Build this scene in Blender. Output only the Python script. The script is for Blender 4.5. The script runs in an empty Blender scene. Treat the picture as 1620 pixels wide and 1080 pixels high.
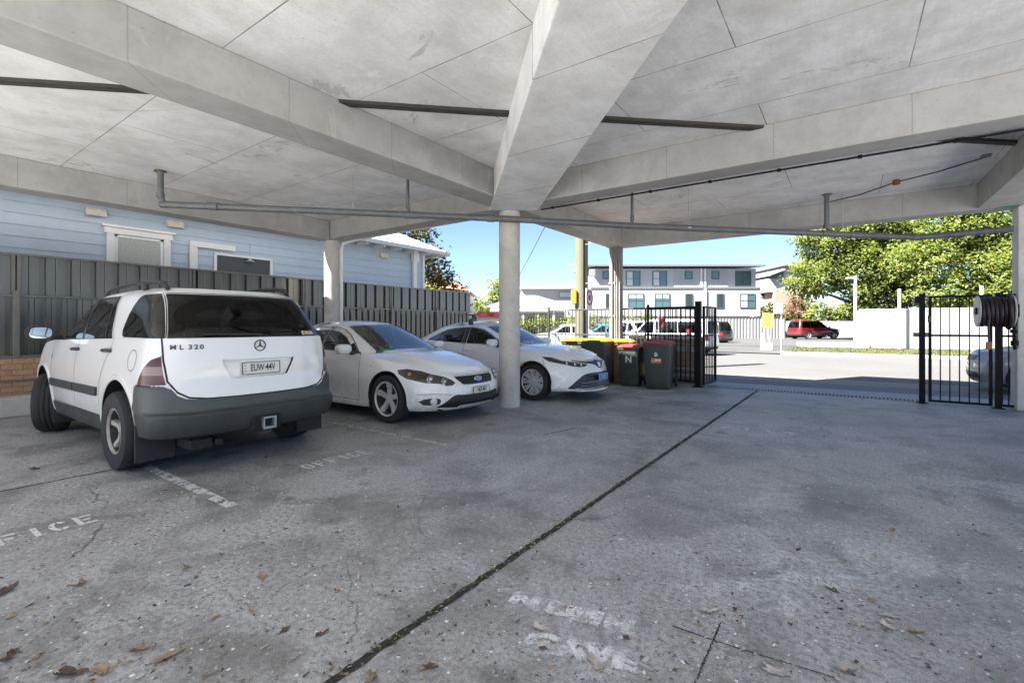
import bpy, bmesh, math, random
import numpy as np
from mathutils import Vector, Matrix, Quaternion
from mathutils.geometry import delaunay_2d_cdt
R = math.radians
PI = math.pi
C = bpy.context.scene.collection
random.seed(7)

# ------------------------------------------------------------------ camera frame
# world x runs along the gate line, world y runs down the driveway; the camera looks 35 degrees left of y
F, CX, HY, EYE, YAW = 750.0, 810.0, 515.0, 1.36, 35.25
CY_, SY_ = math.cos(R(YAW)), math.sin(R(YAW))
def wd(X, Y, z=0.0):
    return Vector((CY_*X - SY_*Y, SY_*X + CY_*Y, z))
def at(px, Y, z=0.0):
    return wd((px-CX)/F*Y, Y, z)
def gp(px, py, z=0.0):
    Y = (EYE-z)*F/(py-HY)
    return at(px, Y, z)
def zat(py, Y):
    return EYE + (HY-py)/F*Y

# ------------------------------------------------------------------ objects
def link(o, parent=None):
    C.objects.link(o)
    if parent is not None: o.parent = parent
    return o
def tag(o, label=None, cat=None, group=None, kind=None):
    if label: o['label'] = label
    if cat: o['category'] = cat
    if group: o['group'] = group
    if kind: o['kind'] = kind
    return o
def empty(name, loc=(0,0,0), rz=0.0, label=None, cat=None, group=None, parent=None):
    o = bpy.data.objects.new(name, None)
    o.empty_display_size = .1
    o.location = loc; o.rotation_euler = (0,0,rz)
    link(o, parent)
    return tag(o, label, cat, group)
def copy_tree(o, parent=None):
    c = o.copy(); C.objects.link(c); c.parent = parent
    for ch in list(o.children): copy_tree(ch, c)
    return c

class MB:
    def __init__(s): s.v=[]; s.f=[]; s.m=[]
    def add(s, vs, fs, m=0):
        b=len(s.v); s.v.extend([tuple(v) for v in vs])
        for f in fs: s.f.append(tuple(i+b for i in f)); s.m.append(m)
        return s
    def box(s,x0,x1,y0,y1,z0,z1,m=0,M=None):
        vs=[Vector(p) for p in ((x0,y0,z0),(x1,y0,z0),(x1,y1,z0),(x0,y1,z0),(x0,y0,z1),(x1,y0,z1),(x1,y1,z1),(x0,y1,z1))]
        if M is not None: vs=[M@v for v in vs]
        return s.add(vs,[(0,3,2,1),(4,5,6,7),(0,1,5,4),(1,2,6,5),(2,3,7,6),(3,0,4,7)],m)
    def quad(s,a,b,c,d,m=0): return s.add([a,b,c,d],[(0,1,2,3)],m)
    def ring(s,rings,m=0,close=True,cap0=True,cap1=True):
        n=len(rings[0]); vs=[p for r in rings for p in r]; fs=[]
        for k in range(len(rings)-1):
            for i in range(n if close else n-1):
                j=(i+1)%n
                fs.append((k*n+i,k*n+j,(k+1)*n+j,(k+1)*n+i))
        if close and cap0: fs.append(tuple(range(n))[::-1])
        if close and cap1: fs.append(tuple((len(rings)-1)*n+i for i in range(n)))
        return s.add(vs,fs,m)
    def tube(s,pts,r,n=8,m=0,cap=True):
        pts=[Vector(p) for p in pts]
        rr=r if isinstance(r,(list,tuple)) else [r]*len(pts)
        d=[]
        for i in range(len(pts)):
            a=pts[max(i-1,0)]; b=pts[min(i+1,len(pts)-1)]
            t=(b-a); d.append(t.normalized() if t.length>1e-9 else Vector((0,0,1)))
        u=d[0].orthogonal().normalized(); rings=[]
        for i,p in enumerate(pts):
            if i>0:
                q=d[i-1].rotation_difference(d[i]); u=(q@u)
            u=(u-d[i]*u.dot(d[i])).normalized(); w=d[i].cross(u)
            rings.append([p+(u*math.cos(2*PI*k/n)+w*math.sin(2*PI*k/n))*rr[i] for k in range(n)])
        return s.ring(rings,m,True,cap,cap)
    def cyl(s,p0,p1,r0,r1=None,n=16,m=0): return s.tube([p0,p1],[r0,r0 if r1 is None else r1],n,m)
    def lathe(s,prof,o=(0,0,0),ax='z',n=24,m=0,M=None,cap=True):
        rings=[]
        for r,h in prof:
            ring=[]
            for k in range(n):
                a=2*PI*k/n; c_,s_=r*math.cos(a),r*math.sin(a)
                p={'z':(c_,s_,h),'x':(h,c_,s_),'y':(s_,h,c_)}[ax]
                p=Vector(p)+Vector(o)
                ring.append(M@p if M is not None else p)
            rings.append(ring)
        return s.ring(rings,m,True,cap,cap)
    def prism(s,poly,fn,w0,w1,m=0):
        n=len(poly)
        vs=[fn(u,v,w0) for u,v in poly]+[fn(u,v,w1) for u,v in poly]
        fs=[tuple(range(n))[::-1],tuple(range(n,2*n))]+[(i,(i+1)%n,n+(i+1)%n,n+i) for i in range(n)]
        return s.add(vs,fs,m)
    def build(s,name,mat=None,parent=None,smooth=None,loc=None,rz=None,bevel=0,recalc=True):
        me=bpy.data.meshes.new(name)
        me.from_pydata(s.v,[],s.f)
        mats=mat if isinstance(mat,(list,tuple)) else [mat]
        for q in mats:
            if q is not None: me.materials.append(q)
        if len(mats)>1: me.polygons.foreach_set('material_index',s.m)
        if recalc:
            bm=bmesh.new(); bm.from_mesh(me); bmesh.ops.recalc_face_normals(bm,faces=bm.faces); bm.to_mesh(me); bm.free()
        if smooth is not None:
            me.polygons.foreach_set('use_smooth',[True]*len(me.polygons))
            me.set_sharp_from_angle(angle=R(smooth))
        me.update()
        o=bpy.data.objects.new(name,me); link(o,parent)
        if loc is not None: o.location=loc
        if rz is not None: o.rotation_euler=(0,0,rz)
        if bevel:
            b=o.modifiers.new('bevel','BEVEL'); b.width=bevel; b.segments=2; b.limit_method='ANGLE'; b.angle_limit=R(40)
            b.harden_normals=False
        return o

def text_mb(body, size=1.0, sx=1.0, bold=0.0, align='CENTER', mono=False, extrude=0.0):
    cu=bpy.data.curves.new('words','FONT'); cu.body=body; cu.size=size
    cu.align_x=align; cu.align_y='CENTER'; cu.offset=bold; cu.extrude=extrude; cu.resolution_u=3
    o=bpy.data.objects.new('words',cu); C.objects.link(o)
    bpy.context.view_layer.update()
    dg=bpy.context.evaluated_depsgraph_get()
    me=bpy.data.meshes.new_from_object(o.evaluated_get(dg))
    vs=[(v.co.x*sx,v.co.y,v.co.z) for v in me.vertices]; fs=[tuple(p.vertices) for p in me.polygons]
    bpy.data.objects.remove(o); bpy.data.curves.remove(cu); bpy.data.meshes.remove(me)
    return vs,fs
def text_obj(name, body, size, M, mat, parent=None, sx=1.0, bold=0.0, align='CENTER', extrude=0.0):
    vs,fs=text_mb(body,size,sx,bold,align,extrude=extrude)
    mb=MB(); mb.add([M@Vector(v) for v in vs],fs)
    return mb.build(name,mat,parent,recalc=False)

# ------------------------------------------------------------------ materials
def newmat(name):
    m=bpy.data.materials.new(name); m.use_nodes=True
    nt=m.node_tree; b=nt.nodes['Principled BSDF']
    return m,nt,b
def N(nt,t,**kw):
    n=nt.nodes.new(t)
    for k,v in kw.items():
        if k in n.inputs.keys() if isinstance(k,str) and hasattr(n.inputs,'keys') else False: n.inputs[k].default_value=v
        else: setattr(n,k,v)
    return n
def noise(nt,co,scale,detail=6,rough=.6,dist=0):
    n=nt.nodes.new('ShaderNodeTexNoise'); n.inputs['Scale'].default_value=scale; n.inputs['Detail'].default_value=detail
    n.inputs['Roughness'].default_value=rough; n.inputs['Distortion'].default_value=dist
    if co is not None: nt.links.new(co,n.inputs['Vector'])
    return n.outputs['Fac']
def ramp(nt,fac,stops):
    r=nt.nodes.new('ShaderNodeValToRGB'); e=r.color_ramp.elements
    while len(e)<len(stops): e.new(.5)
    for k,(p,c) in enumerate(stops):
        e[k].position=p
        e[k].color=(c,c,c,1) if isinstance(c,(int,float)) else (*c,1)
    nt.links.new(fac,r.inputs['Fac'])
    return r.outputs['Color']
def mix(nt,fac,a,b,mode='MIX'):
    n=nt.nodes.new('ShaderNodeMix'); n.data_type='RGBA'; n.blend_type=mode
    def put(sock,v):
        if isinstance(v,bpy.types.NodeSocket): nt.links.new(v,sock)
        elif isinstance(v,(int,float)): sock.default_value=v if sock.type=='VALUE' else (v,v,v,1)
        else: sock.default_value=(*v,1)
    put(n.inputs['Factor'],fac); put(n.inputs[6],a); put(n.inputs[7],b)
    return n.outputs[2]
def math_(nt,op,a,b=None,c=None):
    n=nt.nodes.new('ShaderNodeMath'); n.operation=op
    for i,v in enumerate((a,b,c)):
        if v is None: continue
        if isinstance(v,bpy.types.NodeSocket): nt.links.new(v,n.inputs[i])
        else: n.inputs[i].default_value=v
    return n.outputs[0]
def coords(nt,kind='Object'):
    return nt.nodes.new('ShaderNodeTexCoord').outputs[kind]
def wpos(nt): return nt.nodes.new('ShaderNodeNewGeometry').outputs['Position']
def bump(nt,b,h,strength=.3,dist=.01):
    n=nt.nodes.new('ShaderNodeBump'); n.inputs['Strength'].default_value=strength; n.inputs['Distance'].default_value=dist
    nt.links.new(h,n.inputs['Height']); nt.links.new(n.outputs['Normal'],b.inputs['Normal'])
def vscale(nt,co,s):
    n=nt.nodes.new('ShaderNodeMapping'); n.inputs['Scale'].default_value=s; nt.links.new(co,n.inputs['Vector'])
    return n.outputs['Vector']
def vrot(nt,co,rot,loc=(0,0,0)):
    n=nt.nodes.new('ShaderNodeMapping'); n.inputs['Rotation'].default_value=rot; n.inputs['Location'].default_value=loc; nt.links.new(co,n.inputs['Vector'])
    return n.outputs['Vector']
MATS={}
def mat(name,col,rough=.5,metal=0.0,spec=.5,var=0.0,vs=4.0,bmp=0.0,bs=40.0,coat=0.0,dirt=0.0):
    if name in MATS: return MATS[name]
    m,nt,b=newmat(name)
    b.inputs['Base Color'].default_value=(*col,1); b.inputs['Roughness'].default_value=rough
    b.inputs['Metallic'].default_value=metal; b.inputs['Specular IOR Level'].default_value=spec
    if coat: b.inputs['Coat Weight'].default_value=coat; b.inputs['Coat Roughness'].default_value=.04
    co=coords(nt)
    if var:
        f=noise(nt,co,vs,8,.65)
        c=ramp(nt,f,[(.3,tuple(x*(1-var) for x in col)),(.7,tuple(min(1,x*(1+var)) for x in col))])
        if dirt:
            g=noise(nt,co,vs*3.1,8,.7,.6)
            c=mix(nt,ramp(nt,g,[(.52,0.0),(.72,dirt)]),c,tuple(x*.35 for x in col))
        nt.links.new(c,b.inputs['Base Color'])
        r=ramp(nt,f,[(.3,max(.02,rough-.08)),(.7,min(1,rough+.08))]); nt.links.new(r,b.inputs['Roughness'])
    if bmp: bump(nt,b,noise(nt,co,bs,4,.6),bmp,.006)
    MATS[name]=m
    return m
def emit_free_glass(name,tint=(.35,.37,.36),rough=.02,refl=(1,1,1),ior=1.5):
    if name in MATS: return MATS[name]
    m=bpy.data.materials.new(name); m.use_nodes=True; nt=m.node_tree; nt.nodes.clear()
    out=nt.nodes.new('ShaderNodeOutputMaterial'); mx=nt.nodes.new('ShaderNodeMixShader')
    tr=nt.nodes.new('ShaderNodeBsdfTransparent'); tr.inputs['Color'].default_value=(*tint,1)
    gl=nt.nodes.new('ShaderNodeBsdfGlossy'); gl.inputs['Roughness'].default_value=rough; gl.inputs['Color'].default_value=(*refl,1)
    fr=nt.nodes.new('ShaderNodeFresnel'); fr.inputs['IOR'].default_value=ior
    nt.links.new(fr.outputs[0],mx.inputs['Fac']); nt.links.new(tr.outputs[0],mx.inputs[1]); nt.links.new(gl.outputs[0],mx.inputs[2])
    nt.links.new(mx.outputs[0],out.inputs['Surface'])
    MATS[name]=m
    return m
# ------------------------------------------------------------------ materials of the place
def concrete_soffit():
    m,nt,b=newmat('soffit_concrete')
    co=coords(nt)
    big=noise(nt,co,.45,6,.6,.4); med=noise(nt,co,2.2,8,.65); fine=noise(nt,co,55,3,.6)
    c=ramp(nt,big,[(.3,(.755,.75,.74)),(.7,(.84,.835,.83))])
    c=mix(nt,ramp(nt,med,[(.40,0.0),(.66,.75)]),c,(.56,.545,.52))
    # streaky board texture
    st=noise(nt,vscale(nt,co,(14,1.1,4)),2.0,5,.6)
    c=mix(nt,ramp(nt,st,[(.45,0.0),(.8,.22)]),c,(.50,.48,.46))
    # damp stains
    dm=noise(nt,vrot(nt,co,(0,0,0),(13.2,4.1,0)),.55,9,.72,1.4)
    c=mix(nt,ramp(nt,dm,[(.60,0.0),(.635,.55),(.70,.25)]),c,(.33,.31,.28))
    lt=noise(nt,vrot(nt,co,(0,0,0),(3.2,9.1,0)),.8,9,.72,1.0)
    c=mix(nt,ramp(nt,lt,[(.60,0.0),(.65,.5)]),c,(.86,.85,.83))
    c=mix(nt,ramp(nt,fine,[(.45,0.0),(.8,.30)]),c,(.42,.41,.39))
    # pores
    vo=nt.nodes.new('ShaderNodeTexVoronoi'); vo.inputs['Scale'].default_value=9.0; nt.links.new(co,vo.inputs['Vector'])
    pr=noise(nt,co,3.0,2)
    c=mix(nt,math_(nt,'MULTIPLY',ramp(nt,vo.outputs['Distance'],[(.035,1.0),(.07,0.0)]),ramp(nt,pr,[(.5,0.0),(.55,.7)])),c,(.22,.21,.19))
    # formwork sheet joints
    wob=nt.nodes.new('ShaderNodeMix'); wob.data_type='VECTOR'; wob.inputs['Factor'].default_value=.012
    nz=nt.nodes.new('ShaderNodeTexNoise'); nz.inputs['Scale'].default_value=.8; nt.links.new(co,nz.inputs['Vector'])
    nt.links.new(co,wob.inputs[4]); nt.links.new(nz.outputs['Color'],wob.inputs[5])
    bk=nt.nodes.new('ShaderNodeTexBrick'); bk.inputs['Scale'].default_value=1.0; bk.inputs['Brick Width'].default_value=2.42; bk.inputs['Row Height'].default_value=1.23
    bk.inputs['Mortar Size'].default_value=.006; bk.inputs['Mortar Smooth'].default_value=.4; bk.offset=.5
    nt.links.new(vrot(nt,wob.outputs[1],(0,0,0),(.75,.62,0)),bk.inputs['Vector'])
    jn=math_(nt,'MULTIPLY',bk.outputs['Fac'],ramp(nt,noise(nt,co,1.7,3),[(.32,.35),(.6,1.0)]))
    c=mix(nt,jn,c,(.20,.18,.16))
    nt.links.new(c,b.inputs['Base Color']); b.inputs['Roughness'].default_value=.75; b.inputs['Specular IOR Level'].default_value=.3
    h=math_(nt,'SUBTRACT',math_(nt,'ADD',math_(nt,'MULTIPLY',fine,.35),med),bk.outputs['Fac'])
    bump(nt,b,h,.35,.006)
    return m
def concrete_beam():
    m,nt,b=newmat('beam_concrete')
    co=coords(nt)
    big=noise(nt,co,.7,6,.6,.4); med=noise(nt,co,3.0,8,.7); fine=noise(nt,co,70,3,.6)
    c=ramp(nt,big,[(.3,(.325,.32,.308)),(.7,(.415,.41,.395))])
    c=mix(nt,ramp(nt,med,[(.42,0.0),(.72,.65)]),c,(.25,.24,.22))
    lt=noise(nt,vscale(nt,co,(1,1,.5)),1.3,9,.7,.8)
    c=mix(nt,ramp(nt,lt,[(.60,0.0),(.70,.35)]),c,(.70,.68,.65))
    c=mix(nt,ramp(nt,fine,[(.45,0.0),(.8,.4)]),c,(.34,.33,.31))
    vo=nt.nodes.new('ShaderNodeTexVoronoi'); vo.inputs['Scale'].default_value=13.0; nt.links.new(co,vo.inputs['Vector'])
    pr=noise(nt,co,4.0,2)
    c=mix(nt,math_(nt,'MULTIPLY',ramp(nt,vo.outputs['Distance'],[(.04,1.0),(.09,0.0)]),ramp(nt,pr,[(.48,0.0),(.54,.75)])),c,(.16,.155,.14))
    sp=nt.nodes.new('ShaderNodeSeparateXYZ'); nt.links.new(co,sp.inputs[0])
    s=math_(nt,'ADD',sp.outputs[0],sp.outputs[1])
    s=math_(nt,'ADD',s,math_(nt,'MULTIPLY',noise(nt,co,1.5,2),.02))
    fr=math_(nt,'FRACT',math_(nt,'MULTIPLY',s,1/1.23))
    jn=ramp(nt,math_(nt,'ABSOLUTE',math_(nt,'SUBTRACT',fr,.5)),[(.0,.6),(.0025,.5),(.005,0.0)])
    c=mix(nt,jn,c,(.17,.16,.145))
    nt.links.new(c,b.inputs['Base Color']); b.inputs['Roughness'].default_value=.8; b.inputs['Specular IOR Level'].default_value=.3
    bump(nt,b,math_(nt,'ADD',math_(nt,'MULTIPLY',fine,.5),med),.35,.006)
    return m
def floor_mat():
    m,nt,b=newmat('floor_concrete')
    co=wpos(nt)
    big=noise(nt,co,.28,5,.55,.5); med=noise(nt,co,1.25,9,.66,.5); grn=noise(nt,co,120,3,.7); g2=noise(nt,co,34,5,.7)
    c=ramp(nt,big,[(.32,(.40,.388,.362)),(.5,(.45,.44,.42)),(.68,(.51,.505,.49))])
    c=mix(nt,ramp(nt,med,[(.38,.8),(.55,0.0)]),c,(.20,.19,.17))
    c=mix(nt,ramp(nt,noise(nt,vrot(nt,co,(0,0,.4),(7,3,0)),.55,9,.7,.9),[(.53,0.0),(.66,.75)]),c,(.56,.565,.56))
    c=mix(nt,ramp(nt,noise(nt,vrot(nt,co,(0,0,.9),(2,11,0)),.9,9,.75,.4),[(.56,0.0),(.66,.7)]),c,(.13,.125,.115))
    c=mix(nt,ramp(nt,noise(nt,vscale(nt,co,(5,.55,1)),1.4,8,.7),[(.55,0.0),(.75,.35)]),c,(.16,.155,.15))
    # scuffs, drips and worn areas at their own places
    sxy=nt.nodes.new('ShaderNodeSeparateXYZ'); nt.links.new(co,sxy.inputs[0])
    rag=noise(nt,co,2.3,12,.78,1.2)
    def place(px,py,rx,ry,col,amt,lo=.40,hi=.60):
        nonlocal c
        p=gp(px,py)
        rx*=1.35; ry*=1.35; dx=math_(nt,'DIVIDE',math_(nt,'SUBTRACT',sxy.outputs[0],p.x),rx); dy=math_(nt,'DIVIDE',math_(nt,'SUBTRACT',sxy.outputs[1],p.y),ry)
        d=math_(nt,'SQRT',math_(nt,'ADD',math_(nt,'MULTIPLY',dx,dx),math_(nt,'MULTIPLY',dy,dy)))
        k=math_(nt,'ADD',math_(nt,'MULTIPLY',math_(nt,'SUBTRACT',1.0,d),.5),math_(nt,'MULTIPLY',math_(nt,'SUBTRACT',rag,.55),3.2))
        k=math_(nt,'MULTIPLY',k,ramp(nt,d,[(.55,1.0),(1.0,0.0)]))
        c=mix(nt,ramp(nt,k,[(.04,0.0),(.5,amt)]),c,col)
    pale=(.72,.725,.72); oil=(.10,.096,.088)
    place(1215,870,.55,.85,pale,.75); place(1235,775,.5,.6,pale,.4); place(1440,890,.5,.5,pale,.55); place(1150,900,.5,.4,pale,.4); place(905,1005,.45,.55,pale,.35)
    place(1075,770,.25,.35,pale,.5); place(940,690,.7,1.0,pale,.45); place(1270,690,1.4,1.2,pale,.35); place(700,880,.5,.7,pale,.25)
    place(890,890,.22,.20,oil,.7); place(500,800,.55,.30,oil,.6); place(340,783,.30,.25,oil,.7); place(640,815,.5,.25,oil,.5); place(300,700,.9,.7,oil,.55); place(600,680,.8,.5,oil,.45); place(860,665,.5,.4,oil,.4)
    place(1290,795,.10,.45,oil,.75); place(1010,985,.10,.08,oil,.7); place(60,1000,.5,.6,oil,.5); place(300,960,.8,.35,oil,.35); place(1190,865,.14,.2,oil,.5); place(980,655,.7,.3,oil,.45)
    c=mix(nt,ramp(nt,g2,[(.40,.55),(.55,0.0)]),c,(.14,.137,.13))
    c=mix(nt,ramp(nt,grn,[(.30,.75),(.52,0.0)]),c,(.10,.098,.092))
    c=mix(nt,ramp(nt,grn,[(.60,0.0),(.78,.5)]),c,(.42,.42,.41))
    def specks(scale,r0,r1,dens,col,amt,off):
        nonlocal c
        vo=nt.nodes.new('ShaderNodeTexVoronoi'); vo.inputs['Scale'].default_value=scale
        wv=nt.nodes.new('ShaderNodeMix'); wv.data_type='VECTOR'; wv.inputs['Factor'].default_value=.02
        nz=nt.nodes.new('ShaderNodeTexNoise'); nz.inputs['Scale'].default_value=scale*2.5; nt.links.new(co,nz.inputs['Vector'])
        nt.links.new(co,wv.inputs[4]); nt.links.new(nz.outputs['Color'],wv.inputs[5])
        nt.links.new(vrot(nt,wv.outputs[1],(0,0,off),(off,off*2,0)),vo.inputs['Vector'])
        sp=nt.nodes.new('ShaderNodeSeparateColor'); nt.links.new(vo.outputs['Color'],sp.inputs[0])
        pick=math_(nt,'LESS_THAN',sp.outputs[0],dens)
        rad=math_(nt,'MULTIPLY',sp.outputs[1],1.0)
        d=math_(nt,'DIVIDE',vo.outputs['Distance'],math_(nt,'ADD',rad,.25))
        k=math_(nt,'MULTIPLY',ramp(nt,d,[(r0,amt),(r1,0.0)]),pick)
        c=mix(nt,k,c,col)
    specks(30,.13,.22,.34,(.80,.80,.78),.95,.3)
    specks(12,.07,.12,.40,(.80,.80,.78),.95,5.1)
    specks(60,.14,.22,.22,(.55,.55,.53),.7,.8)
    specks(18,.09,.16,.40,(.055,.052,.047),.95,1.7)
    specks(45,.12,.24,.25,(.07,.067,.06),.8,2.2)
    specks(3.1,.10,.30,.20,(.10,.096,.09),.55,2.9)
    specks(2.3,.10,.26,.14,(.42,.42,.41),.40,.5)
    # hairline cracks
    for sc,off,a in ((.42,4.0,.8),(.9,9.0,.6)):
        vo=nt.nodes.new('ShaderNodeTexVoronoi'); vo.feature='DISTANCE_TO_EDGE'; vo.inputs['Scale'].default_value=sc
        wv=nt.nodes.new('ShaderNodeMix'); wv.data_type='VECTOR'; wv.inputs['Factor'].default_value=.35
        nz=nt.nodes.new('ShaderNodeTexNoise'); nz.inputs['Scale'].default_value=1.3; nz.inputs['Detail'].default_value=8; nt.links.new(co,nz.inputs['Vector'])
        nt.links.new(vrot(nt,co,(0,0,off),(off,0,0)),wv.inputs[4]); nt.links.new(nz.outputs['Color'],wv.inputs[5]); nt.links.new(wv.outputs[1],vo.inputs['Vector'])
        k=math_(nt,'MULTIPLY',ramp(nt,vo.outputs['Distance'],[(.0012,a),(.0035,0.0)]),ramp(nt,noise(nt,co,.7+off*.05,3),[(.5,0.0),(.58,1.0)]))
        c=mix(nt,k,c,(.07,.065,.06))
    nt.links.new(c,b.inputs['Base Color'])
    r=ramp(nt,med,[(.3,.46),(.7,.66)]); nt.links.new(r,b.inputs['Roughness']); b.inputs['Specular IOR Level'].default_value=.6
    bump(nt,b,math_(nt,'ADD',math_(nt,'MULTIPLY',grn,.5),math_(nt,'MULTIPLY',g2,.4)),.22,.004)
    return m
def asphalt(name,base,var=.25,tint=(1,1,1)):
    m,nt,b=newmat(name); co=wpos(nt)
    big=noise(nt,co,.25,6,.6); fine=noise(nt,co,45,4,.7)
    c=ramp(nt,big,[(.3,tuple(base*(1-var)*t for t in tint)),(.7,tuple(base*(1+var)*t for t in tint))])
    c=mix(nt,ramp(nt,fine,[(.35,.6),(.6,0.0)]),c,tuple(base*.55*t for t in tint))
    c=mix(nt,ramp(nt,noise(nt,vscale(nt,co,(.25,2,1)),1.1,7,.65),[(.55,0.0),(.75,.35)]),c,tuple(base*.7*t for t in tint))
    nt.links.new(c,b.inputs['Base Color']); b.inputs['Roughness'].default_value=.85; b.inputs['Specular IOR Level'].default_value=.3
    bump(nt,b,fine,.4,.01)
    return m
def brick(name,c1,c2,mortar,bw=.24,bh=.086,wall='x'):
    m,nt,b=newmat(name); co=coords(nt)
    sp=nt.nodes.new('ShaderNodeSeparateXYZ'); nt.links.new(co,sp.inputs[0])
    cb=nt.nodes.new('ShaderNodeCombineXYZ'); nt.links.new(math_(nt,'ADD',sp.outputs[0],sp.outputs[1]),cb.inputs[0]); nt.links.new(sp.outputs[2],cb.inputs[1])
    bk=nt.nodes.new('ShaderNodeTexBrick'); bk.inputs['Scale'].default_value=1; bk.inputs['Brick Width'].default_value=bw; bk.inputs['Row Height'].default_value=bh
    bk.inputs['Mortar Size'].default_value=.006; bk.inputs['Color1'].default_value=(*c1,1); bk.inputs['Color2'].default_value=(*c2,1); bk.inputs['Mortar'].default_value=(*mortar,1)
    nt.links.new(cb.outputs[0],bk.inputs['Vector'])
    f=noise(nt,co,25,5,.7)
    c=mix(nt,ramp(nt,f,[(.4,.5),(.62,0.0)]),bk.outputs['Color'],tuple(x*.5 for x in c1))
    nt.links.new(c,b.inputs['Base Color']); b.inputs['Roughness'].default_value=.85
    bump(nt,b,math_(nt,'SUBTRACT',math_(nt,'MULTIPLY',f,.3),bk.outputs['Fac']),.5,.006)
    return m
def worn_paint(name,col,lo,hi,rough=.7,scale=9):
    m,nt,b=newmat(name); co=wpos(nt)
    b.inputs['Base Color'].default_value=(*col,1); b.inputs['Roughness'].default_value=rough
    f=math_(nt,'ADD',math_(nt,'MULTIPLY',noise(nt,co,scale,9,.75,.5),.7),math_(nt,'MULTIPLY',noise(nt,co,scale*9,4,.7),.3))
    nt.links.new(ramp(nt,f,[(lo,0.0),(hi,1.0)]),b.inputs['Alpha'])
    return m
M_soff=concrete_soffit(); M_beam=concrete_beam(); M_floor=floor_mat()
M_road=asphalt('road_asphalt',.125,.12,(1.0,.96,.90)); M_park=asphalt('carpark_asphalt',.095,.15,(1,.98,.95)); M_drive=asphalt('driveway_asphalt',.20,.2,(1,.99,.97))
M_pale=asphalt('pale_concrete',.42,.12,(1,.99,.97))
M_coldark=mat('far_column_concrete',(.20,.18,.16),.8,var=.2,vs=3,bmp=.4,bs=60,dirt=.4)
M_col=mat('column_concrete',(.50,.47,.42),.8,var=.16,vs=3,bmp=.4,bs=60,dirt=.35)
M_black=mat('black_steel',(.005,.005,.006),.55,spec=.15,var=.25,vs=9)
M_greysteel=mat('grey_steel',(.034,.034,.033),.5,var=.15,vs=8)
M_pvc=mat('grey_pvc',(.115,.12,.125),.45,var=.2,vs=5,dirt=.5)
M_galv=mat('galvanised',(.42,.43,.44),.4,.6,var=.15,vs=12)
M_darkgap=mat('joint_dirt',(.035,.032,.026),.95,var=.5,vs=60,bmp=.8,bs=120)
M_strip=mat('joint_strip',(.045,.04,.034),.9,var=.3,vs=9,bmp=.5)
M_white=mat('white_paint',(.62,.62,.60),.45,var=.05,vs=3)
M_fence=mat('fence_steel',(.115,.112,.105),.24,.5,spec=.6)
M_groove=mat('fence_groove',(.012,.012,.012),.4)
M_fenced=mat('fence_rail',(.13,.125,.115),.4,var=.15,vs=4)
M_blue=mat('blue_weatherboard',(.36,.425,.50),.55,var=.06,vs=3)
M_roofw=mat('pale_roof_sheet',(.62,.60,.57),.45,var=.08,vs=2)
M_rust=mat('rust',(.22,.08,.035),.9,var=.4,vs=20)
M_yellow=mat('yellow_paint',(.42,.25,.02),.5,var=.1,vs=8)
M_red=mat('red_plastic',(.50,.03,.03),.4,var=.1,vs=8)
M_line=worn_paint('worn_white_paint',(.60,.60,.57),.40,.53)
M_word=worn_paint('worn_stencil_paint',(.66,.66,.63),.34,.46,scale=14)
M_ghost=worn_paint('ghost_stencil_paint',(.74,.74,.73),.38,.58,scale=8)

M_crack=worn_paint('crack_dirt',(.05,.047,.042),.38,.46,.9,scale=18)
# ------------------------------------------------------------------ ground sheets
def sheet(name,poly,z,m,kind='structure',parent=None):
    mb=MB(); mb.add([(x,y,z) for x,y in poly],[tuple(range(len(poly)))])
    o=mb.build(name,m,parent,recalc=False)
    if kind: o['kind']=kind
    return o
def rect(x0,x1,y0,y1): return [(x0,y0),(x1,y0),(x1,y1),(x0,y1)]
sheet('ground',rect(-400,400,-300,500),-.02,mat('dry_ground',(.20,.18,.13),.95,var=.3,vs=.2))
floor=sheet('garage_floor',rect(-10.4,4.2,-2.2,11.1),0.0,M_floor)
M_paleyard=asphalt('bright_concrete',.60,.08,(1,.995,.98))  # unseen yards made extra pale to bounce sun onto the ceiling
sheet('rear_yard',rect(-60,60,-60,-2.2),-.003,M_paleyard)
sheet('apron',rect(-10.4,14,11.1,12.3),-.004,M_pale)
sheet('driveway',rect(-10.4,20,12.3,14.4),-.008,M_drive)
sheet('street',rect(-80,120,14.4,25.9),-.012,M_road)
# footpath strip of pale pavers lying across the driveway mouth
sheet('footpath',rect(-2.6,20,13.3,14.6),-.004,brick('paver',(.40,.33,.27),(.44,.37,.31),(.25,.22,.19),.4,.2))
# the side yard behind the fence, the yard behind the building
sheet('side_yard',rect(-12.6,-10.4,-2.2,14.4),-.006,M_pale)
sheet('right_yard',rect(4.2,40,-2.2,12.3),-.006,M_paleyard)
# kerb along the far side of the street with a mown strip behind it
kb=MB()
kb.box(-2.6,60,25.8,26.05,-.02,.13)
tag(kb.build('kerb',M_pale,bevel=.03),kind='structure')
kb=MB(); kb.box(-60,-9.5,25.8,26.05,-.02,.13)
tag(kb.build('kerb',M_pale,bevel=.03),kind='structure')
sheet('verge',rect(-2.6,60,26.05,32.6),.10,mat('verge_soil',(.12,.11,.06),.95,var=.3,vs=1.2))
sheet('verge',rect(-60,-9.5,26.05,30),.10,mat('verge_soil',(.24,.23,.11),.95))
g=MB(); rg=random.Random(3)
for i in range(26000):
    x=-2.5+27*rg.random()**1.3; y=26.1+6.4*rg.random(); h=.03+.06*rg.random(); a=rg.random()*6.28; w=.03
    dx,dy=math.cos(a)*w,math.sin(a)*w
    g.add([(x-dx,y-dy,.1),(x+dx,y+dy,.1),(x+rg.uniform(-.04,.04),y+rg.uniform(-.04,.04),.1+h)],[(0,1,2)],rg.choice((0,0,1,2)))
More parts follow.
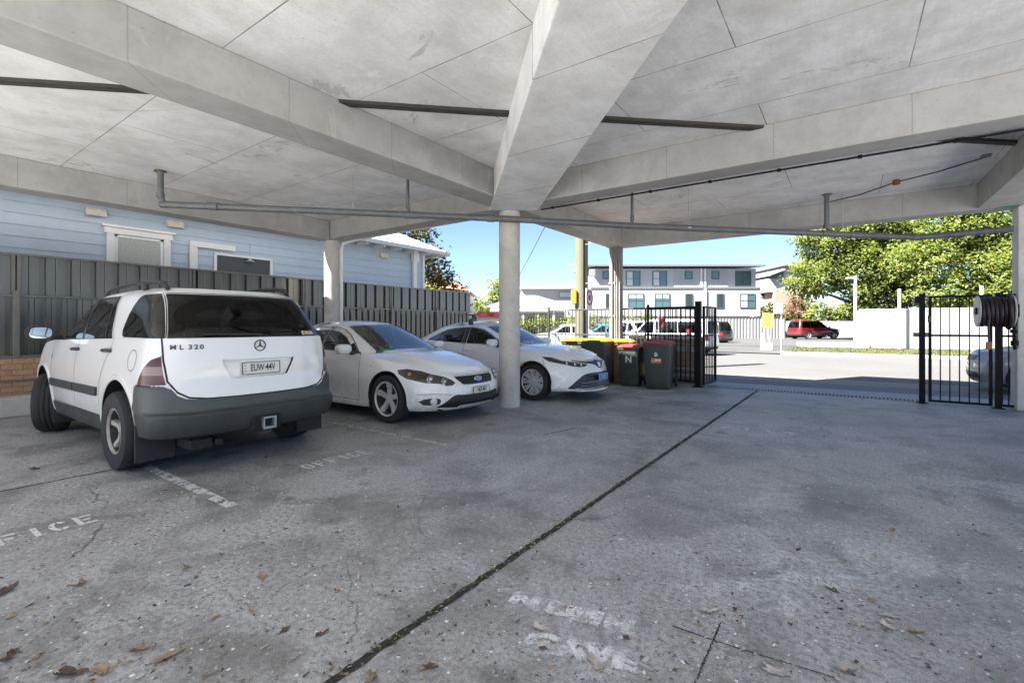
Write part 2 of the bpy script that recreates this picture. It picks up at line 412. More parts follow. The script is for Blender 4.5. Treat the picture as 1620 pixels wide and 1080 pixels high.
tag(g.build('grass',[mat('grass_a',(.085,.095,.03),.9),mat('grass_b',(.15,.13,.06),.9),mat('grass_c',(.05,.075,.02),.9)],recalc=False),'short patchy verge grass between the kerb and the white fence',kind='stuff')
# driveway crossing and the raised car park over the road
sheet('crossing',[(-9.5,25.85),(-2.6,25.85),(-2.6,33),(-9.5,33)],.03,M_park)
cp=MB(); cp.box(-60,45,32.6,80,-.3,.16)
tag(cp.build('car_park',M_park),kind='structure')
ce=MB(); ce.box(-2.4,1.0,32.35,32.58,0,.42)
tag(ce.build('retaining_edge',mat('edge_concrete',(.34,.33,.31),.85,var=.1,vs=2),bevel=.02),'low grey concrete edge of the car park behind the verge','low wall')

# ------------------------------------------------------------------ floor joints, lines, words (parts of the floor)
def strip(name,p,q,w,z,m,parent=floor,jit=.0,seed=1,n=60):
    r=random.Random(seed); p=Vector(p).to_3d(); q=Vector(q).to_3d(); d=(q-p); L=d.length; d.normalize(); s=Vector((-d.y,d.x,0))
    mb=MB(); vs=[]; fs=[]
    for i in range(n+1):
        c=p+d*L*i/n; a=w/2*(1+r.uniform(-jit,jit)); b=w/2*(1+r.uniform(-jit,jit))
        vs+= [c+s*a+Vector((0,0,z)),c-s*b+Vector((0,0,z))]
        if i: k=2*i; fs.append((k-2,k-1,k+1,k))
    mb.add(vs,fs); return mb.build(name,m,parent,recalc=False)
strip('floor_joint',(-1.63,-1.5),(-1.53,11.05),.040,.004,M_darkgap,jit=.30,n=400)
strip('floor_joint',(-5.68,-4),(-5.63,10.9),.018,.004,M_darkgap,jit=.4,seed=2,n=200)
a=gp(1063,990); b_=gp(1130,1014); strip('floor_crack',a,b_,.007,.004,M_crack,jit=.8,seed=3)
a=gp(1140,985); b_=gp(1098,1085); strip('floor_crack',a,b_,.008,.004,M_crack,jit=.9,seed=4)
a=gp(1130,1014); b_=gp(1330,1075); strip('floor_crack',a,b_,.005,.004,M_crack,jit=.95,seed=5,n=90)
a=gp(912,677); b_=gp(860,688); strip('floor_crack',a,b_,.02,.004,M_darkgap,jit=.6,seed=6)
# debris caught in the wide joint
db=MB(); rd=random.Random(5)
for i in range(900):
    y=rd.uniform(.2,11); x=-1.63+.1*(y+1.5)/12.5+rd.gauss(0,.016); s=rd.uniform(.004,.011); a=rd.random()*6.28
    c=Vector((x,y,.006+rd.random()*.006)); u=Vector((math.cos(a),math.sin(a),rd.uniform(-.4,.4)))*s; w=Vector((-math.sin(a),math.cos(a),rd.uniform(-.4,.4)))*s*.5
    db.quad(c-u-w,c+u-w,c+u+w,c-u+w,rd.choice((0,0,1,2)))
tag(db.build('joint_litter',[mat('litter_dark',(.04,.035,.025),.9),mat('litter_tan',(.32,.27,.20),.9),mat('litter_moss',(.14,.16,.03),.9)],recalc=False),'fine dark grit and moss along the long floor joint',kind='stuff')
def bayline(y,x0,x1,w=.085,seed=1): strip('bay_line',(x0,y),(x1,y),w,.004,M_line,jit=.06,seed=seed)
bayline(1.70,-6.2,-3.78,seed=11); bayline(3.98,-6.0,-3.72,w=.05,seed=12); bayline(6.30,-5.2,-3.9,w=.05,seed=13)
# pale patch around the middle column
sheet('floor_patch',[(-5.3,6.35),(-3.75,6.35),(-3.75,7.1),(-5.3,8.4)],.002,mat('patch_concrete',(.36,.35,.33),.8,var=.15,vs=3),kind=None,parent=floor)
def floor_word(body,x,y,size,m,sx=1.5,bold=.0):
    # reads from the aisle: right of the reader is +y, top of the letters points to -x
    Mx=Matrix(((0,-1,0,x),(1,0,0,y),(0,0,1,.004),(0,0,0,1)))
    text_obj('painted_word',body,size,Mx,m,floor,sx=sx,bold=bold)
def stencil(body,x,y,size,m,sx):
    Mx=Matrix(((0,-1,0,x),(1,0,0,y),(0,0,1,.004),(0,0,0,1)))
    o=text_obj('painted_word',body,size,Mx,m,floor,sx=sx,bold=.012)
def stencil_office(x,y,h=.20,m=None):
    # stencilled capitals built from separate bars, as a cut stencil leaves them; reader's right is +y, up is -x
    mb=MB(); W=.098; pitch=.133; t=.030; g=.007
    def put(poly): mb.add([(x-v,y+u,.004) for u,v in poly],[tuple(range(len(poly)))])
    def bar(u0,u1,v0,v1): put([(u0,v0),(u1,v0),(u1,v1),(u0,v1)])
    def arc(cx,a0,a1,n=9):
        o=[(cx+W/2*math.cos(R(a0+(a1-a0)*k/n)),h/2+h/2*math.sin(R(a0+(a1-a0)*k/n))) for k in range(n+1)]
        i=[(cx+(W/2-t)*math.cos(R(a0+(a1-a0)*k/n)),h/2+(h/2-t)*math.sin(R(a0+(a1-a0)*k/n))) for k in range(n+1)]
        for k in range(n): put([o[k],o[k+1],i[k+1],i[k]])
    u=0
    for ch in 'OFFICE':
        if ch=='O': arc(u+W/2,97,263); arc(u+W/2,-83,83)
        elif ch=='C': arc(u+W/2,97,263); arc(u+W/2,35,83,5); arc(u+W/2,-83,-35,5)
        elif ch=='I': bar(u+W/2-t/2,u+W/2+t/2,0,h)
        else:
            bar(u,u+t,0,h); bar(u+t+g,u+W,h-t,h); bar(u+t+g,u+W*.82,h*.5-t/2,h*.5+t/2)
            if ch=='E': bar(u+t+g,u+W,0,t)
        u+=pitch if ch!='I' else pitch*.85
    mb.build('painted_word',m or M_word,floor,recalc=False)
stencil_office(-4.15,2.55); stencil_office(-4.26,.29)
# ghosts of rubbed-out stencils in the aisle
def ghost(px0,py0,px1,py1,body,size,sx=1.0):
    p=gp(px0,py0); q=gp(px1,py1); d=(q-p).normalized(); u=Vector((-d.y,d.x,0)); L=(q-p).length
    vs,fs=text_mb(body,size,sx,.012,'LEFT')
    w=max(v[0] for v in vs); k=L/w
    mb=MB(); mb.add([p+d*(v[0]*k)+u*v[1]+Vector((0,0,.004)) for v in vs],fs); mb.build('rubbed_out_word',M_ghost,floor,recalc=False)
ghost(785,938,1003,995,'9N DIEN',.13)
ghost(833,1012,1010,1050,'GAVE',.15)
ghost(1143,676,1262,687,'RESIDENT',.16)
ghost(1255,722,1296,723,'CO',.16)

# ------------------------------------------------------------------ the concrete building
bld=empty('parking_building',(0,0,0),0,'grey concrete undercroft with ceiling slab, deep beams and columns','building')
ZS,ZB=3.70,3.28
XL,XR,YB,YM,YF=-9.85,3.1,-3.4,6.72,11.28
sl=MB()
poly=[(XL,YB),(XR,YB),(XR,YF),(-4.88,YF),(-4.88,YM),(XL,YM),(XL,4.9),(-11.25,4.9),(-11.25,YB)]  # left overhang added out of view to keep sun off the floor
sl.prism(poly,lambda u,v,w:(u,v,w),ZS,ZS+.28)
sl.build('roof_slab',M_soff,bld)
up=MB(); up.box(-2.4,3.1,-3.3,11.0,ZS+.283,6.8); up.build('upper_storey',M_white,bld)
pa=MB(); pa.box(-9.8,-2.41,-3.3,6.65,ZS+.283,5.5); pa.build('shade_block',M_white,bld)  # unseen block added on the slab to keep the bins in shade
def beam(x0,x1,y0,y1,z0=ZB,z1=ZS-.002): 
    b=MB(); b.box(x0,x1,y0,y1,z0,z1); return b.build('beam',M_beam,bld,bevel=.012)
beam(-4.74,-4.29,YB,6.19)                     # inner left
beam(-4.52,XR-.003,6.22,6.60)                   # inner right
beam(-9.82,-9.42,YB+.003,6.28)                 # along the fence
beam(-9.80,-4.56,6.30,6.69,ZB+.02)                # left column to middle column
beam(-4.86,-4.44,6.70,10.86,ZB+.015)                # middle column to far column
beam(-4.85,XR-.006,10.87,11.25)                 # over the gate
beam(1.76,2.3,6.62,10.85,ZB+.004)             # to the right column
def P2(X,Y): v=wd(X,Y); return (v.x,v.y)
db_=[P2(-.375,7.86),P2(.425,7.88),P2(1.60,-1.9),P2(.87,-1.9)]
d=MB(); d.prism(db_,lambda u,v,w:(u,v,w),ZB-.012,ZS-.004); d.build('beam',M_soff,bld,bevel=.012)
def column(x,y,r,ztop,name='column'):
    c=MB(); c.lathe([(r,0),(r,ztop*.5),(r,ztop)],(x,y,0),n=40); return c.build(name,M_col,bld,smooth=40)
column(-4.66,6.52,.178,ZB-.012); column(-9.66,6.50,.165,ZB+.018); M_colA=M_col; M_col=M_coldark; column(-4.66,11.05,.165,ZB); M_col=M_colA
c=MB(); c.box(2.23,2.57,10.85,11.2,0,ZB-.002); c.build('column',M_col,bld,bevel=.015)
c=MB(); c.box(2.215,2.585,10.835,11.215,.0,1.0); c.build('column_plinth',M_col,bld,bevel=.02)
# dark movement joint running across the slab
ja,jb=at(-60,4.45),at(1760,6.15)
j=MB(); pj=[(-4.86,4.5),(-.07,5.2),(5.6,5.93),(8.5,6.3)]
pp=[wd(-9.0,3.9)]+[wd(*q) for q in pj]
for k in range(len(pp)-1):
    p,q=pp[k],pp[k+1]; dd=(q-p).normalized(); s=Vector((-dd.y,dd.x,0))*.05
    j.prism([tuple((p+s)[:2]),tuple((q+s)[:2]),tuple((q-s)[:2]),tuple((p-s)[:2])],lambda u,v,w:(u,v,w),ZS-.035,ZS-.0015)
j.build('movement_joint',M_strip,bld)
# thin conduit fixed under the inner right beam and green conduit by the right column
cd=MB(); cd.tube([(-4.1,6.63,3.262),(3.0,6.63,3.262)],.012,8)
for k in range(9): cd.box(-3.9+k*.8,-3.86+k*.8,6.608,6.652,3.245,3.279)
cd.build('conduit',M_black,bld)
# cobwebs are left out; small ceiling cable with a junction box
cab=empty('ceiling_cable',(0,0,0),0,'thin grey ceiling cable with a small rusty box above the gate','cable')
q0=gp(1312,318,3.62); q0=at(1312,8.6,3.60); q1=at(1418,7.6,3.66); q2=at(1560,6.5,3.67)
w=MB(); w.tube([q0,q0.lerp(q1,.5)-Vector((0,0,.03)),q1,q1.lerp(q2,.5)-Vector((0,0,.02)),q2],.010,6); w.build('wire',M_greysteel,cab)
w=MB(); w.lathe([(.0,-.04),(.05,-.04),(.05,.03),(0,.03)],q1,n=14); w.build('junction_box',M_rust,cab,smooth=40)
w=MB(); w.box(-.05,.05,-.05,.05,0,.03); w.build('end_plate',M_pvc,cab,loc=q2)

# ------------------------------------------------------------------ drain pipe under the slab
pipe=empty('drain_pipe',(0,0,0),0,'long grey drain pipe slung under the concrete ceiling','pipe')
A=at(254,7.16,3.19); B=at(806,7.62,3.07); Cc=at(1310,8.40,2.985); D=at(1452,8.45,2.93); E=at(1604,7.55,2.90)
pm=MB(); pm.tube([A,at(520,7.35,3.13),B,at(1000,7.95,3.03),Cc,D,E],.052,14); pm.build('pipe_run',M_pvc,pipe,smooth=50)
jn=MB()
for p,q in ((at(330,7.2,3.175),at(345,7.21,3.17)),(at(640,7.47,3.105),at(660,7.48,3.10)),(at(1300,8.38,2.987),at(1322,8.4,2.983)),(at(1345,8.41,2.972),at(1362,8.415,2.965)),(at(1442,8.45,2.934),D),(at(770,7.59,3.078),at(782,7.6,3.075))):
    jn=MB(); jn.cyl(p,q,.060,n=14); jn.build('coupling',M_pvc,pipe,smooth=50)
def riser(px,Y,zl,top,off,r=.036):
    p=at(px,Y); 
    m_=MB(); m_.tube([(p.x,p.y,top),(p.x,p.y,zl+.14),(p.x+off[0]*.4,p.y+off[1]*.4,zl+.05),(p.x+off[0],p.y+off[1],zl)],r,12)
    m_.lathe([(r*1.35,zl+.10),(r*1.35,zl+.17)],(p.x,p.y,0),n=12)
    m_.lathe([(r*1.9,top-.012),(r*1.9,top-.002)],(p.x,p.y,0),n=14)
    m_.build('riser',M_pvc,pipe,smooth=45)
dv=(B-A).normalized()
riser(254,7.16,3.19,ZS,(dv.x*.06,dv.y*.06),.042)
riser(645,7.47,3.105,ZS,(dv.x*.05,dv.y*.05),.026)
riser(1000,7.95,3.03,ZS,(0,0),.024)
riser(1308,8.45,2.99,ZS,(dv.x*.16,dv.y*.16),.042)
for px,Y,z in ((558,7.4,3.12),(1089,8.07,3.02),(1333,8.42,2.98)):
    p=at(px,Y); hg=MB(); hg.tube([(p.x,p.y,z),(p.x+.006,p.y,z+.25),(p.x,p.y,ZS-.001)],.007,6); hg.lathe([(.058,-.012),(.058,.012)],(p.x,p.y,z),n=12); hg.build('hanger',M_galv,pipe)
rs=MB(); p=at(252,7.16); rs.lathe([(.075,ZS-.018),(.075,ZS-.013)],(p.x,p.y,0),n=14); rs.build('rust_flange',M_rust,pipe)
# downpipe on the left column
dp=MB(); p=Vector((-9.47,6.62,0)); e=[(p.x,p.y,0.0),(p.x,p.y,3.1),(p.x+.03,p.y+.03,3.24),(p.x+.5,p.y+.16,3.33),(-4.95,6.79,3.36)]
dp.tube(e,.036,10); tag(dp.build('downpipe',M_white,smooth=40),'white downpipe strapped to the left column beside the fence','pipe')
# conduit bunch on the far column
cb=MB()
for k,(dx,dy) in enumerate(((-.02,-.20),(.05,-.20),(.10,-.19),(.155,-.16))): cb.tube([(-4.66+dx,11.05+dy,.15),(-4.66+dx,11.05+dy,2.6),(-4.66+dx*.8,11.05+dy,3.25)],.017,8)
for z in (.9,1.6,2.4): cb.lathe([(.19,z-.02),(.19,z+.02)],(-4.66,11.05,0),n=24)
tag(cb.build('conduit_bunch',mat('conduit_plastic',(.24,.225,.21),.5,var=.2),smooth=40),'bunch of pale conduits strapped to the far column','conduit')
gc=MB(); p=at(1550,7.9); gc.tube([(p.x,p.y,ZS),(p.x,p.y,3.36),(p.x+.03,p.y,3.30),(2.25,10.82,3.27)],.014,8)
tag(gc.build('green_conduit',mat('green_conduit_plastic',(.03,.20,.12),.5)),'bent green conduit between the ceiling and the right column','conduit')

# ------------------------------------------------------------------ side fence on its brick wall
bw=empty('retaining_wall',(0,0,0),0,'low tan brick wall with a concrete ledge under the dark fence','brick wall')
m_=MB(); m_.box(-10.62,-10.38,-4,12.35,0,.86); m_.build('brick_face',brick('tan_brick',(.42,.24,.14),(.48,.29,.17),(.16,.14,.12)),bw)
m_=MB(); m_.box(-10.38,-10.05,-4,9.8,0,.30); m_.build('ledge',M_col,bw,bevel=.03)
m_=MB(); m_.tube([(-10.365,-4,.52),(-10.365,9.5,.52)],.018,8); m_.build('conduit',M_fenced,bw)
fe=empty('steel_fence',(-10.45,0,0),0,'tall two tier fence of ribbed grey steel sheets beside the blue house','fence')
def ribbed(y0,y1,z0,z1,name,per=.31,flat=.225,dep=.06,off=0):
    pts=[]; y=y0
    while y<y1:
        pts+=[(0,y),(0,y+flat*.46),(-.008,y+flat*.5),(0,y+flat*.54),(0,y+flat),(-dep,y+flat+.010),(-dep,y+per-.010)]; y+=per
    pts=[(x,min(y,y1)) for x,y in pts]
    mb=MB(); n=len(pts)
    mb.add([(x+off,y,z0) for x,y in pts]+[(x+off,y,z1) for x,y in pts],[(i,i+1,n+i+1,n+i) for i in range(n-1) if pts[i]!=pts[i+1]])
    o=mb.build(name,M_fence,fe,recalc=False)
    return o
ribbed(-4,12.32,1.83,2.45,'upper_sheet'); ribbed(-4,12.32,.90,1.80,'lower_sheet',per=.19,flat=.115,dep=.05,off=.01)
m_=MB(); m_.box(-.06,.035,-4,12.34,2.44,2.475); m_.box(-.03,.05,-4,12.34,1.80,1.835); m_.box(-.05,.06,-4,12.34,.865,.905); m_.build('rail',M_fenced,fe,bevel=.006)
for y in (-2.2,1.55,3.95,6.3,8.9,10.7):
    m_=MB(); m_.box(.02,.075,y-.035,y+.035,.862,1.90); m_.build('post',M_fenced,fe,bevel=.006)
    m_=MB(); m_.box(.004,.03,y-.05,y-.01,1.85,2.44); m_.box(.004,.03,y+.01,y+.05,1.85,2.44); m_.build('cover_strip',M_fenced,fe)

# ------------------------------------------------------------------ blue weatherboard house
ho=empty('blue_house',(-12.5,0,0),0,'blue weatherboard cottage with white window trim and pale roof','house')
bd=.215
def boards(fn,n,z0,name):
    mb=MB()
    vs=[];fs=[]
    for k in range(n):
        z=z0+k*bd
        for (o_,zz) in ((.022,z),(.0,z+bd),):
            vs+= [fn(0,o_,zz),fn(1,o_,zz)]
        b=4*k; fs.append((b,b+1,b+3,b+2))
        if k: fs.append((b-2,b-1,b+1,b))
    mb.add(vs,fs); return mb.build(name,M_blue,ho)
boards(lambda t,o,z:(o,-6+t*18.1,z),19,0,'board_wall')
boards(lambda t,o,z:(-t*9,12.1+o,z),19,0,'board_wall')
m_=MB(); m_.box(-.06,.05,12.06,12.16,0,4.05); m_.build('corner_board',M_white,ho)
rf=MB()
e0,e1=.62,12.75; zE=4.02; pk=2.9
def RP(x,y): return (x,y,zE+(.62-x)*.52)
rf.add([(.62,-7,zE),(.62,e1,zE),(-4.6,e1-5.22,zE+5.22*.52),(-4.6,-7,zE+5.22*.52)],[(0,1,2,3)])
rf.add([(.62,e1,zE),(-9.8,e1,zE),(-4.6,e1-5.22,zE+5.22*.52)],[(0,1,2)])
rf.add([(-9.8,e1,zE),(-9.8,-7,zE),(-4.6,-7,zE+5.22*.52),(-4.6,e1-5.22,zE+5.22*.52)],[(0,1,2,3)])
for k in range(62):
    y=-6.9+k*.32; 
    x1=max(-4.6,.62-(e1-y)) if y>e1-5.22 else -4.6
    rf.add([(.62,y-.02,zE+.004),(.62,y,zE+.03),(.62,y+.02,zE+.004),(x1,y-.02,zE+(.62-x1)*.52+.004),(x1,y,zE+(.62-x1)*.52+.03),(x1,y+.02,zE+(.62-x1)*.52+.004)],[(0,1,4,3),(1,2,5,4)])
rf.build('roof',M_roofw,ho)
m_=MB(); m_.box(.58,.72,-7,e1+.05,zE-.13,zE-.005); m_.box(-9.8,.58,e1-.02,e1+.08,zE-.13,zE-.005); m_.build('gutter',mat('gutter_grey',(.45,.46,.46),.4),ho,bevel=.015)
m_=MB(); m_.box(.03,.57,-6.9,e1-.1,zE-.055,zE-.035)
m_.build('soffit',mat('soffit_grey',(.42,.43,.44),.7),ho)
for k in range(30): m_=MB(); m_.box(.05,.56,-6.6+k*.66,-6.54+k*.66,zE-.17,zE-.06); m_.build('rafter_tail',M_white,ho)
m_=MB(); m_.box(.03,.14,11.55,11.70,0,3.62); m_.box(.03,.2,11.5,11.75,3.6,3.98); m_.build('downpipe',M_white,ho,bevel=.01)
def win(y0,y1,z0,z1):
    f=MB(); t=.13
    f.box(.025,.085,y0,y0+t,z0,z1-t); f.box(.025,.085,y1-t,y1,z0,z1-t); f.box(.025,.09,y0-.04,y1+.04,z1-t,z1); f.box(.02,.13,y0-.09,y1+.09,z1,z1+.05)
    f.box(.022,.055,y0+t,y0+t+.06,z0,z1-t); f.box(.022,.055,y1-t-.06,y1-t,z0,z1-t); f.box(.022,.055,y0+t,y1-t,z1-t-.06,z1-t)
    o=f.build('window',M_white,ho,bevel=.006)
    g_=MB(); g_.box(.005,.035,y0+t+.06,y1-t-.06,z0,z1-t-.06); g_.build('pane',mat('frosted_pane',(.34,.36,.34),.35,var=.25,vs=30),o)
win(3.15,4.28,1.9,3.40)
f=MB(); f.box(.025,.085,4.66,4.82,1.9,3.20); f.box(.025,.09,4.66,5.66,3.2,3.33); f.build('window_trim',M_white,ho,bevel=.006)
f=MB(); f.box(.025,.07,5.18,5.24,1.9,3.07); f.box(.025,.07,6.54,6.60,1.9,3.07); f.box(.025,.075,5.18,6.60,3.07,3.12)
o=f.build('porch_opening',M_white,ho)
g_=MB(); g_.box(.005,.03,5.24,6.54,1.9,3.07); g_.build('recess',mat('dark_recess',(.025,.03,.035),.4),o)
g_=MB(); g_.tube([(.10,6.0,3.45),(.10,6.0,3.12)],.006,6); g_.lathe([(.0,.1),(.03,.09),(.04,.05),(.10,.02),(.11,0),(0,0)],(.10,6.0,2.98),n=14); g_.build('porch_light',mat('lamp_grey',(.35,.36,.36),.3),ho,smooth=40)
for y in (2.98,4.37,10.3):
    f=MB(); f.prism([(.02,0),(.14,.0),(.09,.15),(.02,.15)],lambda u,v,w:(u,w,v),y-.16,y+.16); f.build('vent',mat('vent_beige',(.55,.50,.44),.7,var=.15,vs=12),ho,loc=(0,0,3.58),bevel=.008)
# ------------------------------------------------------------------ vehicles: wrapped skins cut into panels
def pchip(tbl):
    x=np.array([t[0] for t in tbl],float); y=np.array([t[1] for t in tbl],float)
    o=np.argsort(x); x=x[o]; y=y[o]; h=np.diff(x); dl=np.diff(y)/h; m=np.zeros_like(y)
    for i in range(1,len(x)-1):
        if dl[i-1]*dl[i]>0:
            w1=2*h[i]+h[i-1]; w2=h[i]+2*h[i-1]; m[i]=(w1+w2)/(w1/dl[i-1]+w2/dl[i])
    m[0]=dl[0]; m[-1]=dl[-1]
    def f(v):
        if v<=x[0]: return float(y[0]+m[0]*(v-x[0])*.3)
        if v>=x[-1]: return float(y[-1]+m[-1]*(v-x[-1])*.3)
        i=int(np.searchsorted(x,v)-1); i=max(0,min(i,len(h)-1)); t=(v-x[i])/h[i]
        return float((2*t**3-3*t*t+1)*y[i]+(t**3-2*t*t+t)*h[i]*m[i]+(-2*t**3+3*t*t)*y[i+1]+(t**3-t*t)*h[i]*m[i+1])
    return f
class Skin:
    def __init__(s,xf,xr,hw,Bf,pf,Br,pr,barrel=.03,arch=None,sf=1.2,ss=3.0,sr=1.2):
        s.xf,s.xr,s.hw=pchip(xf),pchip(xr),pchip(hw); s.Bf,s.pf,s.Br,s.pr=Bf,pf,Br,pr; s.barrel=barrel; s.arch=arch
        s.sf,s.ss,s.sr=sf,ss,sr; s.L=s.sf+s.ss+s.sr
    def pt(s,D,z):
        xf,xr,hw=s.xf(z),s.xr(z),s.hw(z)
        if D<=s.sf:
            p=s.pf; a=max(0,D/s.sf)*PI/2; c,q=math.cos(a),math.sin(a); c=max(c,0); r=(c**p+q**p)**(-1/p); y=hw*r*q; x=xf-s.Bf+s.Bf*r*c
        elif D<s.sf+s.ss:
            t=(D-s.sf)/s.ss; x=(xf-s.Bf)*(1-t)+(xr+s.Br)*t; y=hw
        else:
            p=s.pr; a=max(0,(s.L-D)/s.sr)*PI/2; c,q=max(0,math.cos(a)),math.sin(a); r=(c**p+q**p)**(-1/p); y=hw*r*q; x=xr+s.Br-s.Br*r*c
        h=(xf-xr)/2; y*=1-s.barrel*((x-(xf+xr)/2)/h)**2
        return Vector((x,y,z+(s.arch(x,z) if s.arch else 0)))
    def nrm(s,D,z):
        e=.004; D0,D1=max(0,D-e),min(s.L,D+e)
        a=s.pt(D1,z)-s.pt(D0,z); b=s.pt(D,z+e)-s.pt(D,z-e)
        if D<=1e-6 or D>=s.L-1e-6: a=Vector((0,1 if D<1 else -1,0)); b.y=0
        n=b.cross(a)
        n=n.normalized() if n.length>1e-12 else Vector((0,1,0))
        c=s.pt(D,z); 
        if n.dot(Vector((c.x-(s.xf(z)+s.xr(z))/2,c.y*3,0)))<0: n=-n
        if D<=1e-6 or D>=s.L-1e-6: n.y=0; n.normalize()
        return n
    def S(s,x,z):
        xf,xr=s.xf(z),s.xr(z)
        if x>xf-s.Bf:
            u=min(1,(x-xf+s.Bf)/s.Bf); v=max(0,1-u**s.pf)**(1/s.pf); return math.atan2(v,u)/(PI/2)*s.sf
        if x<xr+s.Br:
            u=min(1,(xr+s.Br-x)/s.Br); v=max(0,1-u**s.pr)**(1/s.pr); return s.L-math.atan2(v,u)/(PI/2)*s.sr
        return s.sf+s.ss*(x-(xf-s.Bf))/((xr+s.Br)-(xf-s.Bf))
    def Fy(s,y,z):
        v=min(1,abs(y)/s.hw(z)); u=max(0,1-v**s.pf)**(1/s.pf); return math.atan2(v,u)/(PI/2)*s.sf
    def Ry(s,y,z):
        v=min(1,abs(y)/s.hw(z)); u=max(0,1-v**s.pr)**(1/s.pr); return s.L-math.atan2(v,u)/(PI/2)*s.sr
    def dom(s,p,prev=None):
        k,a,z=p
        if k=='d': return (a,z)
        return ({'s':s.S,'f':s.Fy,'r':s.Ry}[k](a,z),z)
    def path(s,pts,step=.05,closed=False):
        out=[]; n=len(pts)
        for i in range(n if closed else n-1):
            p,q=pts[i],pts[(i+1)%n]
            a,b=s.dom(p),s.dom(q); L=math.hypot(b[0]-a[0],b[1]-a[1]); k=max(1,int(L/step))
            for j in range(k):
                t=j/k
                if p[0]==q[0]: out.append(s.dom((p[0],p[1]*(1-t)+q[1]*t,p[2]*(1-t)+q[2]*t)))
                else: out.append((a[0]*(1-t)+b[0]*t,a[1]*(1-t)+b[1]*t))
        if not closed: out.append(s.dom(pts[-1]))
        return out
def inside(p,poly):
    x,y=p; c=False; n=len(poly); j=n-1
    for i in range(n):
        xi,yi=poly[i]; xj,yj=poly[j]
        if (yi>y)!=(yj>y) and x<(xj-xi)*(y-yi)/(yj-yi)+xi: c=not c
        j=i
    return c
def circ(cx,cz,r,n=28,a0=0,a1=360): return [('s',cx+r*math.cos(R(a0+(a1-a0)*k/n)),cz+r*math.sin(R(a0+(a1-a0)*k/n))) for k in range(n if a1-a0>=360 else n+1)]
def mesh_n(name,vs,fs,ns,m,parent,mi=None):
    me=bpy.data.meshes.new(name); me.from_pydata([tuple(v) for v in vs],[],fs)
    for q in (m if isinstance(m,(list,tuple)) else [m]): me.materials.append(q)
    if mi: me.polygons.foreach_set('material_index',mi)
    me.polygons.foreach_set('use_smooth',[True]*len(fs)); me.update()
    if ns is not None: me.normals_split_custom_set_from_vertices([tuple(n) for n in ns])
    o=bpy.data.objects.new(name,me); return link(o,parent)

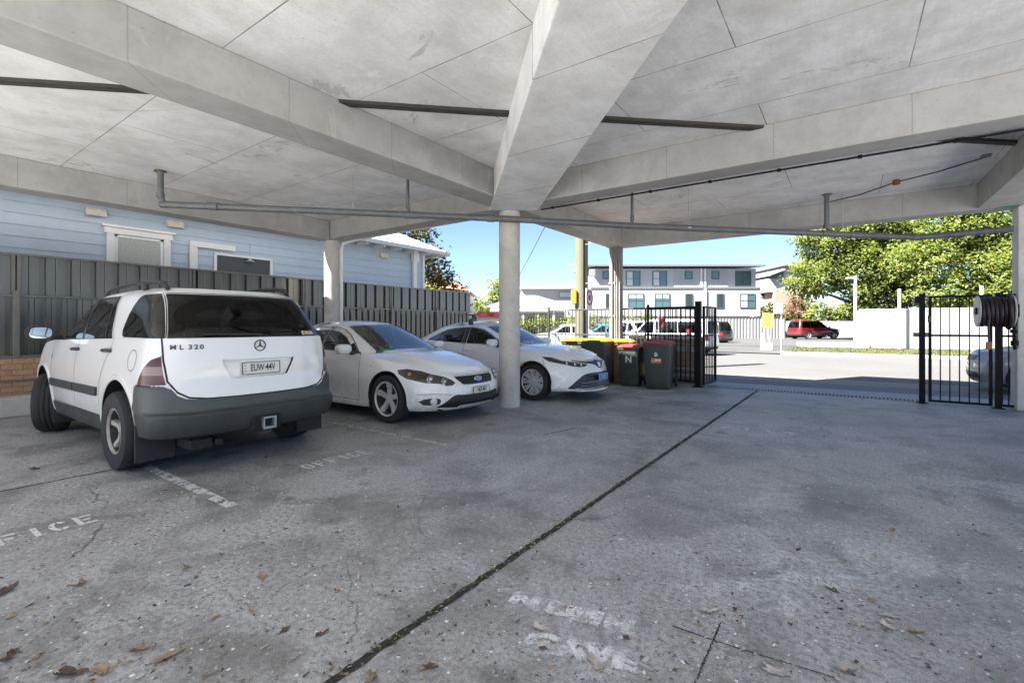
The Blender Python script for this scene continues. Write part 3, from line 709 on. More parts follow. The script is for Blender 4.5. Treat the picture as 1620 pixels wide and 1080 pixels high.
class Car:
    """root: an Empty; panels are cut from the skins and hung below it"""
    def __init__(s,name,label,cat,loc,rz,group=None,grid=.07):
        s.root=empty(name,loc,rz,label,cat,group); s.grid=grid
    def panels(s,sk,outer,regions,base,gaps=(),gapw=.007,seam=None,extra=()):
        """outer: closed outline (domain points); regions: (name,poly,mat,off,mode) mode 'both'|'join'|'void'"""
        seam=seam or M_seam
        V=[];E=[];seen={}
        def addv(p):
            k=(round(p[0],5),round(p[1],5))
            if k not in seen: seen[k]=len(V); V.append(Vector(p))
            return seen[k]
        def loop(poly):
            idx=[addv(p) for p in poly]
            for i in range(len(idx)):
                a,b=idx[i],idx[(i+1)%len(idx)]
                if a!=b: E.append((a,b))
        loop(outer)
        rg=[]
        for r in regions:
            poly=sk.path(r[1],.05,True)
            poly=[(min(max(p[0],0),sk.L),p[1]) for p in poly]
            rg.append((r[0],poly,r[2],r[3] if len(r)>3 else 0,r[4] if len(r)>4 else 'both')); loop(poly)
        zs=[p[1] for p in outer]; z=min(zs)+s.grid/2
        while z<max(zs):
            D=s.grid/2
            while D<sk.L:
                if inside((D,z),outer): addv((D,z))
                D+=s.grid if not (sk.sf<D<sk.sf+sk.ss) else s.grid*1.6
            z+=s.grid*.8
        v2,e2,f2,_,_,_=delaunay_2d_cdt(V,E,[],0,1e-6)
        bins={}
        for f in f2:
            if len(f)<3: continue
            c=((v2[f[0]].x+v2[f[1]].x+v2[f[2]].x)/3,(v2[f[0]].y+v2[f[1]].y+v2[f[2]].y)/3)
            if not inside(c,outer): continue
            who=-1
            for i,r in enumerate(rg):
                if inside(c,r[1]): who=i
            if who>=0 and rg[who][4]=='void': continue
            bins.setdefault(who,[]).append(f)
        cacheP={};cacheN={}
        def P(i):
            if i not in cacheP: cacheP[i]=sk.pt(v2[i].x,v2[i].y); cacheN[i]=sk.nrm(v2[i].x,v2[i].y)
            return cacheP[i],cacheN[i]
        out={}
        for who,fl in bins.items():
            nm,mt,off,mode=(base[0],base[1],0,'join') if who<0 else (rg[who][0],rg[who][2],rg[who][3],rg[who][4])
            mp={};vs=[];ns=[];fs=[]
            for f in fl:
                for i in f:
                    if i not in mp:
                        p,n=P(i); mp[i]=len(vs); vs.append(p+n*off); ns.append(n)
                a,b,c=[mp[i] for i in f]
                nn=(vs[b]-vs[a]).cross(vs[c]-vs[a])
                fs.append((a,b,c) if nn.dot(ns[a]+ns[b]+ns[c])>=0 else (a,c,b))
            if off>0.003: # skirt down to the skin
                cnt={}
                for f in fs:
                    for k in range(3):
                        e=(f[k],f[(k+1)%3]); cnt[e]=cnt.get(e,0)+1
                inv=len(vs)
                for (a,b) in [e for e in cnt if (e[1],e[0]) not in cnt]:
                    k=len(vs); 
                    mid=(vs[a]+vs[b])/2
                    if abs(mid.y)<1e-4: continue
                    sd=(vs[b]-vs[a]).cross(ns[a]).normalized()
                    vs+= [vs[a].copy(),vs[b].copy(),vs[b]-ns[b]*(off+.004),vs[a]-ns[a]*(off+.004)]; ns+=[sd]*4
                    fs.append((k+1,k,k+3,k+2))
            fl_=lambda L:[tuple(reversed(f)) for f in L]
            my=lambda L:[Vector((v.x,-v.y,v.z)) for v in L]
            if mode=='join':
                n=len(vs); o=mesh_n(nm,vs+my(vs),fs+[tuple(i+n for i in f) for f in fl_(fs)],ns+my(ns),mt,s.root); out.setdefault(nm,[]).append(o)
            else:
                out.setdefault(nm,[]).append(mesh_n(nm,vs,fs,ns,mt,s.root)); out[nm].append(mesh_n(nm,my(vs),fl_(fs),my(ns),mt,s.root))
        # panel gaps as thin dark ribbons
        if gaps:
            mb=MB()
            for g in gaps:
                pts,w,cl=(g if isinstance(g,tuple) else (g,gapw,False))
                pp=sk.path(pts,.04,cl)
                if cl: pp.append(pp[0])
                s.ribbon(mb,[(sk.pt(*p),sk.nrm(*p)) for p in pp],w,.0012)
            mb.build('panel_gap',seam,s.root,recalc=False)
        return out
    def ribbon(s,mb,pn,w,off,mirror=True,m=0):
        L=[];n=len(pn)
        for i in range(n):
            t=(pn[min(i+1,n-1)][0]-pn[max(i-1,0)][0]); nn=pn[i][1]
            sd=t.cross(nn); sd=sd.normalized() if sd.length>1e-9 else Vector((0,0,1))
            c=pn[i][0]+nn*off; L.append((c+sd*w/2,c-sd*w/2))
        for sg in ((1,-1) if mirror else (1,)):
            vs=[];
            for a,b in L: vs+=[(a.x,a.y*sg,a.z),(b.x,b.y*sg,b.z)]
            mb.add(vs,[(2*i,2*i+1,2*i+3,2*i+2) for i in range(n-1)],m)
    def skin_ribbon(s,name,sk,pts,w,off,m,thick=0,closed=False,join=True):
        mb=MB(); pp=sk.path(pts,.04,closed)
        if closed: pp.append(pp[0])
        pn=[(sk.pt(*p),sk.nrm(*p)) for p in pp]
        if not thick:
            if pn[0][0].y<1e-3: s.ribbon(mb,pn,w,off); return mb.build(name,m,s.root,recalc=False)
            for sg in (1,-1):
                mb=MB(); s.ribbon(mb,[(Vector((p.x,p.y*sg,p.z)),Vector((n.x,n.y*sg,n.z))) for p,n in pn],w,off,mirror=False); o=mb.build(name,m,s.root,recalc=False)
            return o
        cross=pn[0][0].y<1e-3 or pn[-1][0].y<1e-3; last=None
        for sg in (1,-1):
            if not cross: mb=MB()
            rings=[]
            for i,(p,n) in enumerate(pn):
                t=(pn[min(i+1,len(pn)-1)][0]-pn[max(i-1,0)][0]); sd=t.cross(n).normalized()
                q=[p+n*off+sd*w/2,p+n*(off+thick*.8)+sd*w/2.6,p+n*(off+thick),p+n*(off+thick*.8)-sd*w/2.6,p+n*off-sd*w/2]
                rings.append([Vector((a.x,a.y*sg,a.z)) for a in q])
            mb.ring(rings)
            if not cross: last=mb.build(name,m,s.root,smooth=40)
        return mb.build(name,m,s.root,smooth=40) if cross else last
    def hood(s,name,sk,Ds,ztop,zc,m,q=2.6,bumpf=None,ns_=14,parent=None):
        """closes the skin from its top edge to the centre line"""
        rows=[]
        for D in Ds:
            z=ztop(D); e=sk.pt(D,z); row=[]
            for k in range(-ns_,ns_+1):
                t=k/ns_; c=zc(e.x); zz=c+(e.z-c)*abs(t)**q
                y=e.y*t
                if bumpf: zz+=bumpf(e.x,y)*(1-abs(t)**8)
                row.append(Vector((e.x,y,zz)))
            rows.append(row)
        mb=MB(); mb.ring(rows,close=False)
        o=mb.build(name,m,parent or s.root,smooth=60); return o
    def roof(s,name,sk,z,zmid,m,rings=7,n=40,q=2.2):
        Ds=[sk.L*i/n for i in range(n+1)]
        e=[sk.pt(D,z) for D in Ds]; loop=e+[Vector((p.x,-p.y,p.z)) for p in reversed(e[1:-1])]
        xm=(e[0].x+e[-1].x)/2; rr=[]
        for k in range(rings+1):
            t=1-k/rings
            rr.append([Vector((xm+(p.x-xm)*t,p.y*t,p.z+(zmid(xm+(p.x-xm)*t)-p.z)*(1-t**q))) for p in loop])
        mb=MB(); mb.ring(rr,cap0=False); return mb.build(name,m,s.root,smooth=60)
    def wheel(s,x,y,r,w,rim_r,spokes,steer=0,m_rim=None,blocky=False,style='star',low=False):
        side=1 if y>0 else -1
        wp=empty('wheel',(x,y,r),0,parent=s.root); wp.rotation_euler=(0,0,R(steer))
        n=28 if low else 64; h=w/2; rr=rim_r
        pr=[(rr*.98,-h*.86),(rr+.01,-h),(r*.93,-h*1.02),(r*.985,-h*.80),(r,-h*.6)]
        for g in (-.36,0,.36):
            pr+=[(r,h*(g-.10)),(r-.009,h*(g-.06)),(r-.009,h*(g+.06)),(r,h*(g+.10))]
        pr+=[(r,h*.6),(r*.985,h*.80),(r*.93,h*1.02),(rr+.01,h),(rr*.98,h*.86)]
        mb=MB(); mb.lathe(pr,ax='y',n=n,cap=False)
        if blocky:
            k=len(pr)
            for j in range(k):
                if pr[j][0]>r*.98:
                    for i in range(n):
                        if (i//1)%2==0 and (abs(pr[j][1])>h*.3): 
                            a=j*n+i; v=mb.v[a]; mb.v[a]=(v[0]*.972,v[1],v[2]*.972)
        mb.build('tyre',M_tyre,wp,smooth=30)
        m=m_rim or M_rim; mb=MB(); o=h*side
        fa=o*.80
        # barrel and outer lip
        mb.lathe([(rr*.985,o*.9),(rr*1.0,o*.95),(rr*.97,o*.97),(rr*.93,o*.88),(rr*.915,o*.80)],ax='y',n=n,cap=False)
        m2=MB(); m2.lathe([(rr*.915,o*.80),(rr*.90,o*.3),(rr*.88,-o*.7)],ax='y',n=n,cap=False); m2.build('barrel',M_barrel,wp,smooth=50)
        # hub
        mb.lathe([(0,fa*.80),(rr*.10,fa*.82),(rr*.16,fa*.74),(rr*.22,fa*.62),(rr*.22,fa*.2)],ax='y',n=20,cap=False)
        for k in range(spokes):
            a=2*PI*k/spokes+.3
            def spoke(a0,w0,w1,dep):
                ca,sa=math.cos(a0),math.sin(a0); vs=[]
                for (q,ww,yy) in ((rr*.14,w0,fa*.74),(rr*.55,(w0+w1)/2*.92,fa*.70),(rr*.93,w1,fa*.93)):
                    for (lw,dy) in ((-1,-.035*side),(-.72,0),(.72,0),(1,-.035*side)):
                        px,pz=q*ca-lw*ww*sa,q*sa+lw*ww*ca; vs.append((px,yy+dy,pz))
                fs=[]
                for u in range(2):
                    for v in range(3): fs.append((u*4+v,u*4+v+1,u*4+v+5,u*4+v+4))
                mb.add(vs,fs)
            if style=='twin':
                spoke(a-.14,.022*rr/.24,.026*rr/.24,0); spoke(a+.14,.022*rr/.24,.026*rr/.24,0)
            else: spoke(a,rr*.13,rr*(.15 if style=='five' else .20),0)
        for k in range(5):
            a=2*PI*k/5; mb.lathe([(.008,fa*.7),(.008,fa*.8),(0,fa*.8)],(rr*.15*math.cos(a),0,rr*.15*math.sin(a)),'y',8)
        mb.build('rim',m,wp,smooth=35)
        mb=MB(); mb.lathe([(0,o*.25),(rr*.72,o*.25),(rr*.72,o*.12),(0,o*.12)],ax='y',n=24); mb.build('brake_disc',M_disc,wp,smooth=30)
        mb=MB(); mb.lathe([(0,-o*.05),(rr*.95,-o*.05)],ax='y',n=24,cap=False); mb.build('hub_back',M_dark,wp)
        return wp
    def well(s,x,r,zc,y0,y1,m=None):
        for sg in (1,-1):
            mb=MB(); a=[]; 
            for k in range(25):
                t=R(-25+230*k/24); a.append((x+r*math.cos(t),zc+r*math.sin(t)))
            n=len(a)
            mb.add([(u,y0*sg,v) for u,v in a]+[(u,y1*sg,v) for u,v in a],[(i,i+1,n+i+1,n+i) for i in range(n-1)])
            mb.add([(u,y1*sg,v) for u,v in a],[tuple(range(n))])
            mb.build('wheel_well',M_dark,s.root,recalc=False)
    def lip(s,sk,x,zc,r,a0,a1,w,thick,m,name='arch_lip'):
        return s.skin_ribbon(name,sk,circ(x,zc,r,40,a0,a1),w,.0,m,thick)
    def under(s,x0,x1,z0,z1,hy,holes=()):
        mb=MB(); mb.box(x0,x1,-hy,hy,z0,z1); return mb.build('underbody',M_dark,s.root)
    def mirror(s,x,y,z,sx,sy,sz,m,glass=True,armz=-.05):
        for sg in (1,-1):
            mb=MB(); prof=[]
            rings=[]
            for k in range(9):
                t=k/8; u=-1+2*t  # along x: front is rounded, rear is flat
                f=(1-max(0,u)**2.4)**.5 if u>0 else 1-.10*(1+u)*0
                xx=x+sx*u*.5
                rings.append([Vector((xx,sg*(y+sy*.5*f*(abs(math.cos(a))**.7)*(1 if math.cos(a)>0 else -1)),z+sz*.5*f*(abs(math.sin(a))**.7)*(1 if math.sin(a)>0 else -1))) for a in [2*PI*i/20 for i in range(20)]])
            mb.ring(rings); o=mb.build('mirror',m,s.root,smooth=50)
            mb=MB(); mb.add([Vector((x-sx*.5-.004,sg*(y+sy*.40*(abs(math.cos(a))**.7)*(1 if math.cos(a)>0 else -1)),z+sz*.36*(abs(math.sin(a))**.7)*(1 if math.sin(a)>0 else -1))) for a in [2*PI*i/20 for i in range(20)]],[tuple(range(20))])
            mb.build('mirror_glass',M_mirror,o,recalc=False)
            mb=MB(); mb.tube([(x+.02,sg*(y-sy*.3),z-sz*.35),(x+.05,sg*(y-sy*.85),z+armz)],[.03,.035],10); mb.build('arm',M_blackp,o,smooth=50)
    def seats(s,rows,zseat=.5,hw=.36,top=1.12,m=None):
        m=m or M_seat
        for x in rows:
            for y in (-hw,hw):
                mb=MB(); mb.box(x-.05,x+.45,y-.24,y+.24,zseat-.16,zseat); Mx=Matrix.Translation((x-.05,y,zseat))@Matrix.Rotation(R(-18),4,'Y')
                mb.box(-.07,.07,-.24,.24,-.1,top-zseat-.22,M=Mx); mb.box(-.05,.05,-.13,.13,top-zseat-.20,top-zseat+.02,M=Mx)
                mb.build('seat',m,s.root,bevel=.04)
    def dash(s,x0,x1,z,hw,wheel_y=None):
        mb=MB(); mb.box(x0,x1,-hw,hw,z-.35,z); mb.build('dashboard',M_dashm,s.root,bevel=.05)
        if wheel_y is not None:
            mb=MB(); c=Vector((x0-.18,wheel_y,z+.02)); pts=[]
            for k in range(25):
                a=2*PI*k/24; pts.append(c+Vector((-.06*math.sin(a),.19*math.cos(a),.18*math.sin(a))))
            mb.tube(pts,.016,8,cap=False); mb.build('steering_wheel',M_dashm,s.root,smooth=50)
def plate(car,M_,w,h,txt,body,ink,tsize,sx=.62,small=None):
    mb=MB(); mb.box(-w/2,w/2,-h/2,h/2,-.006,0,M=M_); o=mb.build('number_plate',body,car.root,bevel=.003)
    fr=MB(); t=.006
    for b in ((-w/2,w/2,h/2-t,h/2),(-w/2,w/2,-h/2,-h/2+t),(-w/2,-w/2+t,-h/2+t,h/2-t),(w/2-t,w/2,-h/2+t,h/2-t)): fr.box(b[0],b[1],b[2],b[3],-.004,.003,M=M_)
    fr.build('plate_border',ink,o)
    text_obj('plate_text',txt,tsize,M_@Matrix.Translation((.012 if small else 0,0,.0035)),ink,o,sx=sx,bold=.0012)
    if small:
        for k,ch in enumerate(small): text_obj('plate_text',ch,.026,M_@Matrix.Translation((-w/2+.028,.03-.03*k,.0035)),ink,o,sx=.9)
    return o
def face(loc,fwd,tilt=0):
    """matrix whose x runs to the reader's right, y up, z toward fwd (horizontal) tilted back by tilt degrees"""
    f=Vector(fwd).normalized(); r=Vector((0,0,1)).cross(f); r.normalize(); u=Vector((0,0,1))
    q=Quaternion(r,R(-tilt)); u=q@u; f=q@f
    return Matrix(((r.x,u.x,f.x,loc[0]),(r.y,u.y,f.y,loc[1]),(r.z,u.z,f.z,loc[2]),(0,0,0,1)))
def paint(name,col,rough=.28,fl=.0):
    m,nt,b=newmat(name); b.inputs['Base Color'].default_value=(*col,1); b.inputs['Roughness'].default_value=rough
    b.inputs['Coat Weight'].default_value=1; b.inputs['Coat Roughness'].default_value=.03; b.inputs['Specular IOR Level'].default_value=.4
    co=coords(nt); f=noise(nt,co,2.0,8,.7); 
    sp=nt.nodes.new('ShaderNodeSeparateXYZ'); nt.links.new(co,sp.inputs[0])
    g=noise(nt,co,14,6,.7)
    low=math_(nt,'MULTIPLY',ramp(nt,sp.outputs[2],[(.18,.55),(.75,.0)]),ramp(nt,g,[(.35,0.0),(.7,1.0)]))
    c=mix(nt,low,mix(nt,ramp(nt,f,[(.45,0.0),(.8,.12)]),col,tuple(x*.8 for x in col)),(.26,.22,.17))
    nt.links.new(c,b.inputs['Base Color'])
    nt.links.new(ramp(nt,g,[(.4,.008),(.75,.04)]),b.inputs['Coat Roughness'])
    # very slight orange peel
    n=nt.nodes.new('ShaderNodeBump'); n.inputs['Strength'].default_value=.02; n.inputs['Distance'].default_value=.002
    nt.links.new(noise(nt,co,180,2),n.inputs['Height']); nt.links.new(n.outputs[0],b.inputs['Coat Normal'])
    return m
M_seam=mat('panel_gap',(.012,.012,.012),.8)
M_dark=mat('underside_dark',(.012,.012,.012),.9)
M_tyre=mat('tyre_rubber',(.022,.022,.022),.78,var=.3,vs=9,bmp=.3,bs=90)
M_rim=mat('alloy',(.58,.58,.57),.32,.25,var=.10,vs=9)
M_rimdirty=mat('dusty_alloy',(.40,.36,.32),.5,.2,var=.25,vs=14,dirt=.6)
M_barrel=mat('wheel_barrel',(.055,.052,.05),.6,.2)
M_disc=mat('brake_steel',(.035,.033,.03),.5,.3)
M_blackp=mat('black_plastic',(.022,.022,.022),.45,var=.2,vs=8)
M_greyp=mat('weathered_bumper',(.055,.062,.058),.5,var=.18,vs=5,dirt=.35)
M_bumpdark=mat('dark_lower_bumper',(.030,.034,.033),.55,var=.3,vs=6,dirt=.4)  # bumper colour made darker below the crease
M_sill=mat('sill_plastic',(.035,.037,.037),.6,var=.2,vs=5)
M_chrome=mat('chrome',(.75,.75,.75),.12,1.0)
M_mirror=mat('mirror_silver',(.9,.9,.9),.01,1.0)
M_seat=mat('seat_cloth',(.045,.045,.05),.9); M_dashm=mat('dash_plastic',(.03,.03,.03),.7)
M_wpaint=paint('white_car_paint',(.80,.79,.765)); M_wpaint2=paint('old_white_car_paint',(.74,.725,.70),.35)
M_glass=emit_free_glass('window_glass',(.42,.46,.45)); M_tint=emit_free_glass('tinted_glass',(.07,.075,.075)); M_screen=emit_free_glass('windscreen_glass',(.62,.68,.68),ior=2.5)
M_mesh=mat('grille_mesh',(.02,.02,.022),.4)
def lampglass(name,col,rough=.08):
    m,nt,b=newmat(name); co=coords(nt)
    wv=nt.nodes.new('ShaderNodeTexWave'); wv.inputs['Scale'].default_value=22; wv.bands_direction='Z'; nt.links.new(co,wv.inputs['Vector'])
    c=mix(nt,ramp(nt,wv.outputs['Fac'],[(.3,0.0),(.8,.55)]),col,tuple(x*.35 for x in col)); nt.links.new(c,b.inputs['Base Color'])
    b.inputs['Roughness'].default_value=rough; b.inputs['Coat Weight'].default_value=.35; b.inputs['Coat Roughness'].default_value=.03
    return m
M_tailred=lampglass('red_lamp',(.085,.002,.003),.3); M_tailpale=lampglass('pale_lamp',(.30,.17,.14)); M_ind=lampglass('amber_lamp',(.6,.22,.03)); M_clear=lampglass('clear_lamp',(.34,.34,.32))
M_lens=mat('lamp_lens',(.55,.56,.55),.08,coat=1.0)
def headlamp(name,dark=(.045,.043,.035)):
    m,nt,b=newmat(name); b.inputs['Base Color'].default_value=(*dark,1); b.inputs['Roughness'].default_value=.12; b.inputs['Coat Weight'].default_value=1; b.inputs['Coat Roughness'].default_value=.03
    return m
M_hl=headlamp('headlamp_dark'); M_hl2=headlamp('headlamp_smoke',(.028,.026,.018))
M_plate_w=mat('plate_white',(.66,.65,.60),.5); M_plate_y=mat('plate_cream',(.62,.60,.48),.5); M_ink=mat('plate_black',(.012,.012,.012),.5); M_plate_b=mat('plate_blue',(.06,.20,.48),.5)
# ------------------------------------------------------------------ white SUV, tail to the camera
def build_suv():
    car=Car('parked_suv','white four wheel drive wagon with grey rear bumper and tow hitch','suv',(-7.02,2.40,0),PI)
    fx,rx,wr=1.41,-1.41,.372
    L=Skin([(.30,2.10),(.42,2.19),(.60,2.22),(.80,2.17),(1.0,2.08),(1.24,1.9)],
           [(.30,-2.16),(.36,-2.30),(.46,-2.375),(.575,-2.395),(.60,-2.325),(.70,-2.31),(.80,-2.30),(.84,-2.275),(1.0,-2.27),(1.26,-2.245)],
           [(.28,.86),(.40,.895),(.60,.915),(.80,.92),(1.0,.905),(1.12,.885),(1.26,.855)],.62,2.7,.42,3.1,.03,ss=3.4)
    def belt(x): return float(np.interp(x,[-2.4,-1.2,1.0,1.25,1.6,2.0,2.3],[1.245,1.235,1.185,1.165,1.12,1.06,1.0]))
    def topz(D):
        z=1.2
        for _ in range(4): z=belt(L.pt(D,z).x)
        return z
    n=90; top=[(L.L*i/n,topz(L.L*i/n)) for i in range(n+1)]
    def bot(D):
        x=L.pt(D,.4).x
        return .30 if x>-1.88 else .385
    outer=[(L.L*i/n,bot(L.L*i/n)) for i in range(n+1)]+top[::-1]
    S=lambda x,z:('s',x,z); Rr=lambda y,z:('r',y,z); Fy=lambda y,z:('f',y,z)
    arR=.475; zc=.40
    tgz=.70
    tail_edge=[S(-1.90,.825),Rr(.80,.825)]
    regions=[
     ('sill_trim',[S(1.0,.29),S(1.0,.45),S(-1.0,.47),S(-1.0,.29)],M_sill,.006,'both'),
     ('door',[S(.92,.465),S(.95,.62),S(.98,.80),S(.97,1.19),S(.95,1.22),S(-.06,1.26),S(-.06,.465)],M_wpaint2,0,'both'),
     ('door',[S(-.06,.465),S(-.06,1.27),S(-1.16,1.27),S(-1.12,1.10),S(-1.02,.98),S(-.93,.80),S(-.90,.62),S(-.92,.465)],M_wpaint2,0,'both'),
     ('side_moulding',[S(.93,.64),S(.95,.725),S(-.045,.735),S(-.045,.65)],M_sill,.022,'both'),
     ('side_moulding',[S(-.075,.65),S(-.075,.735),S(-.86,.742),S(-.85,.655)],M_sill,.022,'both'),
     ('bumper',[S(1.82,.29),S(1.86,.62),S(1.95,.70),Fy(.6,.70),Fy(0,.70),Fy(0,.29)],M_greyp,.004,'join'),
     ('headlight',[S(1.93,.80),Fy(.62,.78),Fy(.60,.97),S(1.72,.98)],M_hl2,0,'both'),
     ('grille',[Fy(0,.78),Fy(.52,.79),Fy(.56,.98),Fy(0,.985)],M_mesh,0,'join'),
     ('bumper',[S(-1.80,.29),S(-1.80,.56),S(-1.86,.70),S(-1.885,.825),S(-2.0,.825),Rr(.80,.822),Rr(.755,.80),Rr(.72,.745),Rr(.66,.712),Rr(.5,tgz-.005),Rr(.25,tgz-.012),Rr(0,tgz-.014),Rr(0,.29),Rr(.5,.29)],M_greyp,.012,'join'),
     ('bumper_lower',[S(-1.79,.29),S(-1.79,.585),S(-2.0,.585),Rr(.80,.585),Rr(0,.585),Rr(0,.29),Rr(.5,.29)],M_bumpdark,.012,'join'),
     ('tail_light',[S(-1.93,.84),Rr(.785,.84),Rr(.80,.925),S(-1.965,.925)],M_tailred,.006,'both'),
     ('tail_light',[S(-1.965,.925),Rr(.80,.925),Rr(.805,1.0),S(-2.01,1.0)],M_tailpale,.006,'both'),
     ('tail_light',[S(-2.01,1.0),Rr(.805,1.0),Rr(.805,1.095),S(-2.13,1.095),S(-2.06,1.06)],M_tailred,.006,'both'),
     ('tailgate',[Rr(.79,1.26),Rr(.795,1.05),Rr(.775,.87),Rr(.72,.775),Rr(.64,.722),Rr(.5,tgz+.004),Rr(.25,tgz-.002),Rr(0,tgz-.003),Rr(0,1.27)],M_wpaint2,0,'join'),
     ('number_recess',[Rr(.0,1.035),Rr(.36,1.03),Rr(.345,.99),Rr(.28,.87),Rr(.24,.862),Rr(0,.86)],M_wpaint2,-.03,'join'),
     ('wheel_opening',circ(fx,zc,arR,40),None,0,'void'),
     ('wheel_opening',circ(rx,zc,arR,40),None,0,'void'),
    ]
    gaps=[[S(.92,.465),S(.95,.62),S(.98,.80),S(.97,1.19)],[S(-.06,.465),S(-.06,1.22)],[S(-1.16,1.235),S(-1.12,1.10),S(-1.02,.98),S(-.93,.80),S(-.90,.62),S(-.92,.465)],
          [S(.92,.465),S(-.92,.465)],([S(-1.885,.832),S(-2.0,.832),Rr(.80,.829)],.014,False),
          ([Rr(.79,1.25),Rr(.795,1.05),Rr(.775,.87),Rr(.72,.775),Rr(.64,.722),Rr(.5,tgz+.0),Rr(.25,tgz-.006),Rr(0,tgz-.007)],.016,False),
          (circ(-1.74,1.045,.095,28),.006,True),([S(-1.86,.592),S(-2.0,.592),Rr(.80,.592),Rr(0,.592)],.012,False)]  # last ribbon paints a dark shade line along the bumper crease, no gap
    car.panels(L,outer,regions,('body',M_wpaint2),gaps)
    car.lip(L,fx,zc,arR,-8,188,.05,.012,M_wpaint2); car.lip(L,rx,zc,arR,-8,176,.05,.012,M_wpaint2)
    # recess returns for the plate
    # greenhouse
    ar=lambda x,z: -.045*max(0,(abs(x+.85)-.35)/1.2)**2*max(0,min(1,(z-1.25)/.4))
    U=Skin([(1.05,1.22),(1.2,1.06),(1.45,.66),(1.62,.36),(1.70,.16),(1.735,-.02)],
           [(1.05,-2.25),(1.22,-2.235),(1.45,-2.10),(1.62,-1.985),(1.69,-1.92),(1.735,-1.80)],
           [(1.05,.865),(1.25,.845),(1.45,.79),(1.60,.735),(1.67,.695),(1.71,.645),(1.735,.57)],.34,2.6,.42,3.1,.03,ar,sf=.9,ss=3.2,sr=.9)
    n=80
    outer=[(U.L*i/n,belt(U.pt(U.L*i/n,1.2).x)-.025) for i in range(n+1)]+[(U.L*(n-i)/n,1.735) for i in range(n+1)]
    wt=1.655
    regs=[
     ('windscreen',[Fy(0,1.16),Fy(.74,1.18),Fy(.66,1.45),Fy(.60,1.66),Fy(0,1.67)],M_glass,0,'join'),
     ('side_window',[S(.92,1.20),S(.62,1.42),S(.34,1.60),S(.20,1.64),S(-.02,wt+.005),S(-.045,1.20)],M_tint,-.003,'both'),
     ('side_window',[S(-.105,1.215),S(-.07,wt+.005),S(-.78,wt+.008),S(-.80,wt-.01),S(-1.05,1.235),S(-1.04,1.222)],M_tint,-.003,'both'),
     ('side_window',[S(-1.36,1.25),S(-1.31,1.27),S(-1.285,1.32),S(-1.30,1.46),S(-1.35,1.60),S(-1.39,1.645),S(-1.44,1.66),Rr(.665,1.672),Rr(.715,1.45),Rr(.765,1.246)],M_tint,-.002,'both'),
     ('rear_window',[Rr(0,1.248),Rr(.752,1.246),Rr(.70,1.45),Rr(.648,1.672),Rr(0,1.682)],M_tint,-.002,'join'),
    ]
    bl=[([S(.95,1.195),S(-1.06,1.222)],.022,False),([S(-.075,1.20),S(-.045,1.66)],.05,False),([S(-.86,1.225),S(-.70,1.655)],.022,False),
        ([S(-1.10,1.23),S(-.92,1.50),S(-.82,1.70)],.007,False),([S(-1.06,1.222),S(-.79,1.665),S(.0,1.665),S(.2,1.648),S(.34,1.61)],.012,False),
        ([Rr(.758,1.25),Rr(.707,1.45),Rr(.655,1.68),Rr(0,1.69)],.012,False),([S(-1.22,1.7),S(-1.19,1.735)],.007,False)]
    car.panels(U,outer,regs,('body',M_wpaint2),bl,seam=M_blackp)
    zm=lambda x: 1.765-.05*max(0,(abs(x+.85)-.35)/1.2)**2
    car.roof('roof',U,1.735,zm,M_wpaint2)
    Ds=[L.S(x,topz(L.S(x,1.15))) for x in np.linspace(.85,1.55,10)]
    Ds=list(np.linspace(L.S(.8,1.19),0.02,30))
    car.hood('bonnet',L,Ds,topz,lambda x:float(np.interp(x,[.8,1.3,1.8,2.1,2.25],[1.23,1.19,1.12,1.06,1.0])),M_wpaint2)
    car.skin_ribbon('badge',L,[S(1.0,.99),S(.95,.99)],.035,.001,M_blackp)
    # lower tailgate ledge and wiper, badges, words
    def rp(y,z,sk=L,off=.004): D=sk.Ry(y,z); p=sk.pt(D,z); nn=sk.nrm(D,z); return Vector((p.x,-p.y if y>0 else p.y,p.z))+Vector((nn.x,(-nn.y if y>0 else nn.y),nn.z))*off
    # reader's right is the car's right (y negative); y>0 is the car's left
    def P3(y,z,sk=L,off=.004):
        D=sk.Ry(abs(y),z); p=sk.pt(D,z); nn=sk.nrm(D,z); s=1 if y>=0 else -1
        return Vector((p.x+nn.x*off,(p.y+nn.y*off)*s,p.z+nn.z*off))
    bx=P3(0,1.165,off=.003); mb=MB()
    ring=[Vector((bx.x-.004,.052*math.cos(a),bx.z+.052*math.sin(a))) for a in [2*PI*k/28 for k in range(29)]]
    mb.tube(ring,.0055,6,cap=False)
    for k in range(3):
        a=PI/2+2*PI*k/3; mb.tube([(bx.x-.004,0,bx.z),(bx.x-.004,.05*math.cos(a),bx.z+.05*math.sin(a))],[.008,.003],6)
    mb.build('badge',M_blackp,car.root,smooth=40)
    for k,ch in enumerate('ML 320'):
        if ch==' ': continue
        yy=.715-.043*k+(.012 if k==0 else 0)+(.022 if k>2 else 0); w1=P3(yy,1.165,off=.006); D=L.Ry(yy,1.165); nn=L.nrm(D,1.165)
        text_obj('badge_text',ch,.058,face(w1,(nn.x,nn.y,0),1),M_greyp,car.root,sx=1.1,bold=.002)
    q=P3(0,.945,off=-.014)
    plate(car,face((q.x-.006,-.015,.945),(-1,0,0),3),.372,.118,'EUW·44V',M_plate_w,M_ink,.096,.62,'NSW')
    hb=MB(); hb.box(q.x-.012,q.x+.05,-.352,.352,1.032,1.05); hb.build('grab_ledge',M_wpaint2,car.root,bevel=.01)
    # rear wiper
    mb=MB(); mb.tube([P3(-.02,1.262,U,.03),P3(.2,1.266,U,.03),P3(.50,1.272,U,.022)],[.014,.010,.007],6); mb.build('wiper',M_blackp,car.root)
    st=MB(); a,b,c,d_=P3(-.50,1.262,U,.004),P3(-.665,1.262,U,.004),P3(-.655,1.305,U,.004),P3(-.495,1.305,U,.004)
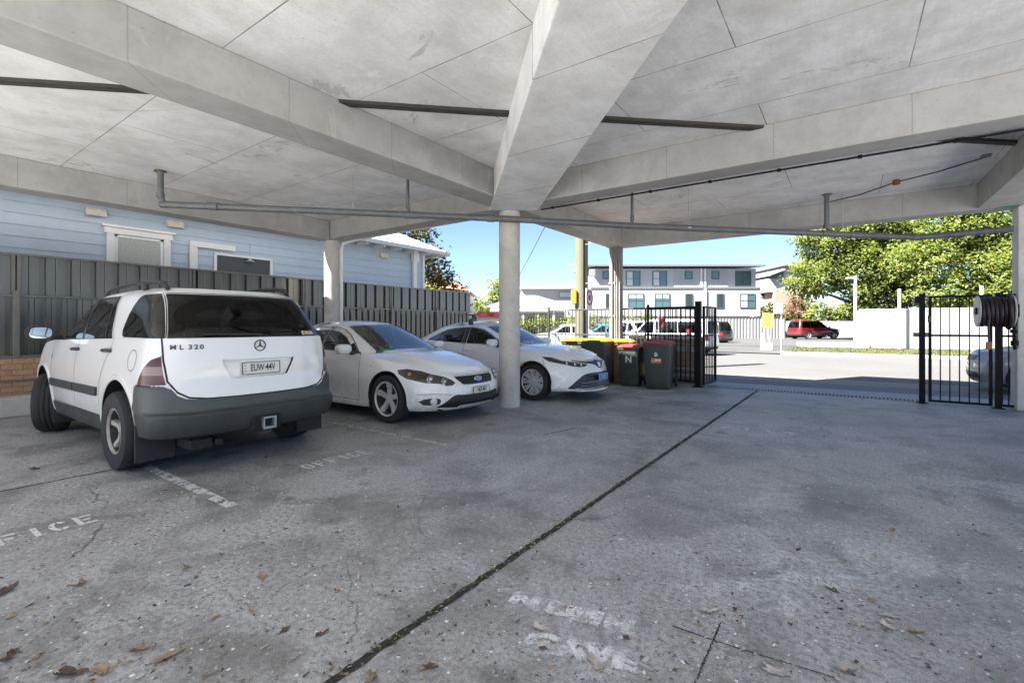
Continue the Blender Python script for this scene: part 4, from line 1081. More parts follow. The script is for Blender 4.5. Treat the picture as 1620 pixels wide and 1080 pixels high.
    st.quad(a,b,c,d_); o=st.build('sticker',mat('sticker_white',(.62,.58,.52),.5),car.root,recalc=False)
    s2=MB(); cc=P3(-.528,1.284,U,.006); s2.add([cc+Vector((0,.014*math.cos(t),.014*math.sin(t))) for t in [2*PI*k/14 for k in range(14)]],[tuple(range(14))])
    for zz,y0,y1 in ((1.298,-.545,-.64),(1.286,-.57,-.62),(1.268,-.52,-.65)): s2.quad(P3(y0,zz-.003,U,.006),P3(y1,zz-.003,U,.006),P3(y1,zz+.003,U,.006),P3(y0,zz+.003,U,.006))
    s2.build('sticker_print',mat('sticker_orange',(.50,.16,.03),.5),o,recalc=False)
    # bumper crease step, tow hitch
    hm=MB(); hm.box(-2.44,-2.15,-.055,.055,.375,.385); hm.box(-2.44,-2.15,-.055,.055,.465,.475); hm.box(-2.44,-2.15,-.055,-.045,.385,.465); hm.box(-2.44,-2.15,.045,.055,.385,.465)
    hm.box(-2.455,-2.44,-.062,.062,.368,.38); hm.box(-2.455,-2.44,-.062,.062,.47,.482); hm.box(-2.455,-2.44,-.062,-.05,.38,.47); hm.box(-2.455,-2.44,.05,.062,.38,.47)
    hm.build('tow_hitch',mat('hitch_steel',(.42,.43,.43),.35,.7,var=.2,vs=20),car.root)
    hm=MB(); hm.box(-2.40,-2.30,-.15,.15,.34,.52); hm.build('hitch_recess',M_dark,car.root,bevel=.03)
    hm=MB(); hm.box(-2.30,-2.0,.45,.62,.26,.34); hm.cyl((-2.32,.40,.30),(-2.0,.40,.30),.03); hm.build('exhaust',M_dark,car.root)
    # mudflaps
    for sg in (1,-1):
        mb=MB(); mb.box(rx-wr-.12,rx-wr-.095,sg*.60,sg*.91,.14,.48); mb.build('mudflap',M_tyre,car.root,bevel=.01)
        mb=MB(); mb.box(fx-wr-.11,fx-wr-.09,sg*.62,sg*.90,.16,.44); mb.build('mudflap',M_tyre,car.root,bevel=.01)
        # roof rail
        mb=MB(); pts=[(.10,.60,1.70),(-.05,.61,1.745),(-.4,.61,1.785),(-1.0,.61,1.80),(-1.45,.60,1.79),(-1.62,.595,1.765),(-1.70,.59,1.715)]
        mb.tube([(x,y*sg,z) for x,y,z in pts],[.016,.02,.02,.02,.024,.026,.022],8)
        mb.tube([(-1.18,.605*sg,1.79),(-1.19,.605*sg,1.72)],[.025,.03],8)
        mb.build('roof_rail',M_blackp,car.root,smooth=60)
        for x in (-.18+.22,-1.0):
            z=1.10 if x>-.5 else 1.115; D=L.S(x-.08,z); p=L.pt(D,z); mb=MB()
            mb.tube([(p.x+.09,(p.y+.004)*sg,z),(p.x+.075,(p.y+.03)*sg,z+.002),(p.x-.075,(p.y+.03)*sg,z+.004),(p.x-.09,(p.y+.004)*sg,z+.004)],.017,8); mb.build('door_handle',M_blackp,car.root,smooth=60)
    car.mirror(.86,1.035,1.275,.13,.25,.18,M_blackp)
    for x,st in ((fx,-24),(rx,0)):
        for sg in (1,-1): car.wheel(x,sg*.80,wr,.265,.215,5,st,M_rimdirty,True,'five')
    car.well(fx,arR-.004,zc,.89,.45); car.well(rx,arR-.004,zc,.90,.52)
    car.under(-.92,.92,.30,.46,.84); car.under(-2.2,-1.9,.34,.5,.6); mb=MB(); mb.box(-1.9,1.9,-.42,.42,.30,.62); mb.build('underbody',M_dark,car.root)
    mb=MB(); mb.cyl((rx,-.75,.36),(rx,.75,.36),.06); mb.lathe([(0,-.16),(.14,-.1),(.16,0),(.14,.1),(0,.16)],(rx,0,.34),'y',16); mb.build('rear_axle',M_dark,car.root)
    mb=MB(); mb.box(-2.15,1.0,-.80,.80,.62,.66); mb.build('cabin_floor',M_dashm,car.root)
    car.seats((.0,-.95),.86,.38,1.42); car.seats((-1.75,),.86,.38,1.36); car.dash(.55,1.0,1.16,.74,-.36)
    return car
suv=build_suv()
# ------------------------------------------------------------------ white sports sedan, nose to the aisle
def build_sedan():
    car=Car('parked_sedan','white sports sedan with black mesh grille parked beside the four wheel drive','sedan',(-6.68,5.30,0),0)
    fx,rx,wr=1.42,-1.418,.338
    L=Skin([(.17,2.20),(.22,2.30),(.30,2.375),(.44,2.38),(.56,2.35),(.66,2.27),(.72,2.17),(.80,1.98),(.95,1.75)],
           [(.17,-2.42),(.28,-2.50),(.50,-2.54),(.80,-2.51),(1.02,-2.46),(1.1,-2.44)],
           [(.15,.86),(.24,.905),(.40,.925),(.60,.934),(.76,.915),(.88,.885),(1.0,.845)],.85,2.45,.55,2.7,.035,ss=3.1)
    def belt(x): return float(np.interp(x,[-2.6,-2.0,-1.4,.6,.95,1.3,1.7,2.0,2.2,2.4],[.99,1.005,1.0,.945,.925,.875,.80,.735,.70,.675]))
    def topz(D):
        z=.9
        for _ in range(6): z=belt(L.pt(D,z).x)
        return z
    def tz(D):
        # front edge of the bonnet sits on a level line across the nose
        return max(topz(D),.685) if D<.5 else topz(D)
    n=100; top=[(L.L*i/n,topz(L.L*i/n)) for i in range(n+1)]
    outer=[(L.L*i/n,.19) for i in range(n+1)]+top[::-1]
    S=lambda x,z:('s',x,z); Rr=lambda y,z:('r',y,z); Fy=lambda y,z:('f',y,z)
    arR=.395; zc=.345
    regs=[
     ('door',[S(.83,.27),S(.85,.6),S(.80,.955),S(-.25,.99),S(-.27,.27)],M_wpaint,0,'both'),
     ('door',[S(-.27,.27),S(-.25,1.0),S(-1.30,1.03),S(-1.22,.85),S(-1.02,.66),S(-.93,.45),S(-.92,.27)],M_wpaint,0,'both'),
     ('sill_skirt',[S(.96,.18),S(.98,.255),S(-.98,.255),S(-.96,.18)],M_wpaint,.012,'both'),
     ('headlight',[S(1.60,.745),S(1.72,.760),S(1.9,.735),Fy(.66,.692),Fy(.54,.655),Fy(.47,.61),Fy(.445,.575),Fy(.49,.543),Fy(.58,.540),Fy(.65,.572),Fy(.70,.578),Fy(.78,.585),Fy(.83,.605),S(1.80,.635),S(1.65,.695)],M_hl2,.003,'both'),
     ('grille',[Fy(0,.652),Fy(.41,.655),Fy(.40,.63),Fy(.33,.55),Fy(.31,.543),Fy(0,.538)],M_mesh,-.012,'join'),
     ('intake',[Fy(0,.40),Fy(.33,.405),Fy(.44,.415),Fy(.50,.40),Fy(.67,.265),Fy(.68,.252),Fy(.40,.235),Fy(.37,.262),Fy(0,.262)],M_mesh,-.02,'join'),
     ('fog_recess',[Fy(.84,.335),Fy(.80,.37),Fy(.73,.385),Fy(.665,.375),Fy(.645,.34),Fy(.66,.30),Fy(.72,.285),Fy(.80,.29)],M_blackp,-.006,'both'),
     ('tail_light',[S(-2.1,.80),Rr(.55,.78),Rr(.55,.93),S(-2.15,.95)],M_tailred,.003,'both'),
     ('wheel_opening',circ(fx,zc,arR,40),None,0,'void'),('wheel_opening',circ(rx,zc,arR,40),None,0,'void'),
    ]
    gaps=[[S(.83,.27),S(.85,.6),S(.80,.955)],[S(-.27,.27),S(-.25,.98)],[S(-1.30,1.0),S(-1.22,.85),S(-1.02,.66),S(-.93,.45),S(-.92,.27)],[S(.83,.27),S(-.92,.27)],
          [S(1.70,.20),S(1.74,.45),S(1.66,.64),S(1.64,.70)],[Fy(.0,.665),Fy(.42,.668)],
          ([S(1.95,.43),Fy(.70,.44),Fy(.52,.42)],.006,False)]
    car.panels(L,outer,regs,('body',M_wpaint),gaps)
    # side light triangles of the intake, mesh bars, splitter
    for zz in np.linspace(.562,.642,6): car_bar=car.skin_ribbon('grille_bar',L,[Fy(.0,zz),Fy(.33+.07*(zz-.55)/.1,zz)],.006,-.004,M_greysteel)
    for zz in np.linspace(.285,.39,6): car.skin_ribbon('grille_bar',L,[Fy(.0,zz),Fy(.34,zz)],.006,-.012,M_greysteel)
    car.skin_ribbon('grille_frame',L,[Fy(0,.540),Fy(.31,.545),Fy(.335,.555),Fy(.405,.632)],.010,.0,M_greysteel,.004)
    car.skin_ribbon('intake_divider',L,[Fy(.345,.40),Fy(.385,.262)],.012,-.01,M_greysteel,.004)
    # lamps inside the headlight and the fog recess
    for sg in (1,-1):
        for y,z,r in ((.58,.600,.050),(.715,.635,.056)):
            D=L.Fy(y,z); p=L.pt(D,z); nn=L.nrm(D,z); p=Vector((p.x,p.y*sg,p.z)); nn=Vector((nn.x,nn.y*sg,nn.z)); nn=(nn+Vector((1,0,0))).normalized()
            Mx=Matrix.Translation(p+nn*.002)@nn.to_track_quat('Z','Y').to_matrix().to_4x4()
            mb=MB(); mb.lathe([(r,0),(r,.006),(r*.86,.008),(r*.82,.002)],n=24,M=Mx,cap=False); o=mb.build('lamp',M_chrome,car.root,smooth=40)
            mb=MB(); mb.lathe([(r*.83,.001),(r*.5,.003),(0,.003)],n=24,M=Mx); mb.build('lamp_bowl',M_barrel,o,smooth=40)
            mb=MB(); mb.lathe([(r*.46,.003),(r*.40,.010),(r*.2,.014),(0,.015)],n=18,M=Mx); mb.build('lamp_lens',M_lens,o,smooth=60)
        D=L.S(1.80,.70); p=L.pt(D,.70); nn=L.nrm(D,.70); p=Vector((p.x,p.y*sg,p.z)); nn=Vector((nn.x,nn.y*sg,nn.z))
        Mx=Matrix.Translation(p+nn*.004)@nn.to_track_quat('Z','Y').to_matrix().to_4x4(); mb=MB(); mb.lathe([(.030,0),(.026,.005),(0,.007)],n=16,M=Mx); mb.build('indicator',M_ind,car.root,smooth=50)
        D=L.Fy(.72,.335); p=L.pt(D,.335); nn=L.nrm(D,.335); p=Vector((p.x,p.y*sg,p.z)); nn=Vector((nn.x+.5,nn.y*sg,nn.z)).normalized()
        Mx=Matrix.Translation(p)@nn.to_track_quat('Z','Y').to_matrix().to_4x4()
        mb=MB(); mb.lathe([(.048,-.01),(.048,.006),(.036,.008),(.034,0),(.02,.002),(0,.006)],n=20,M=Mx); mb.build('fog_lamp',M_rim,car.root,smooth=40)
    # badge and plate
    D=0; p=L.pt(0,.598); nn=L.nrm(0,.598)
    Mx=face(p+nn*.008,(1,0,0),20)
    mb=MB(); mb.add([Mx@Vector((.082*math.cos(a),.037*math.sin(a),.0)) for a in [2*PI*k/32 for k in range(32)]]+[Mx@Vector((.076*math.cos(a),.032*math.sin(a),.007)) for a in [2*PI*k/32 for k in range(32)]],[tuple(range(32,64))]+[(i,(i+1)%32,32+(i+1)%32,32+i) for i in range(32)])
    o=mb.build('badge',M_chrome,car.root,smooth=40)
    mb=MB(); mb.add([Mx@Vector((.066*math.cos(a),.025*math.sin(a),.0082)) for a in [2*PI*k/32 for k in range(32)]],[tuple(range(32))]); mb.build('badge_field',mat('badge_navy',(.02,.035,.14),.2),o,recalc=False)
    text_obj('badge_text','Ford',.040,Mx@Matrix.Translation((0,0,.0095)),M_chrome,o,sx=1.05,bold=.001)
    p=L.pt(0,.455)
    plate(car,face((p.x+.02,0,.452),(1,0,0),4),.372,.10,'NIX·407',M_plate_y,M_ink,.085,.70,'NSW')
    # greenhouse
    ar=lambda x,z: -.05*max(0,(abs(x+.42)-.25)/.9)**2*max(0,min(1,(z-1.0)/.3))
    U=Skin([(.85,1.28),(.93,1.16),(1.05,.93),(1.2,.62),(1.32,.33),(1.39,.12),(1.42,-.05)],
           [(.85,-2.15),(1.0,-1.98),(1.15,-1.66),(1.28,-1.37),(1.36,-1.18),(1.42,-.98)],
           [(.85,.865),(.98,.82),(1.12,.755),(1.26,.68),(1.34,.62),(1.39,.555),(1.42,.47)],.52,2.4,.42,2.7,.05,ar,sf=1.0,ss=2.2,sr=1.0)
    n=80; outer=[(U.L*i/n,.86) for i in range(n+1)]+[(U.L*(n-i)/n,1.42) for i in range(n+1)]
    ur=[
     ('windscreen',[Fy(0,.90),Fy(.70,.93),Fy(.665,1.0),Fy(.575,1.25),Fy(.52,1.352),Fy(.3,1.372),Fy(0,1.378)],M_screen,-.002,'join'),
     ('side_window',[S(.66,.965),S(.50,1.08),S(.30,1.20),S(.10,1.285),S(-.10,1.325),S(-.26,1.335),S(-.255,.985)],M_glass,-.003,'both'),
     ('side_window',[S(-.32,.99),S(-.32,1.336),S(-.55,1.33),S(-.80,1.30),S(-1.02,1.23),S(-1.25,1.10),S(-1.30,1.04),S(-1.24,1.025)],M_glass,-.003,'both'),
     ('rear_window',[Rr(0,1.0),Rr(.66,1.02),Rr(.50,1.33),Rr(0,1.35)],M_glass,-.002,'join'),
    ]
    bl=[([S(.72,.955),S(-1.30,1.025)],.022,False),([S(-.29,.985),S(-.29,1.34)],.045,False),([S(.68,.962),S(.50,1.09),S(.30,1.21),S(.10,1.295),S(-.10,1.335),S(-.55,1.342),S(-.80,1.312),S(-1.02,1.24),S(-1.27,1.11)],.016,False),
        ([Fy(.70,.93),Fy(.665,1.0),Fy(.58,1.25),Fy(.527,1.355),Fy(.3,1.376),Fy(0,1.382)],.012,False)]
    car.panels(U,outer,ur,('body',M_wpaint),bl,seam=M_blackp)
    # weather shields over the side windows
    car.skin_ribbon('weather_shield',U,[S(.46,1.085),S(.28,1.19),S(.08,1.265),S(-.10,1.295),S(-.30,1.308),S(-.6,1.298),S(-.9,1.235)],.06,.012,M_tint)
    zm=lambda x: 1.452-.05*max(0,(abs(x+.42)-.25)/.9)**2
    car.roof('roof',U,1.42,zm,M_wpaint)
    def creases(x,y):
        c=float(np.interp(x,[.7,1.6,2.3],[.56,.50,.38])); t=max(0,min(1,(c+.06-abs(y))/.06)); t=t*t*(3-2*t)
        return .026*t*float(np.interp(x,[.6,1.0,2.0,2.3],[.3,1,1,.35]))
    Ds=list(np.linspace(L.S(.62,.95),0.0,44))
    car.hood('bonnet',L,Ds,topz,lambda x:float(np.interp(x,[.6,1.0,1.4,1.8,2.05,2.2,2.3,2.4],[.99,.975,.935,.875,.81,.755,.71,.675])),M_wpaint,3.0,creases,26)
    Ds=list(np.linspace(L.S(-1.35,1.0),L.L,24))
    car.hood('boot_lid',L,Ds,topz,lambda x:float(np.interp(x,[-2.6,-2.3,-1.3],[1.0,1.04,1.06])),M_wpaint)
    for sg in (1,-1):
        mb=MB(); mb.tube([(1.05,.15*sg+.1,.985),(1.0,.5*sg,.985)],.012,6); mb.build('wiper',M_blackp,car.root)
    car.skin_ribbon('cowl',U,[Fy(0,.925),Fy(.72,.945)],.06,.006,M_blackp)
    for x in (-.12,-1.05):
        z=.86
        for sg in (1,-1):
            D=L.S(x,z); p=L.pt(D,z); mb=MB()
            mb.tube([(p.x+.1,(p.y+.002)*sg,z),(p.x+.08,(p.y+.028)*sg,z),(p.x-.08,(p.y+.028)*sg,z+.004),(p.x-.1,(p.y+.002)*sg,z+.004)],.015,8); mb.build('door_handle',M_wpaint,car.root,smooth=60)
    D=L.S(1.02,.80); p=L.pt(D,.78)
    for sg in (1,-1):
        mb=MB(); mb.box(p.x-.04,p.x+.04,sg*(p.y-.004)-.004,sg*(p.y-.004)+.004,.765,.785); mb.build('side_repeater',M_ind,car.root,bevel=.003)
    car.mirror(.60,1.0,1.01,.13,.24,.15,M_wpaint)
    for x in (fx,rx):
        for sg in (1,-1): car.wheel(x,sg*.80,wr,.235,.243,5,0,M_rim,False,'star')
    car.well(fx,arR-.004,zc,.905,.5); car.well(rx,arR-.004,zc,.90,.5)
    car.lip(L,fx,zc,arR,-12,192,.03,.006,M_wpaint); car.lip(L,rx,zc,arR,-12,192,.03,.006,M_wpaint)
    mb=MB(); mb.box(-2.3,2.1,-.45,.45,.2,.5); mb.box(-.95,.95,-.80,.80,.2,.45); mb.box(1.85,2.15,-.6,.6,.2,.5); mb.build('underbody',M_dark,car.root)
    mb=MB(); mb.box(-1.9,1.05,-.80,.80,.48,.52); mb.box(-1.95,-1.35,-.7,.7,.5,1.0); mb.build('cabin_floor',M_dashm,car.root)
    car.seats((-.05,),.62,.36,1.22); car.seats((-.95,),.62,.36,1.16); car.dash(.52,1.2,.93,.72,-.36)
    # green pass behind the windscreen, near the passenger's corner on the driver's side
    mb=MB(); p0=U.pt(U.Fy(.50,.99),.99); mb.box(-.11,.11,-.003,.003,0,.07); o=mb.build('permit_card',mat('permit_green',(.05,.42,.12),.5),car.root,loc=(p0.x-.07,-.46,.955)); o.rotation_euler=(R(35),0,R(65))
    return car
sedan=build_sedan()

def build_taxi():
    car=Car('taxi_sedan','white taxi sedan with a red roof sign behind the middle column','taxi',(-6.08,8.13,0),0)
    fx,rx,wr=1.41,-1.415,.335
    L=Skin([(.17,2.28),(.21,2.40),(.26,2.43),(.34,2.39),(.50,2.36),(.60,2.33),(.68,2.28),(.76,2.18),(.85,2.0),(1.0,1.6)],
           [(.17,-2.36),(.28,-2.45),(.50,-2.47),(.80,-2.45),(1.02,-2.42),(1.1,-2.40)],
           [(.15,.85),(.24,.895),(.40,.912),(.60,.92),(.78,.90),(.92,.87),(1.02,.835)],.92,2.3,.55,2.7,.035,ss=3.1)
    def belt(x): return float(np.interp(x,[-2.6,-2.0,-1.4,.6,.95,1.3,1.7,2.0,2.2,2.4],[1.02,1.03,1.01,.95,.935,.90,.84,.785,.745,.70]))
    def topz(D):
        z=.9
        for _ in range(6): z=belt(L.pt(D,z).x)
        return z
    n=100; top=[(L.L*i/n,topz(L.L*i/n)) for i in range(n+1)]
    outer=[(L.L*i/n,.19) for i in range(n+1)]+top[::-1]
    S=lambda x,z:('s',x,z); Rr=lambda y,z:('r',y,z); Fy=lambda y,z:('f',y,z)
    arR=.392; zc=.345
    regs=[
     ('door',[S(.83,.27),S(.85,.6),S(.80,.965),S(-.25,1.0),S(-.27,.27)],M_wpaint,0,'both'),
     ('door',[S(-.27,.27),S(-.25,1.0),S(-1.30,1.03),S(-1.22,.85),S(-1.02,.66),S(-.93,.45),S(-.92,.27)],M_wpaint,0,'both'),
     ('headlight',[S(1.58,.80),S(1.75,.79),Fy(.72,.735),Fy(.55,.70),Fy(.40,.675),Fy(.36,.655),Fy(.44,.625),Fy(.55,.62),Fy(.66,.64),Fy(.78,.685),S(1.72,.72),S(1.62,.77)],M_hl,.003,'both'),
     ('upper_grille',[Fy(0,.735),Fy(.12,.715),Fy(.35,.705),Fy(.6,.735),Fy(.6,.722),Fy(.38,.677),Fy(.2,.66),Fy(.12,.62),Fy(.07,.585),Fy(0,.58)],M_mesh,-.004,'join'),
     ('lower_grille',[Fy(0,.515),Fy(.30,.515),Fy(.46,.50),Fy(.54,.47),Fy(.64,.385),Fy(.76,.265),Fy(.76,.245),Fy(.60,.235),Fy(0,.235)],M_mesh,-.018,'join'),
     ('tail_light',[S(-2.05,.84),Rr(.55,.82),Rr(.55,.95),S(-2.1,.97)],M_tailred,.003,'both'),
     ('wheel_opening',circ(fx,zc,arR,40),None,0,'void'),('wheel_opening',circ(rx,zc,arR,40),None,0,'void'),
    ]
    gaps=[[S(.83,.27),S(.85,.6),S(.80,.955)],[S(-.27,.27),S(-.25,.98)],[S(-1.30,1.0),S(-1.22,.85),S(-1.02,.66),S(-.93,.45),S(-.92,.27)],[S(.83,.27),S(-.92,.27)],
          [S(1.72,.22),S(1.76,.45),S(1.66,.66),S(1.6,.77)],[Fy(0,.745),Fy(.35,.715),Fy(.6,.742)]]
    car.panels(L,outer,regs,('body',M_wpaint),gaps)
    for sg in (1,-1):
        for y,z,r in ((.50,.660,.017),(.60,.672,.019),(.70,.69,.019)):
            D=L.Fy(y,z); p=L.pt(D,z); nn=L.nrm(D,z); p=Vector((p.x,p.y*sg,p.z)); nn=(Vector((nn.x,nn.y*sg,nn.z))+Vector((.7,0,0))).normalized()
            Mx=Matrix.Translation(p+nn*.003)@nn.to_track_quat('Z','Y').to_matrix().to_4x4()
            mb=MB(); mb.lathe([(r*1.3,0),(r*1.3,.004),(r,.006)],n=16,M=Mx,cap=False); o=mb.build('lamp',M_chrome,car.root,smooth=40)
            mb=MB(); mb.lathe([(r,.003),(r*.6,.009),(0,.011)],n=16,M=Mx); mb.build('lamp_lens',M_lens,o,smooth=60)
    car.skin_ribbon('light_strip',L,[Fy(.40,.668),Fy(.55,.690),Fy(.72,.722),S(1.75,.775)],.008,.003,M_chrome,.003)
    for k,zz in enumerate((.46,.405,.35,.30,.258)):
        car.skin_ribbon('grille_bar',L,[Fy(0,zz),Fy(.30,zz),Fy(.46+.055*k,zz-.012)],.012,-.014,M_chrome if k>1 else M_greysteel,.018)
    car.skin_ribbon('chrome_strip',L,[Fy(.13,.628),Fy(.22,.662),Fy(.39,.680),Fy(.60,.724)],.010,.0,M_chrome,.006)
    car.skin_ribbon('splitter',L,[Fy(0,.20),Fy(.6,.205),Fy(.80,.24)],.025,.0,M_wpaint,.02)
    p=L.pt(0,.645); nn=L.nrm(0,.645); Mx=face(p+nn*.012,(1,0,0),18)
    o=None
    for (a_,b_) in ((.062,.043),(.036,.014),(.017,.040)):
        mb=MB(); mb.tube([Mx@Vector((a_*math.cos(t),b_*math.sin(t)+(.020 if a_<.06 and a_>.02 else 0),0)) for t in [2*PI*k/28 for k in range(29)]],.006,6,cap=False); oo=mb.build('badge',M_chrome,car.root,smooth=60)
    p=L.pt(0,.42)
    pl=plate(car,face((p.x+.03,0,.43),(1,0,0),2),.372,.105,'T5147',M_plate_b,M_plate_w,.075,.85)
    ar=lambda x,z: -.05*max(0,(abs(x+.42)-.25)/.95)**2*max(0,min(1,(z-1.0)/.3))
    U=Skin([(.85,1.36),(.93,1.22),(1.05,.98),(1.2,.66),(1.32,.36),(1.385,.14),(1.415,-.05)],
           [(.85,-2.25),(1.0,-2.05),(1.15,-1.74),(1.28,-1.45),(1.36,-1.24),(1.415,-1.02)],
           [(.85,.85),(.98,.81),(1.12,.75),(1.26,.68),(1.34,.62),(1.385,.555),(1.415,.47)],.55,2.4,.42,2.7,.05,ar,sf=1.0,ss=2.2,sr=1.0)
    n=80; outer=[(U.L*i/n,.86) for i in range(n+1)]+[(U.L*(n-i)/n,1.415) for i in range(n+1)]
    ur=[
     ('windscreen',[Fy(0,.90),Fy(.70,.93),Fy(.665,1.0),Fy(.575,1.25),Fy(.52,1.345),Fy(.3,1.365),Fy(0,1.37)],M_screen,-.002,'join'),
     ('side_window',[S(.68,.975),S(.50,1.09),S(.30,1.20),S(.10,1.28),S(-.10,1.315),S(-.24,1.322),S(-.235,.995)],M_glass,-.003,'both'),
     ('side_window',[S(-.36,1.0),S(-.36,1.322),S(-.60,1.31),S(-.85,1.27),S(-1.10,1.18),S(-1.32,1.08),S(-1.36,1.05),S(-1.30,1.035)],M_glass,-.003,'both'),
     ('rear_window',[Rr(0,1.02),Rr(.66,1.04),Rr(.50,1.32),Rr(0,1.34)],M_glass,-.002,'join'),
    ]
    bl=[([S(-.30,.99),S(-.30,1.325)],.11,False),([S(.70,.972),S(.50,1.10),S(.30,1.21),S(.10,1.29),S(-.10,1.325),S(-.6,1.322),S(-.85,1.282),S(-1.10,1.19),S(-1.35,1.07)],.014,False),([S(-1.05,1.02),S(-.98,1.23)],.025,False),
        ([Fy(.70,.93),Fy(.665,1.0),Fy(.58,1.25),Fy(.527,1.35),Fy(.3,1.37),Fy(0,1.375)],.012,False)]
    car.panels(U,outer,ur,('body',M_wpaint),bl,seam=M_blackp)
    car.skin_ribbon('window_chrome',U,[S(.72,.968),S(-1.36,1.04)],.014,.004,M_chrome)
    zm=lambda x: 1.447-.05*max(0,(abs(x+.42)-.25)/.95)**2
    car.roof('roof',U,1.415,zm,M_wpaint)
    def creases(x,y):
        c=float(np.interp(x,[.7,1.6,2.3],[.60,.46,.22])); t=max(0,min(1,(c+.07-abs(y))/.07)); t=t*t*(3-2*t)
        return .020*t*float(np.interp(x,[.6,1.0,2.0,2.3],[.3,1,1,.2]))
    Ds=list(np.linspace(L.S(.62,.95),0.0,44))
    car.hood('bonnet',L,Ds,topz,lambda x:float(np.interp(x,[.6,1.0,1.4,1.8,2.05,2.2,2.3,2.4],[1.0,.985,.955,.90,.845,.795,.745,.70])),M_wpaint,3.0,creases,26)
    Ds=list(np.linspace(L.S(-1.35,1.0),L.L,24))
    car.hood('boot_lid',L,Ds,topz,lambda x:float(np.interp(x,[-2.6,-2.3,-1.3],[1.04,1.08,1.08])),M_wpaint)
    car.skin_ribbon('cowl',U,[Fy(0,.925),Fy(.72,.945)],.06,.006,M_blackp)
    for x in (-.10,-1.05):
        z=.87
        for sg in (1,-1):
            D=L.S(x,z); p=L.pt(D,z); mb=MB()
            mb.tube([(p.x+.1,(p.y+.002)*sg,z),(p.x+.08,(p.y+.028)*sg,z),(p.x-.08,(p.y+.028)*sg,z+.004),(p.x-.1,(p.y+.002)*sg,z+.004)],.014,8); mb.build('door_handle',M_wpaint,car.root,smooth=60)
    car.mirror(.60,1.0,1.03,.13,.23,.15,M_wpaint)
    # orange-red taxi wing emblem and panel on the door
    for sg in (1,-1):
        for (x,z,w_,h_) in ((1.16,.62,.15,.10),(.95,.84,.07,.025)):
            D=L.S(x,z); vs=[]
            for (dx,dz) in ((-w_/2,-h_/2),(w_/2,h_*.1),(w_/2,h_/2),(-w_/2*.2,h_/2)):
                q=L.pt(L.S(x+dx,z+dz),z+dz); vs.append((q.x,(q.y+.003)*sg,q.z))
            mb=MB(); mb.add(vs,[(0,1,2,3)]); mb.build('decal',mat('taxi_red',(.62,.06,.03),.4),car.root,recalc=False)
    for x in (fx,rx):
        for sg in (1,-1): car.wheel(x,sg*.79,wr,.215,.235,9,0,M_rim,False,'twin')
    car.well(fx,arR-.004,zc,.895,.5); car.well(rx,arR-.004,zc,.89,.5)
    car.lip(L,fx,zc,arR,-12,192,.03,.006,M_wpaint); car.lip(L,rx,zc,arR,-12,192,.03,.006,M_wpaint)
    mb=MB(); mb.box(-2.25,2.1,-.45,.45,.2,.5); mb.box(-.95,.95,-.80,.80,.2,.45); mb.build('underbody',M_dark,car.root)
    mb=MB(); mb.box(-1.9,1.05,-.80,.80,.48,.52); mb.box(-1.95,-1.4,-.7,.7,.5,1.0); mb.build('cabin_floor',M_dashm,car.root)
    car.seats((-.05,),.62,.36,1.22); car.seats((-.95,),.62,.36,1.16); car.dash(.52,1.25,.94,.72,-.36)
    # roof bar and sign
    for x in (-.30,):
        mb=MB(); mb.box(x-.03,x+.03,-.60,.60,1.475,1.505); mb.box(x-.04,x+.04,-.62,-.54,1.38,1.48); mb.box(x-.04,x+.04,.54,.62,1.38,1.48); mb.build('roof_bar',M_blackp,car.root,bevel=.008)
    sgn=MB(); pr=[(-.42,1.50),(-.42,1.545),(-.27,1.665),(.27,1.665),(.42,1.545),(.42,1.50)]
    sgn.prism(pr,lambda u,v,w:(w,u,v),-.36,-.24); o=sgn.build('roof_sign',mat('sign_red',(.55,.07,.06),.35,var=.1),car.root,bevel=.015)
    sb=MB(); sb.box(-.375,-.225,-.46,.46,1.495,1.53); sb.box(-.36,-.24,.30,.455,1.53,1.62); sb.box(-.36,-.24,-.455,-.30,1.53,1.56); sb.build('sign_base',M_galv,o,bevel=.01)
    Mx=face((-.237,0,1.60),(1,0,0),0); text_obj('sign_text','Taxis',.12,Mx,M_ink,o,sx=.95,bold=.003)
    sb=MB(); sb.box(-.34,-.23,-.44,.44,1.45,1.493); sb.build('light_strip',mat('strip_pale',(.70,.66,.50),.4),o,bevel=.006)
    sb=MB(); sb.lathe([(.028,0),(.026,.03),(.012,.045),(0,.046)],(-.3,.0,1.664),n=14); sb.build('beacon',mat('beacon_amber',(.75,.20,.02),.2),o,smooth=50)
    cs=MB(); cs.cyl((-.30,.50,1.52),(-.30,.50,1.60),.04); cs.cyl((-.30,-.50,1.52),(-.30,-.50,1.60),.04); cs.build('sign_lamp',M_blackp,o,smooth=40)
    return car
taxi=build_taxi()
# ------------------------------------------------------------------ gate line: fences, gates, drain, bins, reel
def bar_fence(name,label,cat,p,q,z0,z1,step,m,rails,posts=(),r=.008,post_w=.05,group=None,square=True):
    p=Vector((p[0],p[1],0)); q=Vector((q[0],q[1],0)); d=q-p; L=d.length; rz=math.atan2(d.y,d.x)
    o=empty(name,p,rz,label,cat,group)
    for z in rails:
        mb=MB(); mb.box(0,L,-.019,.019,z-.019,z+.019); mb.build('rail',m,o,bevel=.003)
    mb=MB(); n=int(L/step)
    for k in range(n+1):
        x=L*k/max(1,n); mb.box(x-r,x+r,-r,r,z0,z1-.019)
    mb.build('bars',m,o)
    for x in posts:
        mb=MB(); w=post_w/2; mb.box(x-w,x+w,-w-.002,w+.002,0,z1+.06); mb.box(x-w*2,x+w*2,-w*2,w*2,0,.008); mb.build('post',m,o,bevel=.004)
    return o
bar_fence('bar_fence','grey steel bar fence behind the bins and around the far column','fence',(-6.63,11.12),(-3.95,11.12),.09,1.79,.10,M_greysteel,(.09,1.13,1.77),(0,))
